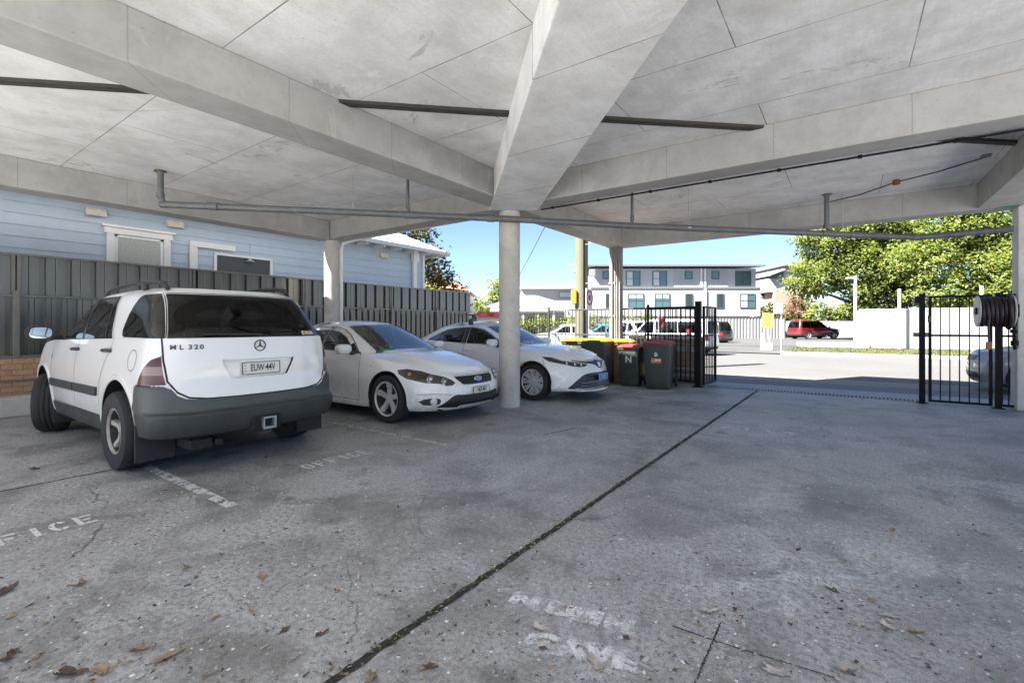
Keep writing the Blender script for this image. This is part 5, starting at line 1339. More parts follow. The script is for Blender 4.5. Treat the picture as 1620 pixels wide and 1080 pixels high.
bar_fence('bar_fence','black steel bar fence panel ending at the tall gate post','fence',(-3.93,11.12),(-2.78,11.12),.09,1.80,.105,M_black,(.10,1.14,1.78),(.05,))
bar_fence('bar_fence','grey bar fence running from behind the taxi to the ribbed fence','fence',(-10.4,12.15),(-6.66,11.14),.09,1.74,.12,M_greysteel,(.10,1.10,1.72),(1.8,))
bar_fence('gate_leaf','black barred sliding gate leaf parked behind the black fence panel','gate',(-3.95,11.30),(-2.76,11.30),.08,1.78,.098,M_black,(.09,1.13,1.76),(),r=.009)
# gate posts
def post(label,x,y,w,h,m,grp=None):
    o=empty('gate_post',(x,y,0),0,label,'post',grp)
    mb=MB(); mb.box(-w/2,w/2,-w/2,w/2,.008,h); mb.box(-w/2-.004,w/2+.004,-w/2-.004,w/2+.004,h,h+.02); mb.build('shaft',m,o,bevel=.006)
    mb=MB(); mb.box(-w,w,-w,w,0,.01); mb.build('base_plate',m,o); return o
gpL=post('thick black gate post beside the folded gate leaf',-2.70,11.0,.12,1.88,M_black)
gpR=post('black gate post with latch at the right of the driveway',1.08,11.0,.082,1.90,M_black)
mb=MB(); mb.box(-.12,-.038,-.03,.03,1.16,1.24); mb.box(.038,.08,-.03,.03,1.16,1.24); mb.build('latch',mat('latch_brown',(.10,.085,.07),.5),gpR,bevel=.004)
mb=MB(); mb.box(-.10,-.036,-.06,.06,1.76,1.88); mb.build('hinge',M_black,gpR,bevel=.004)
gl=bar_fence('gate_leaf','black barred gate leaf folded open beside the tall post','gate',(-2.62,11.1),(-2.55,12.0),.06,1.80,.11,M_black,(.05,1.14,1.78),(),r=.009)
mb=MB(); mb.box(0,.04,-.02,.02,.03,1.80); mb.box(.86,.90,-.02,.02,.03,1.80); mb.build('stile',M_black,gl)
pg=bar_fence('pedestrian_gate','black barred pedestrian gate in front of the silver hatchback','gate',(1.20,11.0),(1.93,11.0),.06,1.86,.118,M_black,(.05,1.19,1.86),(),r=.008)
mb=MB(); mb.box(-.035,0,-.022,.022,.03,1.875); mb.box(.73,.765,-.022,.022,.03,1.875); mb.build('stile',M_black,pg)
mb=MB(); mb.box(-.05,.0,-.03,-.022,1.42,1.54); mb.build('lock',M_greysteel,pg)
post('slim black gate post under the hose reel',2.03,10.98,.075,1.88,M_black)
bar_fence('bar_fence','short black fence infill between the slim post and the right column','fence',(2.08,11.0),(2.23,11.0),.06,1.86,.075,M_black,(.05,1.19,1.86))
# slotted drain
dr=empty('trench_drain',(0,0,0),0,'slotted steel trench drain across the driveway under the gate','drain')
mb=MB(); mb.box(-2.55,1.05,11.10,11.14,-.01,.006); mb.box(-2.55,1.05,11.30,11.34,-.01,.006); mb.build('frame',M_greysteel,dr)
mb=MB(); 
for k in range(60): 
    x=-2.53+k*.0597; mb.box(x,x+.030,11.14,11.30,-.02,.003)
mb.build('grating',M_galv,dr)
mb=MB(); mb.box(-2.55,1.05,11.14,11.30,-.03,-.003); mb.build('channel',M_dark,dr)
# wheelie bins
def bin_(label,x,y,rz,w,d,h,bodyc,lidm,words=(),grp='wheelie bins by the fence'):
    o=empty('wheelie_bin',(x,y,0),rz,label,'bin',grp)
    mb=MB()
    def rr_(hw,hd,z,r=.05,n=5):
        ring=[]
        for cx,cy,a0 in ((hw-r,hd-r,0),(-hw+r,hd-r,90),(-hw+r,-hd+r,180),(hw-r,-hd+r,270)):
            for k in range(n): a=R(a0+90*k/(n-1)); ring.append((cx+r*math.cos(a),cy+r*math.sin(a),z))
        return ring
    W,D_=w/2,d/2
    mb.ring([rr_(W*.80,D_*.78,.02),rr_(W*.82,D_*.80,.04),rr_(W*.84,D_*.82,.16),rr_(W*.87,D_*.85,.17),rr_(W*.94,D_*.93,h*.80),rr_(W*.95,D_*.94,h*.86),rr_(W*1.02,D_*1.02,h*.865),rr_(W*1.02,D_*1.02,h*.915),rr_(W*.95,D_*.95,h*.918)])
    mb.build('body',bodyc,o,smooth=35)
    mb=MB(); mb.box(-W*.62,W*.62,-D_*.995,-D_*.91,h*.45,h*.78,M=Matrix.Translation((0,.0,0)));  
    mb=MB(); mb.ring([rr_(W*1.05,D_*1.07,h*.918),rr_(W*1.05,D_*1.07,h*.926),rr_(W*.98,D_*1.0,h*.945),rr_(W*.80,D_*.80,h*.975),rr_(W*.3,D_*.3,h*.99)])
    mb.box(-W*.5,W*.5,-D_*1.16,-D_*1.04,h*.925,h*.955); mb.build('lid',lidm,o,smooth=35)
    mb=MB(); mb.tube([(-W*.8,D_*1.0,h*.90),(-W*.8,D_*1.28,h*.915),(W*.8,D_*1.28,h*.915),(W*.8,D_*1.0,h*.90)],.016,8); mb.build('handle',bodyc,o,smooth=50)
    for s in (-1,1):
        mb=MB(); mb.lathe([(.0,-.025),(.10,-.025),(.105,-.015),(.105,.015),(.10,.025),(0,.025)],(s*(W*.98),D_*1.02,.105),'x',22); mb.build('wheel',M_tyre,o,smooth=40)
    mb=MB(); mb.cyl((-W*.95,D_*1.02,.105),(W*.95,D_*1.02,.105),.014); mb.build('axle',M_dark,o)
    for z0,z1 in ((.17,h*.8),):
        mb=MB()
        for s in (-1,1): mb.prism([(s*W*.55-.008,0),(s*W*.55+.008,0),(s*W*.60+.008,1),(s*W*.60-.008,1)],lambda u,v,ww:(u,-(D_*(.85+.08*v))-ww,z0+(z1-z0)*v),-.004,.012)
        mb.build('rib',bodyc,o)
    for body,size,z,m in words:
        yy=-(D_*(.87+.07*(z-.17)/(h*.8-.17)))-.004; tl=math.degrees(math.atan2(D_*.08,h*.63))
        text_obj('marking',body,size,face((0,yy,z),(0,-1,-.1),-tl*.9),m,o,sx=1.0,bold=.006)
    return o
M_bin=mat('bin_green',(.035,.047,.038),.5,var=.2,vs=6,dirt=.2); M_bin2=mat('bin_grey_green',(.05,.058,.055),.5,var=.2,vs=6); M_bin3=mat('bin_sunlit_tan',(.17,.10,.055),.5,var=.2,vs=5,dirt=.3)  # last one puts the sunlit look of a green bin into its colour
M_lidr=mat('lid_red',(.36,.035,.035),.5,var=.15,vs=8); M_lidy=mat('lid_yellow',(.26,.155,.010),.5,var=.12,vs=8)
M_mark=mat('marking_white',(.62,.62,.60),.6)
bL=bin_('dark green wheelie bin with a red lid and a white letter N on its front',-4.02,10.42,.10,.50,.55,.95,M_bin,M_lidr,(('N',.20,.60,M_mark),))
bR=bin_('larger dark green wheelie bin with a red lid and an orange sticker',-3.36,10.35,.10,.58,.70,1.06,M_bin,M_lidr,(('B',.11,.74,M_mark),))
mb=MB(); mb.box(-.105,.105,-.318,-.310,.56,.66); o=mb.build('sticker',mat('sticker_red',(.55,.14,.05),.5),bR)
mb=MB(); mb.box(-.10,.10,-.3205,-.3185,.60,.65); mb.build('sticker_panel',M_mark,o)
for k,wd_ in enumerate((.09,.07,.10)):
    mb=MB(); mb.box(-wd_,-wd_+.03+.02*k,-.3225,-.321,.617,.636); mb.build('sticker_print',M_ink,o)
bin_('grey green wheelie bin with a yellow lid behind the bonnet of the taxi',-4.75,10.30,.05,.60,.68,1.08,M_bin2,M_lidy,(('N',.16,.66,M_mark),))
bin_('yellow lidded wheelie bin farthest along the fence from the gate',-5.42,10.45,.02,.58,.66,1.07,M_bin2,M_lidy)
bin_('wheelie bin with a yellow lid and sunlit tan body colour beside the far column',-4.33,10.72,.25,.50,.55,1.06,M_bin3,M_lidy)
# hose reel on the right column
hr=empty('hose_reel',(1.98,10.92,1.60),0,'red fire hose reel with pale disc beside the right column','hose reel')
M_hose=mat('hose_rubber',(.020,.009,.010),.5,var=.25,vs=12,bmp=.3,bs=60)
for x in (-.21,.20):
    mb=MB(); mb.lathe([(0,x-.004),(.20,x-.006),(.25,x-.012),(.262,x),(.25,x+.012),(0,x+.006)],ax='x',n=40); mb.build('disc',mat('reel_disc',(.50,.46,.46),.4,var=.2,vs=12,dirt=.4),hr,smooth=35)
mb=MB(); pts=[]
for k in range(420):
    t=k/419; a=2*PI*t*13; lay=int(t*13)//6; rr=.165+.03*((int(t*13)%13)//6)+.008*math.sin(a*2.3); xx=-.17+.34*abs(((t*13/6.5)%2)-1)
    pts.append((xx,rr*math.cos(a)*1.15,rr*math.sin(a)*1.15-.012))
mb.tube(pts,.028,8); mb.build('hose',M_hose,hr,smooth=60)
mb=MB(); mb.tube([(-.10,-.24,-.06),(-.12,-.25,-.25),(-.11,-.25,-.50)],.016,8); mb.build('hose_end',M_hose,hr,smooth=60)
mb=MB(); mb.box(-.15,-.075,-.275,-.225,-.62,-.50); mb.build('nozzle',mat('nozzle_rust',(.30,.11,.04),.6,var=.3,vs=20),hr,bevel=.008)
mb=MB(); mb.cyl((.2,0,0),(.27,0,0),.03); mb.box(.24,.27,-.07,.07,-.1,.1); mb.build('bracket',M_black,hr,smooth=40); mb=MB(); mb.lathe([(.0,-.235),(.06,-.235),(.06,-.215),(0,-.215)],ax='x',n=18); mb.build('hub_cap',M_black,hr,smooth=40)
mb=MB(); mb.tube([(.22,-.02,-.05),(.21,-.04,-.3),(.22,-.04,-.62)],.02,8); mb.lathe([(.045,-.36),(.045,-.30)],(.21,-.04,0),n=10); mb.lathe([(.05,-.56),(.05,-.48)],(.22,-.04,0),n=10); mb.build('valve',M_black,hr,smooth=40)

# ------------------------------------------------------------------ brick letterbox wall outside the fence
lw=empty('letterbox_wall',(-3.6,11.7,0),0,'low brick letterbox wall outside the fence behind the bins','brick wall')
mb=MB(); mb.box(-.9,.82,-.11,.11,0,1.03); mb.build('brickwork',brick('brown_brick',(.34,.24,.17),(.40,.29,.21),(.30,.27,.24)),lw)
mb=MB(); mb.box(-.93,.85,-.14,.14,1.03,1.10); mb.build('capping',M_white,lw,bevel=.01)
for x in (.36,.68):
    mb=MB(); mb.box(x-.13,x+.13,-.135,-.108,.74,.93); o=mb.build('letterbox',M_galv,lw,bevel=.006)
    mb=MB(); mb.box(x-.10,x+.10,-.142,-.134,.88,.90); mb.build('slot',M_dark,o)
for z in (.18,.33):
    mb=MB(); mb.tube([(.15,-.19,z),(.82,-.19,z)],.035,10); mb.build('pipe',M_galv,lw,smooth=40)

# ------------------------------------------------------------------ street furniture
pp=at(920,13.6); pole=empty('power_pole',pp,0,'weathered greenish timber power pole beyond the fence','power pole')
m,nt,b=newmat('pole_timber'); co=coords(nt)
c=ramp(nt,noise(nt,vscale(nt,co,(9,9,.7)),2.2,8,.7),[(.3,(.12,.105,.08)),(.5,(.125,.122,.082)),(.7,(.075,.092,.056))]); nt.links.new(c,b.inputs['Base Color']); b.inputs['Roughness'].default_value=.9
M_pole=m
mb=MB(); mb.tube([(0,0,0),(0,0,4.5),(0,0,9.2)],[.195,.18,.165],20); mb.build('shaft',M_pole,pole,smooth=50)
mb=MB(); mb.tube([(.16,-.14,.2),(.15,-.14,3),(.14,-.13,4),(.13,-.13,9)],.022,6); mb.build('cable',M_black,pole)
mb=MB()
for z,sx_ in ((2.0,-1),(2.55,1),(3.1,-1),(3.65,1)): mb.cyl((sx_*.15,-.1,z),(sx_*.36,-.17,z),.012)
mb.build('climbing_peg',M_galv,pole)
mb=MB(); mb.box(.14,.40,-.2,-.1,3.78,3.86); mb.build('bracket',M_galv,pole); mb=MB(); mb.tube([(.36,-.15,3.78),(.36,-.15,3.66),(.30,-.15,3.62)],.012,6); mb.build('hook',M_galv,pole)
mb=MB(); Mx=Matrix.Rotation(R(YAW),4,'Z'); mb.box(-.29,-.17,-.20,.12,1.98,2.38,M=Mx); mb.build('yellow_box',M_yellow,pole,bevel=.01)
mb=MB(); mb.box(.19,.36,-.22,-.1,2.75,2.95,M=Mx); mb.build('meter_box',M_galv,pole,bevel=.01)
ow=MB(); a=at(905,13.5,5.7); b_=at(798,32,3.0); pts=[a.lerp(b_,t)-Vector((0,0,.5*4*t*(1-t)*.25)) for t in [k/14 for k in range(15)]]
ow.tube(pts,.012,5); tag(ow.build('overhead_wire',M_black),'thin dark service wire sloping across the sky by the middle column','wire')
def camrot(o): o.rotation_euler=(0,0,R(YAW)); return o
# 40 sign
sp=camrot(empty('speed_sign',at(930,13.05),0,'white speed sign reading 40 in a red ring beside the power pole','sign'))
sp.rotation_euler=(0,0,R(YAW+58))
mb=MB(); mb.tube([(.06,0,0),(.06,0,2.35)],.02,8); mb.build('post',M_galv,sp)
mb=MB(); mb.box(-.22,.22,-.045,-.03,1.78,2.38); pn=mb.build('panel',M_mark,sp,bevel=.004)
mb=MB(); mb.tube([(.185*math.cos(2*PI*k/28),-.05,2.12+.185*math.sin(2*PI*k/28)) for k in range(29)],.022,6,cap=False); mb.build('ring',mat('sign_ring_red',(.45,.02,.03),.5),pn)
text_obj('sign_text','40',.21,face((0,-.05,2.12),(0,-1,0)),M_ink,pn,sx=.85,bold=.008)
# yellow notice on an A-frame stand
yn=camrot(empty('notice_stand',at(1214,26),0,'tilted yellow notice on a white stand at the car park entrance','sign'))
mb=MB(); mb.box(-.32,.30,-.02,0,1.25,2.05,M=Matrix.Translation((0,0,1.6))@Matrix.Rotation(R(8),4,'Y')@Matrix.Translation((0,0,-1.6))); o=mb.build('panel',mat('notice_yellow',(.75,.52,.12),.5,var=.15,vs=10),yn)
for k in range(4):
    mb=MB(); mb.box(-.22,.20-.06*(k%2),-.026,-.0205,1.88-.15*k,1.93-.15*k,M=Matrix.Translation((0,0,1.6))@Matrix.Rotation(R(8),4,'Y')@Matrix.Translation((0,0,-1.6))); mb.build('print_line',mat('notice_print',(.45,.25,.03),.6),o)
mb=MB(); mb.tube([(.02,.02,1.3),(.16,.03,.1)],.03,8); mb.build('leg',M_white,yn)
mb=MB(); mb.prism([(-.34,0),(-.12,0),(-.20,.92),(-.30,.92)],lambda u,v,w:(u,w,v+.02),-.10,.1); mb.build('stand',M_white,yn,bevel=.02)
mb=MB(); mb.box(-.10,.24,-.12,.12,.02,.42); mb.build('base_block',M_white,yn,bevel=.03)
ws=camrot(empty('blank_sign',at(1233,24.5),0,'plain white sign on a pale post standing in the verge','sign'))
mb=MB(); mb.tube([(.1,0,.1),(.1,0,2.55)],.045,8); mb.build('post',M_galv,ws)
mb=MB(); mb.box(-.33,.13,-.075,-.05,1.98,2.52); mb.build('panel',M_white,ws,bevel=.006)
lp=camrot(empty('light_pole',at(1353,27.6),0,'white light pole with a short lamp arm at the fence corner','street lamp'))
mb=MB(); mb.box(-.06,.06,-.06,.06,.1,4.25); mb.build('pole',M_white,lp,bevel=.01)
mb=MB(); mb.tube([(0,0,4.05),(-.25,0,4.13)],.035,8); mb.box(-.50,-.2,-.1,.1,4.08,4.17,M=Matrix.Rotation(R(0),4,'Y')); mb.build('lamp_head',M_white,lp,bevel=.02)
for px,Y,y1,lab in ((1423,24.8,457,'thin white pole standing in the verge in front of the white fence'),(1553,24,452,'thin white pole rising above the pedestrian gate')):
    mb=MB(); mb.tube([(0,0,.08),(0,0,zat(y1,Y))],.07,12); tag(mb.build('white_pole',M_white,smooth=50,loc=at(px,Y)),lab,'pole')
# white fences over the road
M_wfence=mat('white_fence_panel',(.33,.33,.325),.5,var=.04,vs=.8)
wf=empty('white_fence',(.6,32.7,0),0,'tall smooth white panel fence along the verge over the road','fence')
for k in range(12):
    mb=MB(); mb.box(k*2.4+.06,k*2.4+2.4,-.02,.02,.15,2.22); mb.build('panel',M_wfence,wf)
    mb=MB(); mb.box(k*2.4-.05,k*2.4+.05,-.05,.05,.08,2.28); mb.build('post',M_white,wf,bevel=.01)
mb=MB(); mb.box(.05,28.8,-.03,.03,2.22,2.26); mb.build('top_rail',M_white,wf,bevel=.006)
wf2=empty('white_fence',(.55,32.9,0),R(90),'white panel fence wing stepping away behind the light pole','fence')
for k in range(4):
    h=2.15-.12*k
    mb=MB(); mb.box(k*2.4+.06,k*2.4+2.4,-.02,.02,.15,h); mb.build('panel',M_wfence,wf2)
    mb=MB(); mb.box(k*2.4-.05,k*2.4+.05,-.05,.05,.15,h+.05); mb.build('post',M_white,wf2,bevel=.01)
wr=camrot(empty('white_wall',at(1300,49),0,'low white boundary wall behind the red wagon','wall'))
mb=MB(); mb.box(-4,4.2,-.1,.1,.1,1.75); mb.build('face',M_white,wr); mb=MB(); mb.box(-4.05,4.25,-.14,.14,1.75,1.82); mb.build('capping',M_white,wr)
gf=camrot(empty('slat_fence',at(870,44.5),0,'long grey ribbed fence below the white apartment block','fence'))
mb=MB(); Lf=(1240-870)/750*44.5; x=0; pr=[]
while x<Lf: pr+=[(x,0),(x+.16,0),(x+.19,.05),(x+.27,.05)]; x+=.30
n=len(pr); mb.add([(a,b_,.16) for a,b_ in pr]+[(a,b_,2.12) for a,b_ in pr],[(i,i+1,n+i+1,n+i) for i in range(n-1)]); mb.build('sheets',mat('grey_fence_sheet',(.24,.24,.235),.5,var=.05),gf,recalc=False)
mb=MB(); mb.box(0,Lf,-.03,.08,2.12,2.17); mb.build('top_rail',M_fenced,gf)
rc=MB(); p=at(1047,21); 
rows=[]
for k in range(9):
    rows.append([Vector((-.16+.32*j/6+.02*k/8,.02*math.sin(k*1.1+j),-.03*math.sin(j*1.4)-.55*k/8)) for j in range(7)])
rc.ring(rows,close=False); o=rc.build('red_banner',mat('banner_red',(.09,.006,.012),.7,var=.2),smooth=60,loc=(p.x,p.y,1.75),rz=R(YAW)); sm=o.modifiers.new('thickness','SOLIDIFY'); sm.thickness=.012
tag(o,'red cloth hung on a pole seen through the black fence','banner')
mb=MB(); mb.tube([(0,0,0),(0,0,1.82)],.025,8); tag(mb.build('banner_pole',M_galv,loc=at(1042,21.05)),'thin grey pole carrying the red cloth','pole')
rp=empty('marker_post',at(1090,19),0,'red and white marker post seen through the black gate fence','post')
mb=MB(); mb.cyl((0,0,.0),(0,0,.95),.09); mb.build('post',M_white,rp,smooth=40); mb=MB(); mb.cyl((0,0,.95),(0,0,1.22),.095); mb.build('red_cap',mat('cap_red',(.13,.012,.012),.5),rp,smooth=40)
# ------------------------------------------------------------------ buildings over the road
M_render=mat('white_render',(.38,.38,.37),.7,var=.04,vs=.4); M_clad=mat('grey_cladding',(.34,.345,.345),.6,var=.05,vs=.6); M_eave=mat('eave_grey',(.16,.165,.17),.6)
M_winf=mat('window_frame_dark',(.05,.09,.10),.4); M_bglass=mat('building_glass',(.07,.12,.13),.06,spec=.9); M_blind=mat('blind_pale',(.48,.50,.50),.6)
ab=camrot(empty('apartment_block',at(810,48),0,'white two storey apartment block with grey panels and dark windows over the road','building'))
k48=48/750
def X_(px,k=k48): return (px-810)*k
def Z_(py,Y=48): return zat(py,Y)
x0,x1=X_(937),X_(1196); xm=X_(1200)
mb=MB(); mb.box(x0,x1,0,10,Z_(456),Z_(425)); mb.build('upper_wall',M_render,ab)
mb=MB(); mb.box(x0-.2,xm,-.35,10,Z_(500),Z_(457)); mb.build('lower_wall',M_render,ab)
mb=MB(); mb.box(x0+.3,xm-.6,.5,9.8,.1,Z_(500)); mb.build('garage_level',mat('garage_brown',(.22,.15,.11),.8,var=.2,vs=1.2),ab)
mb=MB(); mb.box(x0-.2,xm,-.42,-.3,Z_(457),Z_(454.5)); mb.build('ledge',M_eave,ab)
for a,b_ in ((938,966),(1066,1107),(1112,1152)):
    mb=MB(); mb.box(X_(a),X_(b_),-.06,-.002,Z_(454),Z_(425))
    xx=X_(a)+.12
    while xx<X_(b_)-.05: mb.box(xx,xx+.03,-.085,-.06,Z_(454),Z_(425)); xx+=.22
    mb.build('cladding',M_clad,ab)
mb=MB(); mb.prism([(-.75,Z_(422.5)),(10.5,Z_(414)),(10.5,Z_(411)),(-.75,Z_(420))],lambda u,v,w:(w,u,v),x0-.6,X_(1206)); mb.build('roof',M_eave,ab)
def awin(a,b_,t,bt,y,split=1,blind=0):
    f=MB(); xa,xb,za,zb=X_(a),X_(b_),Z_(bt),Z_(t); w=.09
    f.box(xa,xb,y-.05,y,za,za+w); f.box(xa,xb,y-.05,y,zb-w,zb); f.box(xa,xa+w,y-.05,y,za+w,zb-w); f.box(xb-w,xb,y-.05,y,za+w,zb-w)
    if split: f.box((xa+xb)/2-w/2,(xa+xb)/2+w/2,y-.045,y,za+w,zb-w)
    if split: f.box(xa+w,xb-w,y-.06,y-.052,za+.75,za+.80)
    o=f.build('window',M_winf,ab)
    g=MB(); g.box(xa+w,xb-w,y-.025,y-.01,za+w,zb-w); g.build('pane',M_bglass,o)
    if blind: g=MB(); g.box(xa+w+.02,(xa+xb)/2-.05 if blind==1 else xb-w-.02,y-.035,y-.027,za+w+(0.0 if blind==1 else .9),zb-w); g.build('blind',M_blind,o)
for a,b_,s,bl in ((990,1013,1,1),(1032,1055,1,1),(1163,1188,1,0)): awin(a,b_,428.5,453,-.004,s,bl)
for a,b_ in ((953,964),(1083,1095),(1125,1137)): awin(a,b_,429,441.5,-.09,0)
for a,b_,s,bl in ((992,1017,1,2),(1034,1058,1,2),(1168,1192,1,1)): awin(a,b_,465,487.5,-.354,s,bl)
for a,b_ in ((957,967),(1082,1094),(1131,1143)):
    awin(a,b_,465,488,-.354,0)
    g=MB()
    for q in range(8): g.box(X_(a)+.1,X_(b_)-.1,-.41,-.385,Z_(486)+q*.17,Z_(486)+q*.17+.12)
    g.build('louvre',M_greysteel,ab)
for px in (1108.5,1114.5):
    mb=MB(); mb.box(X_(px)-.09,X_(px)+.09,-.2,-.062,Z_(456),Z_(425)); mb.build('downpipe',M_white,ab)
mb=MB(); mb.box(X_(1113)-.09,X_(1113)+.09,-.5,-.352,Z_(500),Z_(457)); mb.build('downpipe',M_white,ab)
# pale building behind on the left
lb=camrot(empty('flat_roofed_building',at(810,66),0,'long pale flat roofed building left of the apartment block','building'))
K=66/750; Z66=lambda y:zat(y,66)
mb=MB(); mb.box(X_(825,K),X_(944,K),0,9,0,Z66(457)); mb.build('wall',M_render,lb)
mb=MB(); mb.box(X_(823,K),X_(946,K),-.6,9.5,Z66(457),Z66(453)); mb.build('roof',M_roofw,lb)
mb=MB(); mb.box(X_(884,K),X_(905,K),-.06,-.003,Z66(471),Z66(461)); o=mb.build('window',M_winf,lb); mb=MB(); mb.box(X_(885,K),X_(904,K),-.08,-.062,Z66(470),Z66(462)); mb.build('pane',M_blind,o)
mb=MB(); mb.box(X_(840,K),X_(870,K),-.06,-.003,Z66(500),Z66(484)); mb.build('window',M_bglass,lb)
# cottage with a grey hip roof
ct=camrot(empty('grey_roofed_cottage',at(810,36),0,'white cottage with grey hipped sheet roof behind the middle column','house'))
K=36/750; Z36=lambda y:zat(y,36)
xa,xb=X_(771,K),X_(905,K); ze=Z36(483.5); zr=Z36(463)
mb=MB(); mb.box(xa+.5,xb-.5,.6,7.5,0,ze); mb.build('wall',M_white,ct)
mb=MB(); vs=[(xa,0,ze),(xb,0,ze),(xb,8,ze),(xa,8,ze),(xa+2.6,3.2,zr),(xb-2.6,3.2,zr),(xa+2.6,4.8,zr),(xb-2.6,4.8,zr)]
mb.add(vs,[(0,1,5,4),(1,2,7,5),(2,3,6,7),(3,0,4,6),(4,5,7,6)]); mb.box(xa-.05,xb+.05,-.1,-.02,ze-.12,ze); 
xx=xa+2.6
while xx<xb-2.6: mb.box(xx,xx+.03,1.55,1.62,(ze+zr)/2,(ze+zr)/2+.05); xx+=.5
rb=mb.build('roof',mat('grey_roof_sheet',(.40,.40,.40),.5,var=.1,vs=1.5),ct)
mb=MB(); mb.prism([(-2.2,Z36(494)),(0.6,Z36(487)),(.6,Z36(486)),(-2.2,Z36(492.5))],lambda u,v,w:(w,u,v),xa+.3,xb-.3); mb.build('verandah_roof',M_roofw,ct)
for q in range(6):
    mb=MB(); xx=xa+.5+q*(xb-xa-1)/5; mb.box(xx-.06,xx+.06,-2.1,-1.98,0,Z36(493.6)); mb.build('verandah_post',M_white,ct)
for px in (800,835,870,890):
    mb=MB(); mb.box(X_(px,K)-.5,X_(px,K)+.5,.54,.597,.6,2.0); mb.build('window',M_bglass,ct)
# house with a terracotta roof behind the ribbed fence
tr=camrot(empty('terracotta_house',at(810,31),0,'small cream house with terracotta roof beyond the ribbed fence','house'))
K=31/750; Z31=lambda y:zat(y,31); xa,xb=X_(655,K),X_(742,K)
mb=MB(); mb.box(xa,xb-.15,.3,6,0,Z31(459)); mb.build('wall',mat('cream_render',(.60,.57,.52),.7),tr)
mb=MB(); ze=Z31(459.5); zr=Z31(436); mb.add([(xa-.3,0,ze+.45),(xb,0,ze),(xb,6.4,ze),(xa-.3,6.4,ze+.45),(xa,3.0,zr+.1),(xb-1.0,3.0,zr-.15)],[(0,1,5,4),(1,2,5),(2,3,4,5),(3,0,4)]); mb.box(xb-.02,xb+.06,-.05,6.4,ze-.14,ze); mb.build('roof',mat('terracotta',(.50,.26,.17),.8,var=.12,vs=3),tr)
# white and brick house beside the big tree
wh=camrot(empty('white_brick_house',at(810,60),0,'white and brick two storey house with skillion roofs left of the big tree','house'))
K=60/750; Z60=lambda y:zat(y,60)
mb=MB(); mb.box(X_(1240,K),X_(1300,K),0,8,Z60(462),Z60(423)); mb.build('upper_wall',M_render,wh)
mb=MB(); mb.box(X_(1214,K),X_(1240,K)-.005,-.2,8,Z60(462),Z60(441)); mb.build('side_wing',M_render,wh)
mb=MB(); mb.box(X_(1222,K),X_(1262,K),-.6,7,0,Z60(461)); mb.build('brick_wall',brick('pink_brick',(.42,.28,.20),(.46,.31,.23),(.45,.40,.36)),wh)
mb=MB(); mb.box(X_(1262,K)+.005,X_(1290,K),-.3,7,0,Z60(461)); mb.build('lower_wall',M_render,wh)
mb=MB(); mb.prism([(X_(1232,K),Z60(421)),(X_(1305,K),Z60(424)),(X_(1305,K),Z60(422)),(X_(1232,K),Z60(419))],lambda u,v,w:(u,w,v),-1,8.5); mb.build('roof',M_clad,wh)
mb=MB(); mb.prism([(X_(1213,K),Z60(437)),(X_(1240,K),Z60(427)),(X_(1240,K),Z60(424.5)),(X_(1213,K),Z60(434.5))],lambda u,v,w:(u,w,v),-.8,8.4); mb.build('roof',M_clad,wh)
for a,b_,t,bt,y in ((1228,1238,437,445,-.206),(1257,1266,431,439,-.006),(1248,1253,468,490,-.606)):
    mb=MB(); mb.box(X_(a,K),X_(b_,K),y-.05,y,Z60(bt),Z60(t)); mb.build('window',M_bglass,wh)
sb=camrot(empty('white_townhouse',at(810,62),0,'small white townhouse wing between the apartment block and the brick house','house'))
K=62/750; Z62=lambda y:zat(y,62)
mb=MB(); mb.box(X_(1198,K),X_(1222,K),0,6,0,Z62(457)); mb.build('wall',M_render,sb); mb=MB(); mb.box(X_(1196,K),X_(1223,K),-.4,6.2,Z62(457),Z62(453.5)); mb.build('roof',M_clad,sb)
mb=MB(); mb.box(X_(1203,K),X_(1218,K),-.05,-.003,Z62(470),Z62(460)); o=mb.build('window',M_white,sb); mb=MB(); mb.box(X_(1204.5,K),X_(1216.5,K),-.06,-.052,Z62(469),Z62(461)); mb.build('pane',M_bglass,o)

# ------------------------------------------------------------------ trees
def leafmat(name,col,trans=.25):
    m,nt,b=newmat(name); b.inputs['Base Color'].default_value=(*col,1); b.inputs['Roughness'].default_value=.55; b.inputs['Specular IOR Level'].default_value=.3
    nt.nodes.remove(b); out=nt.nodes['Material Output']
    df=nt.nodes.new('ShaderNodeBsdfDiffuse'); df.inputs['Color'].default_value=(*col,1)
    tl=nt.nodes.new('ShaderNodeBsdfTranslucent'); tl.inputs['Color'].default_value=(col[0]*1.5,col[1]*1.5,col[2]*.7,1)
    mx=nt.nodes.new('ShaderNodeMixShader'); mx.inputs['Fac'].default_value=.35
    nt.links.new(df.outputs[0],mx.inputs[1]); nt.links.new(tl.outputs[0],mx.inputs[2]); nt.links.new(mx.outputs[0],out.inputs['Surface'])
    return m
LG=[leafmat('leaf_mid',(.165,.205,.062)),leafmat('leaf_dark',(.115,.155,.05)),leafmat('leaf_light',(.215,.25,.08)),leafmat('leaf_yellow',(.26,.25,.075))]
LO=[leafmat('leaf_olive',(.10,.085,.03)),leafmat('leaf_brown',(.14,.09,.03)),leafmat('leaf_green',(.08,.11,.03)),leafmat('leaf_tan',(.20,.13,.05))]
LR=[leafmat('leaf_plum',(.13,.07,.05)),leafmat('leaf_rose',(.20,.12,.09)),leafmat('leaf_moss',(.12,.11,.05)),leafmat('leaf_pink',(.26,.17,.13))]
LD=[leafmat('leaf_deep',(.035,.055,.018)),leafmat('leaf_deeper',(.022,.04,.014)),leafmat('leaf_fern',(.06,.085,.025)),leafmat('leaf_lime',(.10,.12,.03))]
M_bark=mat('bark',(.13,.095,.07),.95,var=.4,vs=6,bmp=.6)
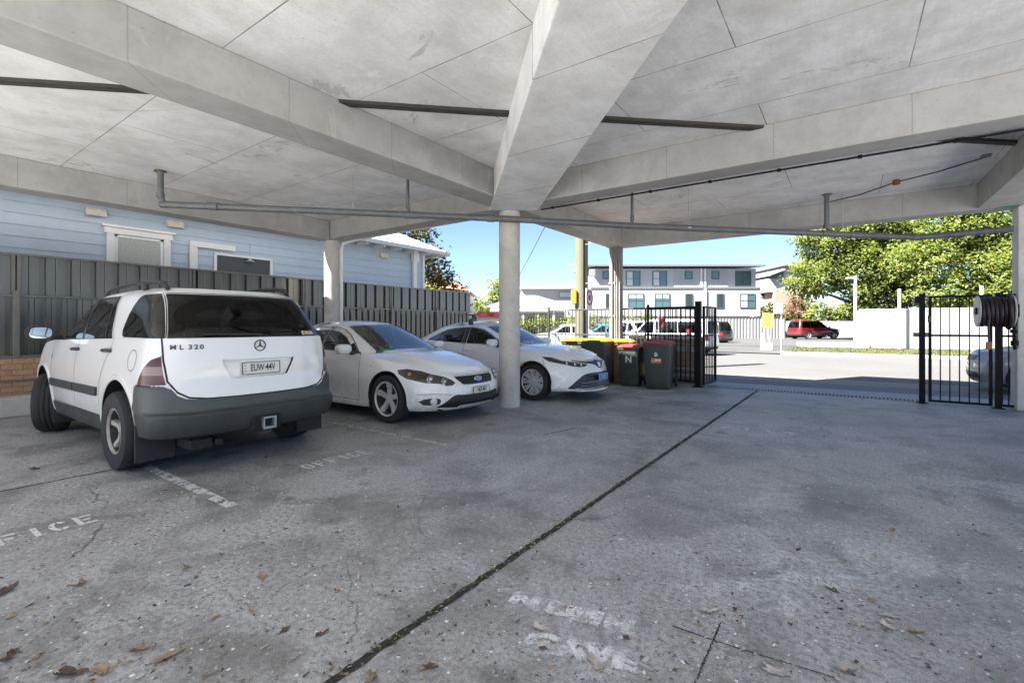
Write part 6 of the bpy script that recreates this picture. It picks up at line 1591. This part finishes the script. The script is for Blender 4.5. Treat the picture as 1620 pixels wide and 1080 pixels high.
def crown(name,blobs,n,size,mats,parent,seed,wts=(5,4,4,1),droop=.3,clump=.75):
    r=random.Random(seed); mb=MB(); NO=[]; tot=sum(b[3]*b[4]*b[5] for b in blobs)
    for (cx,cy,cz,rx,ry,rz) in blobs:
        k=int(n*rx*ry*rz/tot)
        # clump centres spread through the blob, mostly near its surface
        nc=max(6,k//26); 
        for _ in range(nc):
            u=Vector((r.gauss(0,1),r.gauss(0,1),r.gauss(0,1))).normalized()*(r.random()**.42)
            c=Vector((cx+u.x*rx,cy+u.y*ry,cz+u.z*rz)); out=Vector((u.x,u.y,u.z+.25)).normalized()
            cm=r.choices((0,1,2,3),wts)[0]; s=clump*r.uniform(.6,1.3)
            for _ in range(26):
                p=c+Vector((r.gauss(0,s*.42),r.gauss(0,s*.42),r.gauss(0,s*.25)))
                d=(Vector((r.gauss(0,1),r.gauss(0,1),r.gauss(-droop,.6)))+out*.8).normalized(); w=d.cross(Vector((r.gauss(0,.5),r.gauss(0,.5),1))).normalized()
                L=size*r.uniform(.6,1.3); W=L*r.uniform(.22,.36); m=cm if r.random()<.75 else r.choices((0,1,2,3),wts)[0]
                q=p+d*L*.5+Vector((0,0,.06*L)); e=p+d*L-Vector((0,0,.10*L))
                no=(out*.8+(p-c)*(.5/s)+Vector((r.gauss(0,.25),r.gauss(0,.25),.35+r.gauss(0,.25)))).normalized()
                mb.add([p,q-w*W,e,q+w*W],[(0,1,2,3) if d.cross(w).dot(no)>0 else (3,2,1,0)],m); NO.extend([no]*4)
    o=mb.build(name,mats,parent,recalc=False); o.data.polygons.foreach_set('use_smooth',[True]*len(o.data.polygons)); o.data.normals_split_custom_set_from_vertices([tuple(v) for v in NO]); return o
def limbs(parent,base,tips,r0,seed,trunk_h):
    r=random.Random(seed); mb=MB(); b=Vector((0,0,0)); t=Vector((r.uniform(-.2,.2),r.uniform(-.2,.2),trunk_h))
    mb.tube([b,b.lerp(t,.5)+Vector((.08,.05,0)),t],[r0,r0*.85,r0*.72],10)
    for tp in tips:
        tp=Vector(tp); mid=t.lerp(tp,.5)+Vector((r.uniform(-.4,.4),r.uniform(-.4,.4),r.uniform(-.1,.4)))
        mb.tube([t-Vector((0,0,.1)),t.lerp(mid,.5)+Vector((0,0,.1)),mid,tp],[r0*.55,r0*.45,r0*.3,r0*.08],7)
        for _ in range(3):
            q=mid.lerp(tp,r.uniform(.1,.8)); e=q+Vector((r.uniform(-1,1),r.uniform(-1,1),r.uniform(-.2,1)))*1.1; mb.tube([q,q.lerp(e,.5)+Vector((0,0,.1)),e],[r0*.16,r0*.1,r0*.03],5)
    return mb.build('trunk',M_bark,parent,smooth=60)
def tree(name,label,cat,px,Y,blobs,n,size,mats,seed,r0=.25,th=2.0,group=None,z0=0.0,**kw):
    o=camrot(empty(name,at(px,Y,z0),0,label,cat,group))
    crown('crown',blobs,n,size,mats,o,seed,**kw)
    limbs(o,None,[(b[0],b[1],b[2]) for b in blobs],r0,seed+1,th)
    return o
tree('broad_tree','broad sunlit feathery tree above the red wagon and light pole','tree',1375,41,
 [(-4.6,0,5.6,2.1,2.5,1.7),(-3.4,0,8.4,2.4,2.6,1.7),(-1.2,-.5,9.8,2.6,2.8,1.6),(1.2,-.5,9.2,2.6,2.8,1.9),(-1.6,-1,6.4,2.6,2.6,2.0),(1.4,-1.2,6.2,2.6,2.4,2.0),(3.2,0,8,2.0,2.5,2.4),(.0,-1.4,3.9,3.4,2.0,1.5),(-6.3,0,4.8,1.2,1.2,.7),(-5.2,0,9.0,1.3,1.5,.7)],52000,.27,LG,11,.35,2.6)
tree('broad_tree','tall leafy tree rising behind the pedestrian gate and white fence','tree',1535,36,
 [(-3.6,0,6.2,2.4,2.4,1.9),(-1.4,0,8.4,2.6,2.6,2.0),(1.2,-.4,8.8,2.8,2.6,2.2),(3.6,0,7.6,2.6,2.6,2.4),(-2.8,-1,3.8,2.4,2.0,1.5),(.4,-1.2,5.4,3.0,2.4,2.0),(3.4,-.6,4.4,2.8,2.2,1.8),(.2,-.8,3.0,3.6,1.6,1.2),(-1.0,0,10.4,2.4,2.4,1.2)],52000,.25,LG,23,.35,2.2)
tree('broad_tree','leafy tree at the far right behind the hose reel','tree',1665,32,[(0,0,5.8,3.2,2.6,2.6),(-1.2,0,3.6,2.6,2.2,1.8),(1.4,0,8.4,3,2.6,2)],20000,.25,LG,31,.3,2)
tree('shrub','yellow green shrubs with thin pale stems right of the red wagon','shrub',1316,50.5,[(-1.6,0,2.5,1.4,1,1.3),(.6,0,2.4,1.6,1,1.2),(2.3,0,2.6,1.3,1,1.3)],3600,.32,LG,41,.1,.8,wts=(4,1,6,3))
tree('shrub','reddish brown shrub behind the roof of the red wagon','shrub',1263,52,[(0,0,2.9,1.5,1.2,1.7),(-.9,0,2.1,1.1,1,1.2)],2400,.30,LR,42,.1,1.0)
tree('shrub','low bright green shrub left of the reddish shrub','shrub',1240,51,[(0,0,1.7,1.1,.8,.8)],900,.26,LG,43,.08,.6,wts=(4,1,6,1))
tree('shrub','dark round shrub between the apartment block and the brick house','shrub',1212,56,[(0,0,2.6,1.4,1.2,1.3),(.4,0,1.4,1.3,1,1)],2400,.30,LD,44,.1,.8)
tree('distant_tree','dark green treetop behind the townhouse roof','tree',1211,92,[(0,0,9.2,2.4,2,2.2),(1.2,0,7.5,2.4,2,2.4)],1800,.6,LG,45,.3,5,wts=(4,6,1,0))
tree('olive_tree','brownish olive tree behind the corner of the blue house','tree',668,27,[(-.3,0,4.6,1.6,1.6,1.4),(-1.0,0,6.2,1.7,1.6,1.3),(.5,0,3.6,1.0,1.2,.8)],6500,.22,LO,51,.16,2.0)
tree('wispy_tree','thin wispy green tree against the sky right of the blue house','tree',706,29,[(-.2,0,4.3,.9,.8,.9),(.3,0,3.5,.8,.7,.7),(-.9,0,5.3,1.0,.8,.8),(.7,0,2.7,.6,.6,.6)],700,.26,LD,52,.09,2.0,clump=.5,wts=(2,1,5,3))
tree('shrub','bright green shrub peeping over the ribbed fence','shrub',682,25.5,[(0,0,2.75,.8,.8,.75),(.5,0,2.4,.6,.6,.6)],1300,.2,LG,53,.06,1.6,wts=(3,1,6,1))
tree('round_tree','bright green tree with orange tips left of the middle column','tree',779,47,[(-1.6,0,2.6,1.4,1.2,1.2),(-.2,0,3.2,1.5,1.3,1.4),(.9,0,4.4,1.3,1.2,1.4),(-.6,0,1.4,2.2,1.2,1.1),(.4,0,5.2,.8,.8,.9)],5200,.30,LG,54,.2,1.2,wts=(4,2,5,3))
hd=camrot(empty('hedge',at(880,33.5),0,'clipped green hedge in front of the white cottage','hedge'))
crown('leaves',[(-2.8+k*1.35,0,1.35,.9,.6,.75) for k in range(8)],5000,.18,LG,hd,61,wts=(5,2,5,0),clump=.5)
mb=MB()
for k in range(8): mb.cyl((-2.8+k*1.35,0,0),(-2.8+k*1.35,0,1.2),.05,n=6)
mb.build('stems',M_bark,hd)

# ------------------------------------------------------------------ cars over the road
def simple_car(name,label,cat,loc,rz,p,pm,group=None,rails=False,grid=.16):
    car=Car(name,label,cat,loc,rz,group,grid=grid)
    g=lambda k,d=None:p.get(k,d)
    xf,xr,w,belt,roof,hz,sill=g('xf'),g('xr'),g('w'),g('belt'),g('roof'),g('hz'),g('sill',.25)
    fx,rx,r=g('fx'),g('rx'),g('r',.33); cow,rf,rr,rb=g('cowl'),g('rf'),g('rr'),g('rb')
    L=Skin([(sill-.05,xf-.12),(sill+.18,xf),(hz-.15,xf-.02),(hz,xf-.10),(belt+.05,xf-.35)],[(sill-.05,xr+.1),(sill+.2,xr),(belt-.2,xr+.03),(belt+.05,xr+.06)],
           [(sill-.05,w*.93),(sill+.15,w*.98),(.65,w),(belt-.15,w*.98),(belt+.05,w*.92)],g('Bf',.6),2.5,.4,2.9,.03,ss=3)
    def bz(x): return float(np.interp(x,[xr,cow,xf-.1],[belt+.03,belt,hz]))
    def topz(D):
        z=belt
        for _ in range(4): z=bz(L.pt(D,z).x)
        return z
    n=48; outer=[(L.L*i/n,sill) for i in range(n+1)]+[(L.L*(n-i)/n,topz(L.L*(n-i)/n)) for i in range(n+1)]
    S=lambda x,z:('s',x,z); Rr=lambda y,z:('r',y,z); Fy=lambda y,z:('f',y,z)
    ar=r*1.17
    regs=[('headlight',[Fy(w*.92,hz-.14),Fy(w*.55,hz-.17),Fy(w*.60,hz-.03),Fy(w*.93,hz-.0)],M_clear,.003,'both'),
          ('grille',[Fy(0,hz-.16),Fy(w*.48,hz-.15),Fy(w*.5,hz-.05),Fy(0,hz-.05)],M_mesh,-.004,'join'),
          ('intake',[Fy(0,sill+.08),Fy(w*.6,sill+.08),Fy(w*.55,sill+.22),Fy(0,sill+.22)],M_mesh,-.004,'join'),
          ('tail_light',[Rr(w*.70,belt-.30),Rr(w*.93,belt-.30),Rr(w*.93,belt+g('tl',.0)),Rr(w*.74,belt+g('tl',.0))],M_tailred2,.004,'both'),
          ('bumper_trim',[Rr(0,sill-.02),Rr(w*.99,sill-.02),Rr(w*.99,sill+g('bt',.12)),Rr(0,sill+g('bt',.12))],M_blackp,.006,'join'),
          ('wheel_opening',circ(fx,r*1.02,ar,26),None,0,'void'),('wheel_opening',circ(rx,r*1.02,ar,26),None,0,'void')]
    md=(cow+rr)/2
    car.panels(L,outer,regs,('body',pm),[[S(cow-.15,sill+.05),S(cow-.15,belt)],[S(g('bp',.0),sill+.05),S(g('bp',.0),belt)]])
    U=Skin([(belt-.06,cow+.12),(belt+.04,cow),((belt+roof)/2,(cow+rf)/2),(roof,rf)],[(belt-.06,rb-.02),((belt+roof)/2,(rb+rr)/2-.02),(roof,rr)],
           [(belt-.06,w*.93),((belt+roof)/2,w*g('tm',.84)),(roof-.07,w*g('tt',.74)),(roof,w*g('tt',.74)*.86)],.36,2.5,.28,2.9,.03,ss=3)
    outer=[(U.L*i/n,belt-.05) for i in range(n+1)]+[(U.L*(n-i)/n,roof) for i in range(n+1)]
    b0=belt+.03; t0=roof-.10; sl=lambda z,a,b:a+(b-a)*(z-belt)/(roof-belt)
    bp=g('bp',0.0); cp=g('cp',bp-.95); a0=sl(b0,cow,rf)-.30; a1=sl(t0,cow,rf)-.22; e0=sl(b0,rb,rr)+.28; e1=sl(t0,rb,rr)+.22
    wn=[('windscreen',[Fy(0,b0),Fy(w*.80,b0),Fy(w*.62,t0),Fy(0,t0+.02)],M_glass,0,'join'),
        ('side_window',[S(a0,b0),S(a1,t0),S(bp+.03,t0+.01),S(bp+.03,b0)],M_glass,0,'both'),
        ('rear_window',[Rr(0,b0),Rr(w*.78,b0),Rr(w*.62,t0),Rr(0,t0)],M_tint,0,'join')]
    if not g('cab'):
        wn+=[('side_window',[S(bp-.04,b0),S(bp-.04,t0+.01),S(max(cp,e1+.02)+.03,t0),S(max(cp,e0+.02)+.0,b0)],M_glass,0,'both')]
        if cp-e0>.25: wn+=[('side_window',[S(cp-.06,b0),S(cp-.03,t0),S(e1,t0-.01),S(e0,b0)],M_tint,0,'both')]
    car.panels(U,outer,wn,('body',pm))
    car.roof('roof',U,roof,lambda x:roof+.035,pm,5,28)
    Ds=list(np.linspace(L.S(cow-.25,belt),0.0,16)); car.hood('bonnet',L,Ds,topz,lambda x:float(np.interp(x,[cow-.3,cow+.1,xf-.2,xf],[belt+.05,belt+.05,hz+.06,hz+.0])),pm,ns_=8)
    if g('tray'):
        x1=rb-.05; mb=MB(); mb.box(xr+.1,x1,-w*.9,w*.9,.62,.66); mb.build('tray_floor',M_dark,car.root)
        mb=MB(); mb.box(xr+.02,xr+.07,-w*.88,w*.88,.62,belt+.05); mb.build('tail_board',pm,car.root)
    elif rb-xr>.5:
        Ds=list(np.linspace(L.S(rb+.25,belt),L.L,14)); car.hood('boot_lid',L,Ds,topz,lambda x:belt+.05,pm,ns_=8)
    for x in (fx,rx):
        for s in (1,-1): car.wheel(x,s*(w-.13),r,.21,r*.66,5,0,M_rim,False,'star',low=True)
    car.well(fx,ar-.004,r*1.02,w*.97,.5); car.well(rx,ar-.004,r*1.02,w*.97,.5)
    mb=MB(); mb.box(xr+.15,xf-.15,-.45,.45,sill,.55); mb.box(rx+ar,fx-ar,-w*.85,w*.85,sill,.5); mb.build('underbody',M_dark,car.root)
    mb=MB(); mb.box(rb+.1,cow-.1,-w*.8,w*.8,.5,belt-.12); mb.build('cabin_floor',M_dashm,car.root)
    car.seats(tuple(x for x in (bp-.1,bp-1.0) if x>rb+.3),belt-.35,.36,belt+.22)
    car.mirror(cow-.30,w+.08,belt+.08,.11,.2,.14,pm)
    if rails:
        for s in (1,-1):
            mb=MB(); mb.tube([(rf-.1,s*w*.62,roof),(rf-.25,s*w*.63,roof+.07),(rr+.3,s*w*.63,roof+.07),(rr+.12,s*w*.62,roof)],.018,6); mb.build('roof_rail',M_galv,car.root,smooth=50)
    return car
M_tailred2=mat('tail_red',(.40,.015,.02),.2)
P_red=paint('red_car_paint',(.10,.005,.008)); P_dark=paint('dark_car_paint',(.008,.008,.009)); P_silver=paint('silver_car_paint',(.20,.225,.235),.35); P_blue=paint('blue_car_paint',(.05,.14,.32)); P_w3=paint('plain_white_paint',(.70,.70,.69))
suvd=dict(xf=2.2,xr=-2.25,w=.90,belt=.98,roof=1.64,hz=.86,sill=.28,fx=1.35,rx=-1.27,r=.345,cowl=1.05,rf=.25,rr=-1.95,rb=-2.18,bp=-.05,cp=-1.02)
simple_car('parked_wagon','dark red wagon with roof rails in the raised car park','wagon',at(1287,43,.16),R(YAW+10),suvd,P_red,rails=True)
simple_car('parked_ute','white utility truck half hidden behind the red wagon','ute',at(1264,48.5,.16),R(YAW+10),dict(xf=2.55,xr=-2.6,w=.90,belt=1.08,roof=1.70,hz=.98,sill=.42,fx=1.6,rx=-1.45,r=.38,cowl=1.25,rf=.6,rr=-.55,rb=-.70,bp=.05,cp=-.6,cab=False,tray=True,bt=.25),P_w3)
simple_car('parked_van','white van turning in at the car park entrance','van',wd(7.85,23.2),R(YAW)+math.atan2(.71,-.70),dict(xf=2.05,xr=-2.1,w=.82,belt=.98,roof=1.66,hz=.90,sill=.28,fx=1.3,rx=-1.25,r=.31,cowl=1.85,rf=1.15,rr=-1.98,rb=-2.08,bp=.55,cp=-.6,tm=.92,tt=.86,tl=.25),P_w3)
simple_car('parked_suv','black off road wagon parked beyond the white van','suv',at(1108,35,.0),R(YAW)+math.atan2(.80,-.55),suvd,P_dark)
simple_car('parked_hatch','silver grey hatchback behind the pedestrian gate bars','hatchback',(4.15,13.95,0),PI,dict(xf=2.05,xr=-1.95,w=.86,belt=.94,roof=1.45,hz=.80,sill=.2,fx=1.24,rx=-1.26,r=.32,cowl=.95,rf=.1,rr=-1.5,rb=-1.85,bp=-.2,cp=-1.15,Bf=.75),P_silver,grid=.1)
sed=dict(xf=2.35,xr=-2.4,w=.90,belt=.93,roof=1.42,hz=.74,sill=.2,fx=1.4,rx=-1.4,r=.33,cowl=1.0,rf=.15,rr=-.95,rb=-1.75,bp=-.28,cp=-1.2)
simple_car('parked_sedan','white sedan seen through the grey fence right of the middle column','sedan',at(893,26.5),R(YAW)+PI,sed,P_w3)
simple_car('parked_hatch','blue hatchback seen through the fence beside the power pole','hatchback',at(950,29.5),R(YAW)+PI,dict(xf=1.95,xr=-1.9,w=.85,belt=.94,roof=1.45,hz=.80,sill=.2,fx=1.2,rx=-1.2,r=.31,cowl=.95,rf=.1,rr=-1.5,rb=-1.8,bp=-.2,cp=-1.1),P_blue)
simple_car('parked_suv','white off road wagon facing the fence behind the small red bin','suv',at(1008,29),R(YAW-62),suvd,P_w3)

# ------------------------------------------------------------------ fallen leaves on the floor
M_dry=[mat('dry_leaf_tan',(.30,.21,.13),.9,var=.4,vs=30),mat('dry_leaf_grey',(.42,.38,.33),.9,var=.35,vs=30),mat('dry_leaf_brown',(.11,.065,.04),.9,var=.4,vs=30)]
def leaf_mesh(seed,lob=5,curl=.5,L=.05):
    r=random.Random(seed); n=26; rim=[]
    for k in range(n):
        a=2*PI*k/n; rad=L*(.5+.5*abs(math.cos(a*lob/2+.3))**.8)*(1+.3*math.cos(a))*r.uniform(.75,1.15)
        x,y=rad*math.cos(a)*1.5,rad*math.sin(a)*.62; rim.append((x,y,max(.001,curl*(y*y*9+.2*x*x*(3+2*math.sin(seed))+r.uniform(0,.006)))+.002))
    mid=[(x*.5,y*.5,max(.001,curl*(y*y*2.0))+.004+r.uniform(0,.004)) for x,y,z in rim]
    mb=MB(); mb.add([(0,0,.003)]+mid+rim,[(0,1+k,1+(k+1)%n) for k in range(n)]+[(1+k,1+n+k,1+n+(k+1)%n,1+(k+1)%n) for k in range(n)])
    mb.tube([(-L*.5,0,.004),(-L*1.1,.006,.006),(-L*1.5,.02,.003)],.0012,5)
    return mb
protos=[]
spots=[(415,914,0,1.1),(565,917,1,.9),(652,766,1,.9),(295,898,0,.8),(840,859,1,.9),(856,997,1,1.25),(936,1041,1,1.3),(1115,968,1,1.2),(1234,1065,1,1.4),(1346,1061,1,1.3),(1401,974,1,1.1),(1404,993,1,1.1),(1412,838,0,1.0),(1561,846,1,1.1),(1383,885,1,1.0),(216,1030,0,1.1),(257,1043,0,1.35),(104,1067,2,1.5),(160,1062,0,1.4),(18,1036,2,1.35),(56,742,2,1.6),(130,924,0,1.0),(5,938,2,1.7),(240,700,2,.9),(676,1055,2,1.0),(1177,992,1,.8),(950,1055,1,.8),(820,980,1,.7),(1320,935,2,.9),(1445,1000,0,.9),(448,998,2,.8),(505,1005,2,.8),(340,977,0,.7),(590,1072,0,1.0),(1262,870,2,.7),(900,800,1,.7),(1180,786,1,.7),(505,650,2,.9)]
rl=random.Random(9)
kinds=['pale grey','tan','dark brown']
def where(px,py):
    h='left' if px<540 else ('middle' if px<1080 else 'right')
    return h
base=[leaf_mesh(100+k,(5,3,7,4)[k%4],(1.2,2.2,.8,3.0)[k%4]) for k in range(6)]
meshes={}
for i,(px,py,c,s) in enumerate(spots):
    key=(i%6,c)
    if key not in meshes:
        o=base[i%6].build('fallen_leaf',M_dry[c],smooth=70); meshes[key]=o.data
    else:
        o=bpy.data.objects.new('fallen_leaf',meshes[key]); link(o)
    p=gp(px,py); o.location=(p.x,p.y,.001); o.rotation_euler=(0,0,rl.random()*6.28); o.scale=(s*.55,s*.6,s*.6)
    zone='near the bays' if py<800 else ('mid floor' if py<930 else 'close by')
    side='left of the floor joint' if p.x<-1.6 else 'right of the floor joint'
    tag(o,f"{['tan','pale grey','dark brown'][c]} curled dry leaf {side}, {zone}",'leaf','fallen leaves on the garage floor')
# crumbs of leaf and grit everywhere on the floor
cr=MB(); rc_=random.Random(77)
for i in range(4200):
    px=rc_.uniform(-40,1660); py=640+440*rc_.random()**.9; p=gp(px,py)
    if p.y>10.9 or p.x<-9.5: continue
    s=rc_.uniform(.002,.009)*(1.9 if rc_.random()<.10 else 1); a=rc_.random()*6.28; t=rc_.uniform(-.5,.5)
    u=Vector((math.cos(a),math.sin(a),t*.6))*s; v=Vector((-math.sin(a),math.cos(a),rc_.uniform(-.3,.3)))*s*rc_.uniform(.3,.8)
    c=Vector((p.x,p.y,.004+abs(u.z)+abs(v.z))); cr.quad(c-u-v*.6,c+u-v,c+u*.8+v,c-u+v*.9,rc_.choice((0,1,1,2)))
tag(cr.build('leaf_crumbs',M_dry,recalc=False),'tiny crumbs of dry leaf and grit over the floor',kind='stuff')
SUN_E,SKY_S,EXPO=5.0,.05,2.6
# ------------------------------------------------------------------ light, sky, camera
sc=bpy.context.scene
SUN_D=Vector((.481,.879,0)).normalized(); EL=R(50)
trav=Vector((SUN_D.x*math.cos(EL),SUN_D.y*math.cos(EL),-math.sin(EL)))
sd=bpy.data.lights.new('sun','SUN'); sd.energy=SUN_E; sd.angle=R(.53); sd.color=(1,.97,.93)
so=bpy.data.objects.new('sun',sd); link(so); so.rotation_euler=trav.to_track_quat('-Z','Y').to_euler()
w=bpy.data.worlds.new('World'); sc.world=w; w.use_nodes=True; nt=w.node_tree
sky=nt.nodes.new('ShaderNodeTexSky'); sky.sky_type='NISHITA'; sky.sun_disc=False; sky.sun_elevation=EL
sky.sun_rotation=math.atan2(-SUN_D.x,-SUN_D.y); sky.air_density=.65; sky.dust_density=.5; sky.ozone_density=2.5; sky.altitude=0
bg=nt.nodes['Background']; bg.inputs['Strength'].default_value=SKY_S
nt.links.new(sky.outputs[0],bg.inputs['Color'])
cd=bpy.data.cameras.new('camera'); cam=bpy.data.objects.new('camera',cd); link(cam)
cam.location=(0,0,EYE); cam.rotation_euler=(R(90),0,R(YAW)); cd.sensor_width=36; cd.lens=F/1620*36; cd.shift_y=-25/1620
cd.clip_start=.05; cd.clip_end=2000; sc.camera=cam
sc.view_settings.view_transform='Standard'; sc.view_settings.look='None'; sc.view_settings.exposure=EXPO; sc.view_settings.gamma=1
sc.render.engine='CYCLES'; sc.cycles.max_bounces=10; sc.cycles.diffuse_bounces=7; sc.cycles.transparent_max_bounces=16; sc.cycles.use_denoising=True
sc.cycles.sample_clamp_indirect=6
try: sc.cycles.denoiser='OPENIMAGEDENOISE'
except Exception: pass
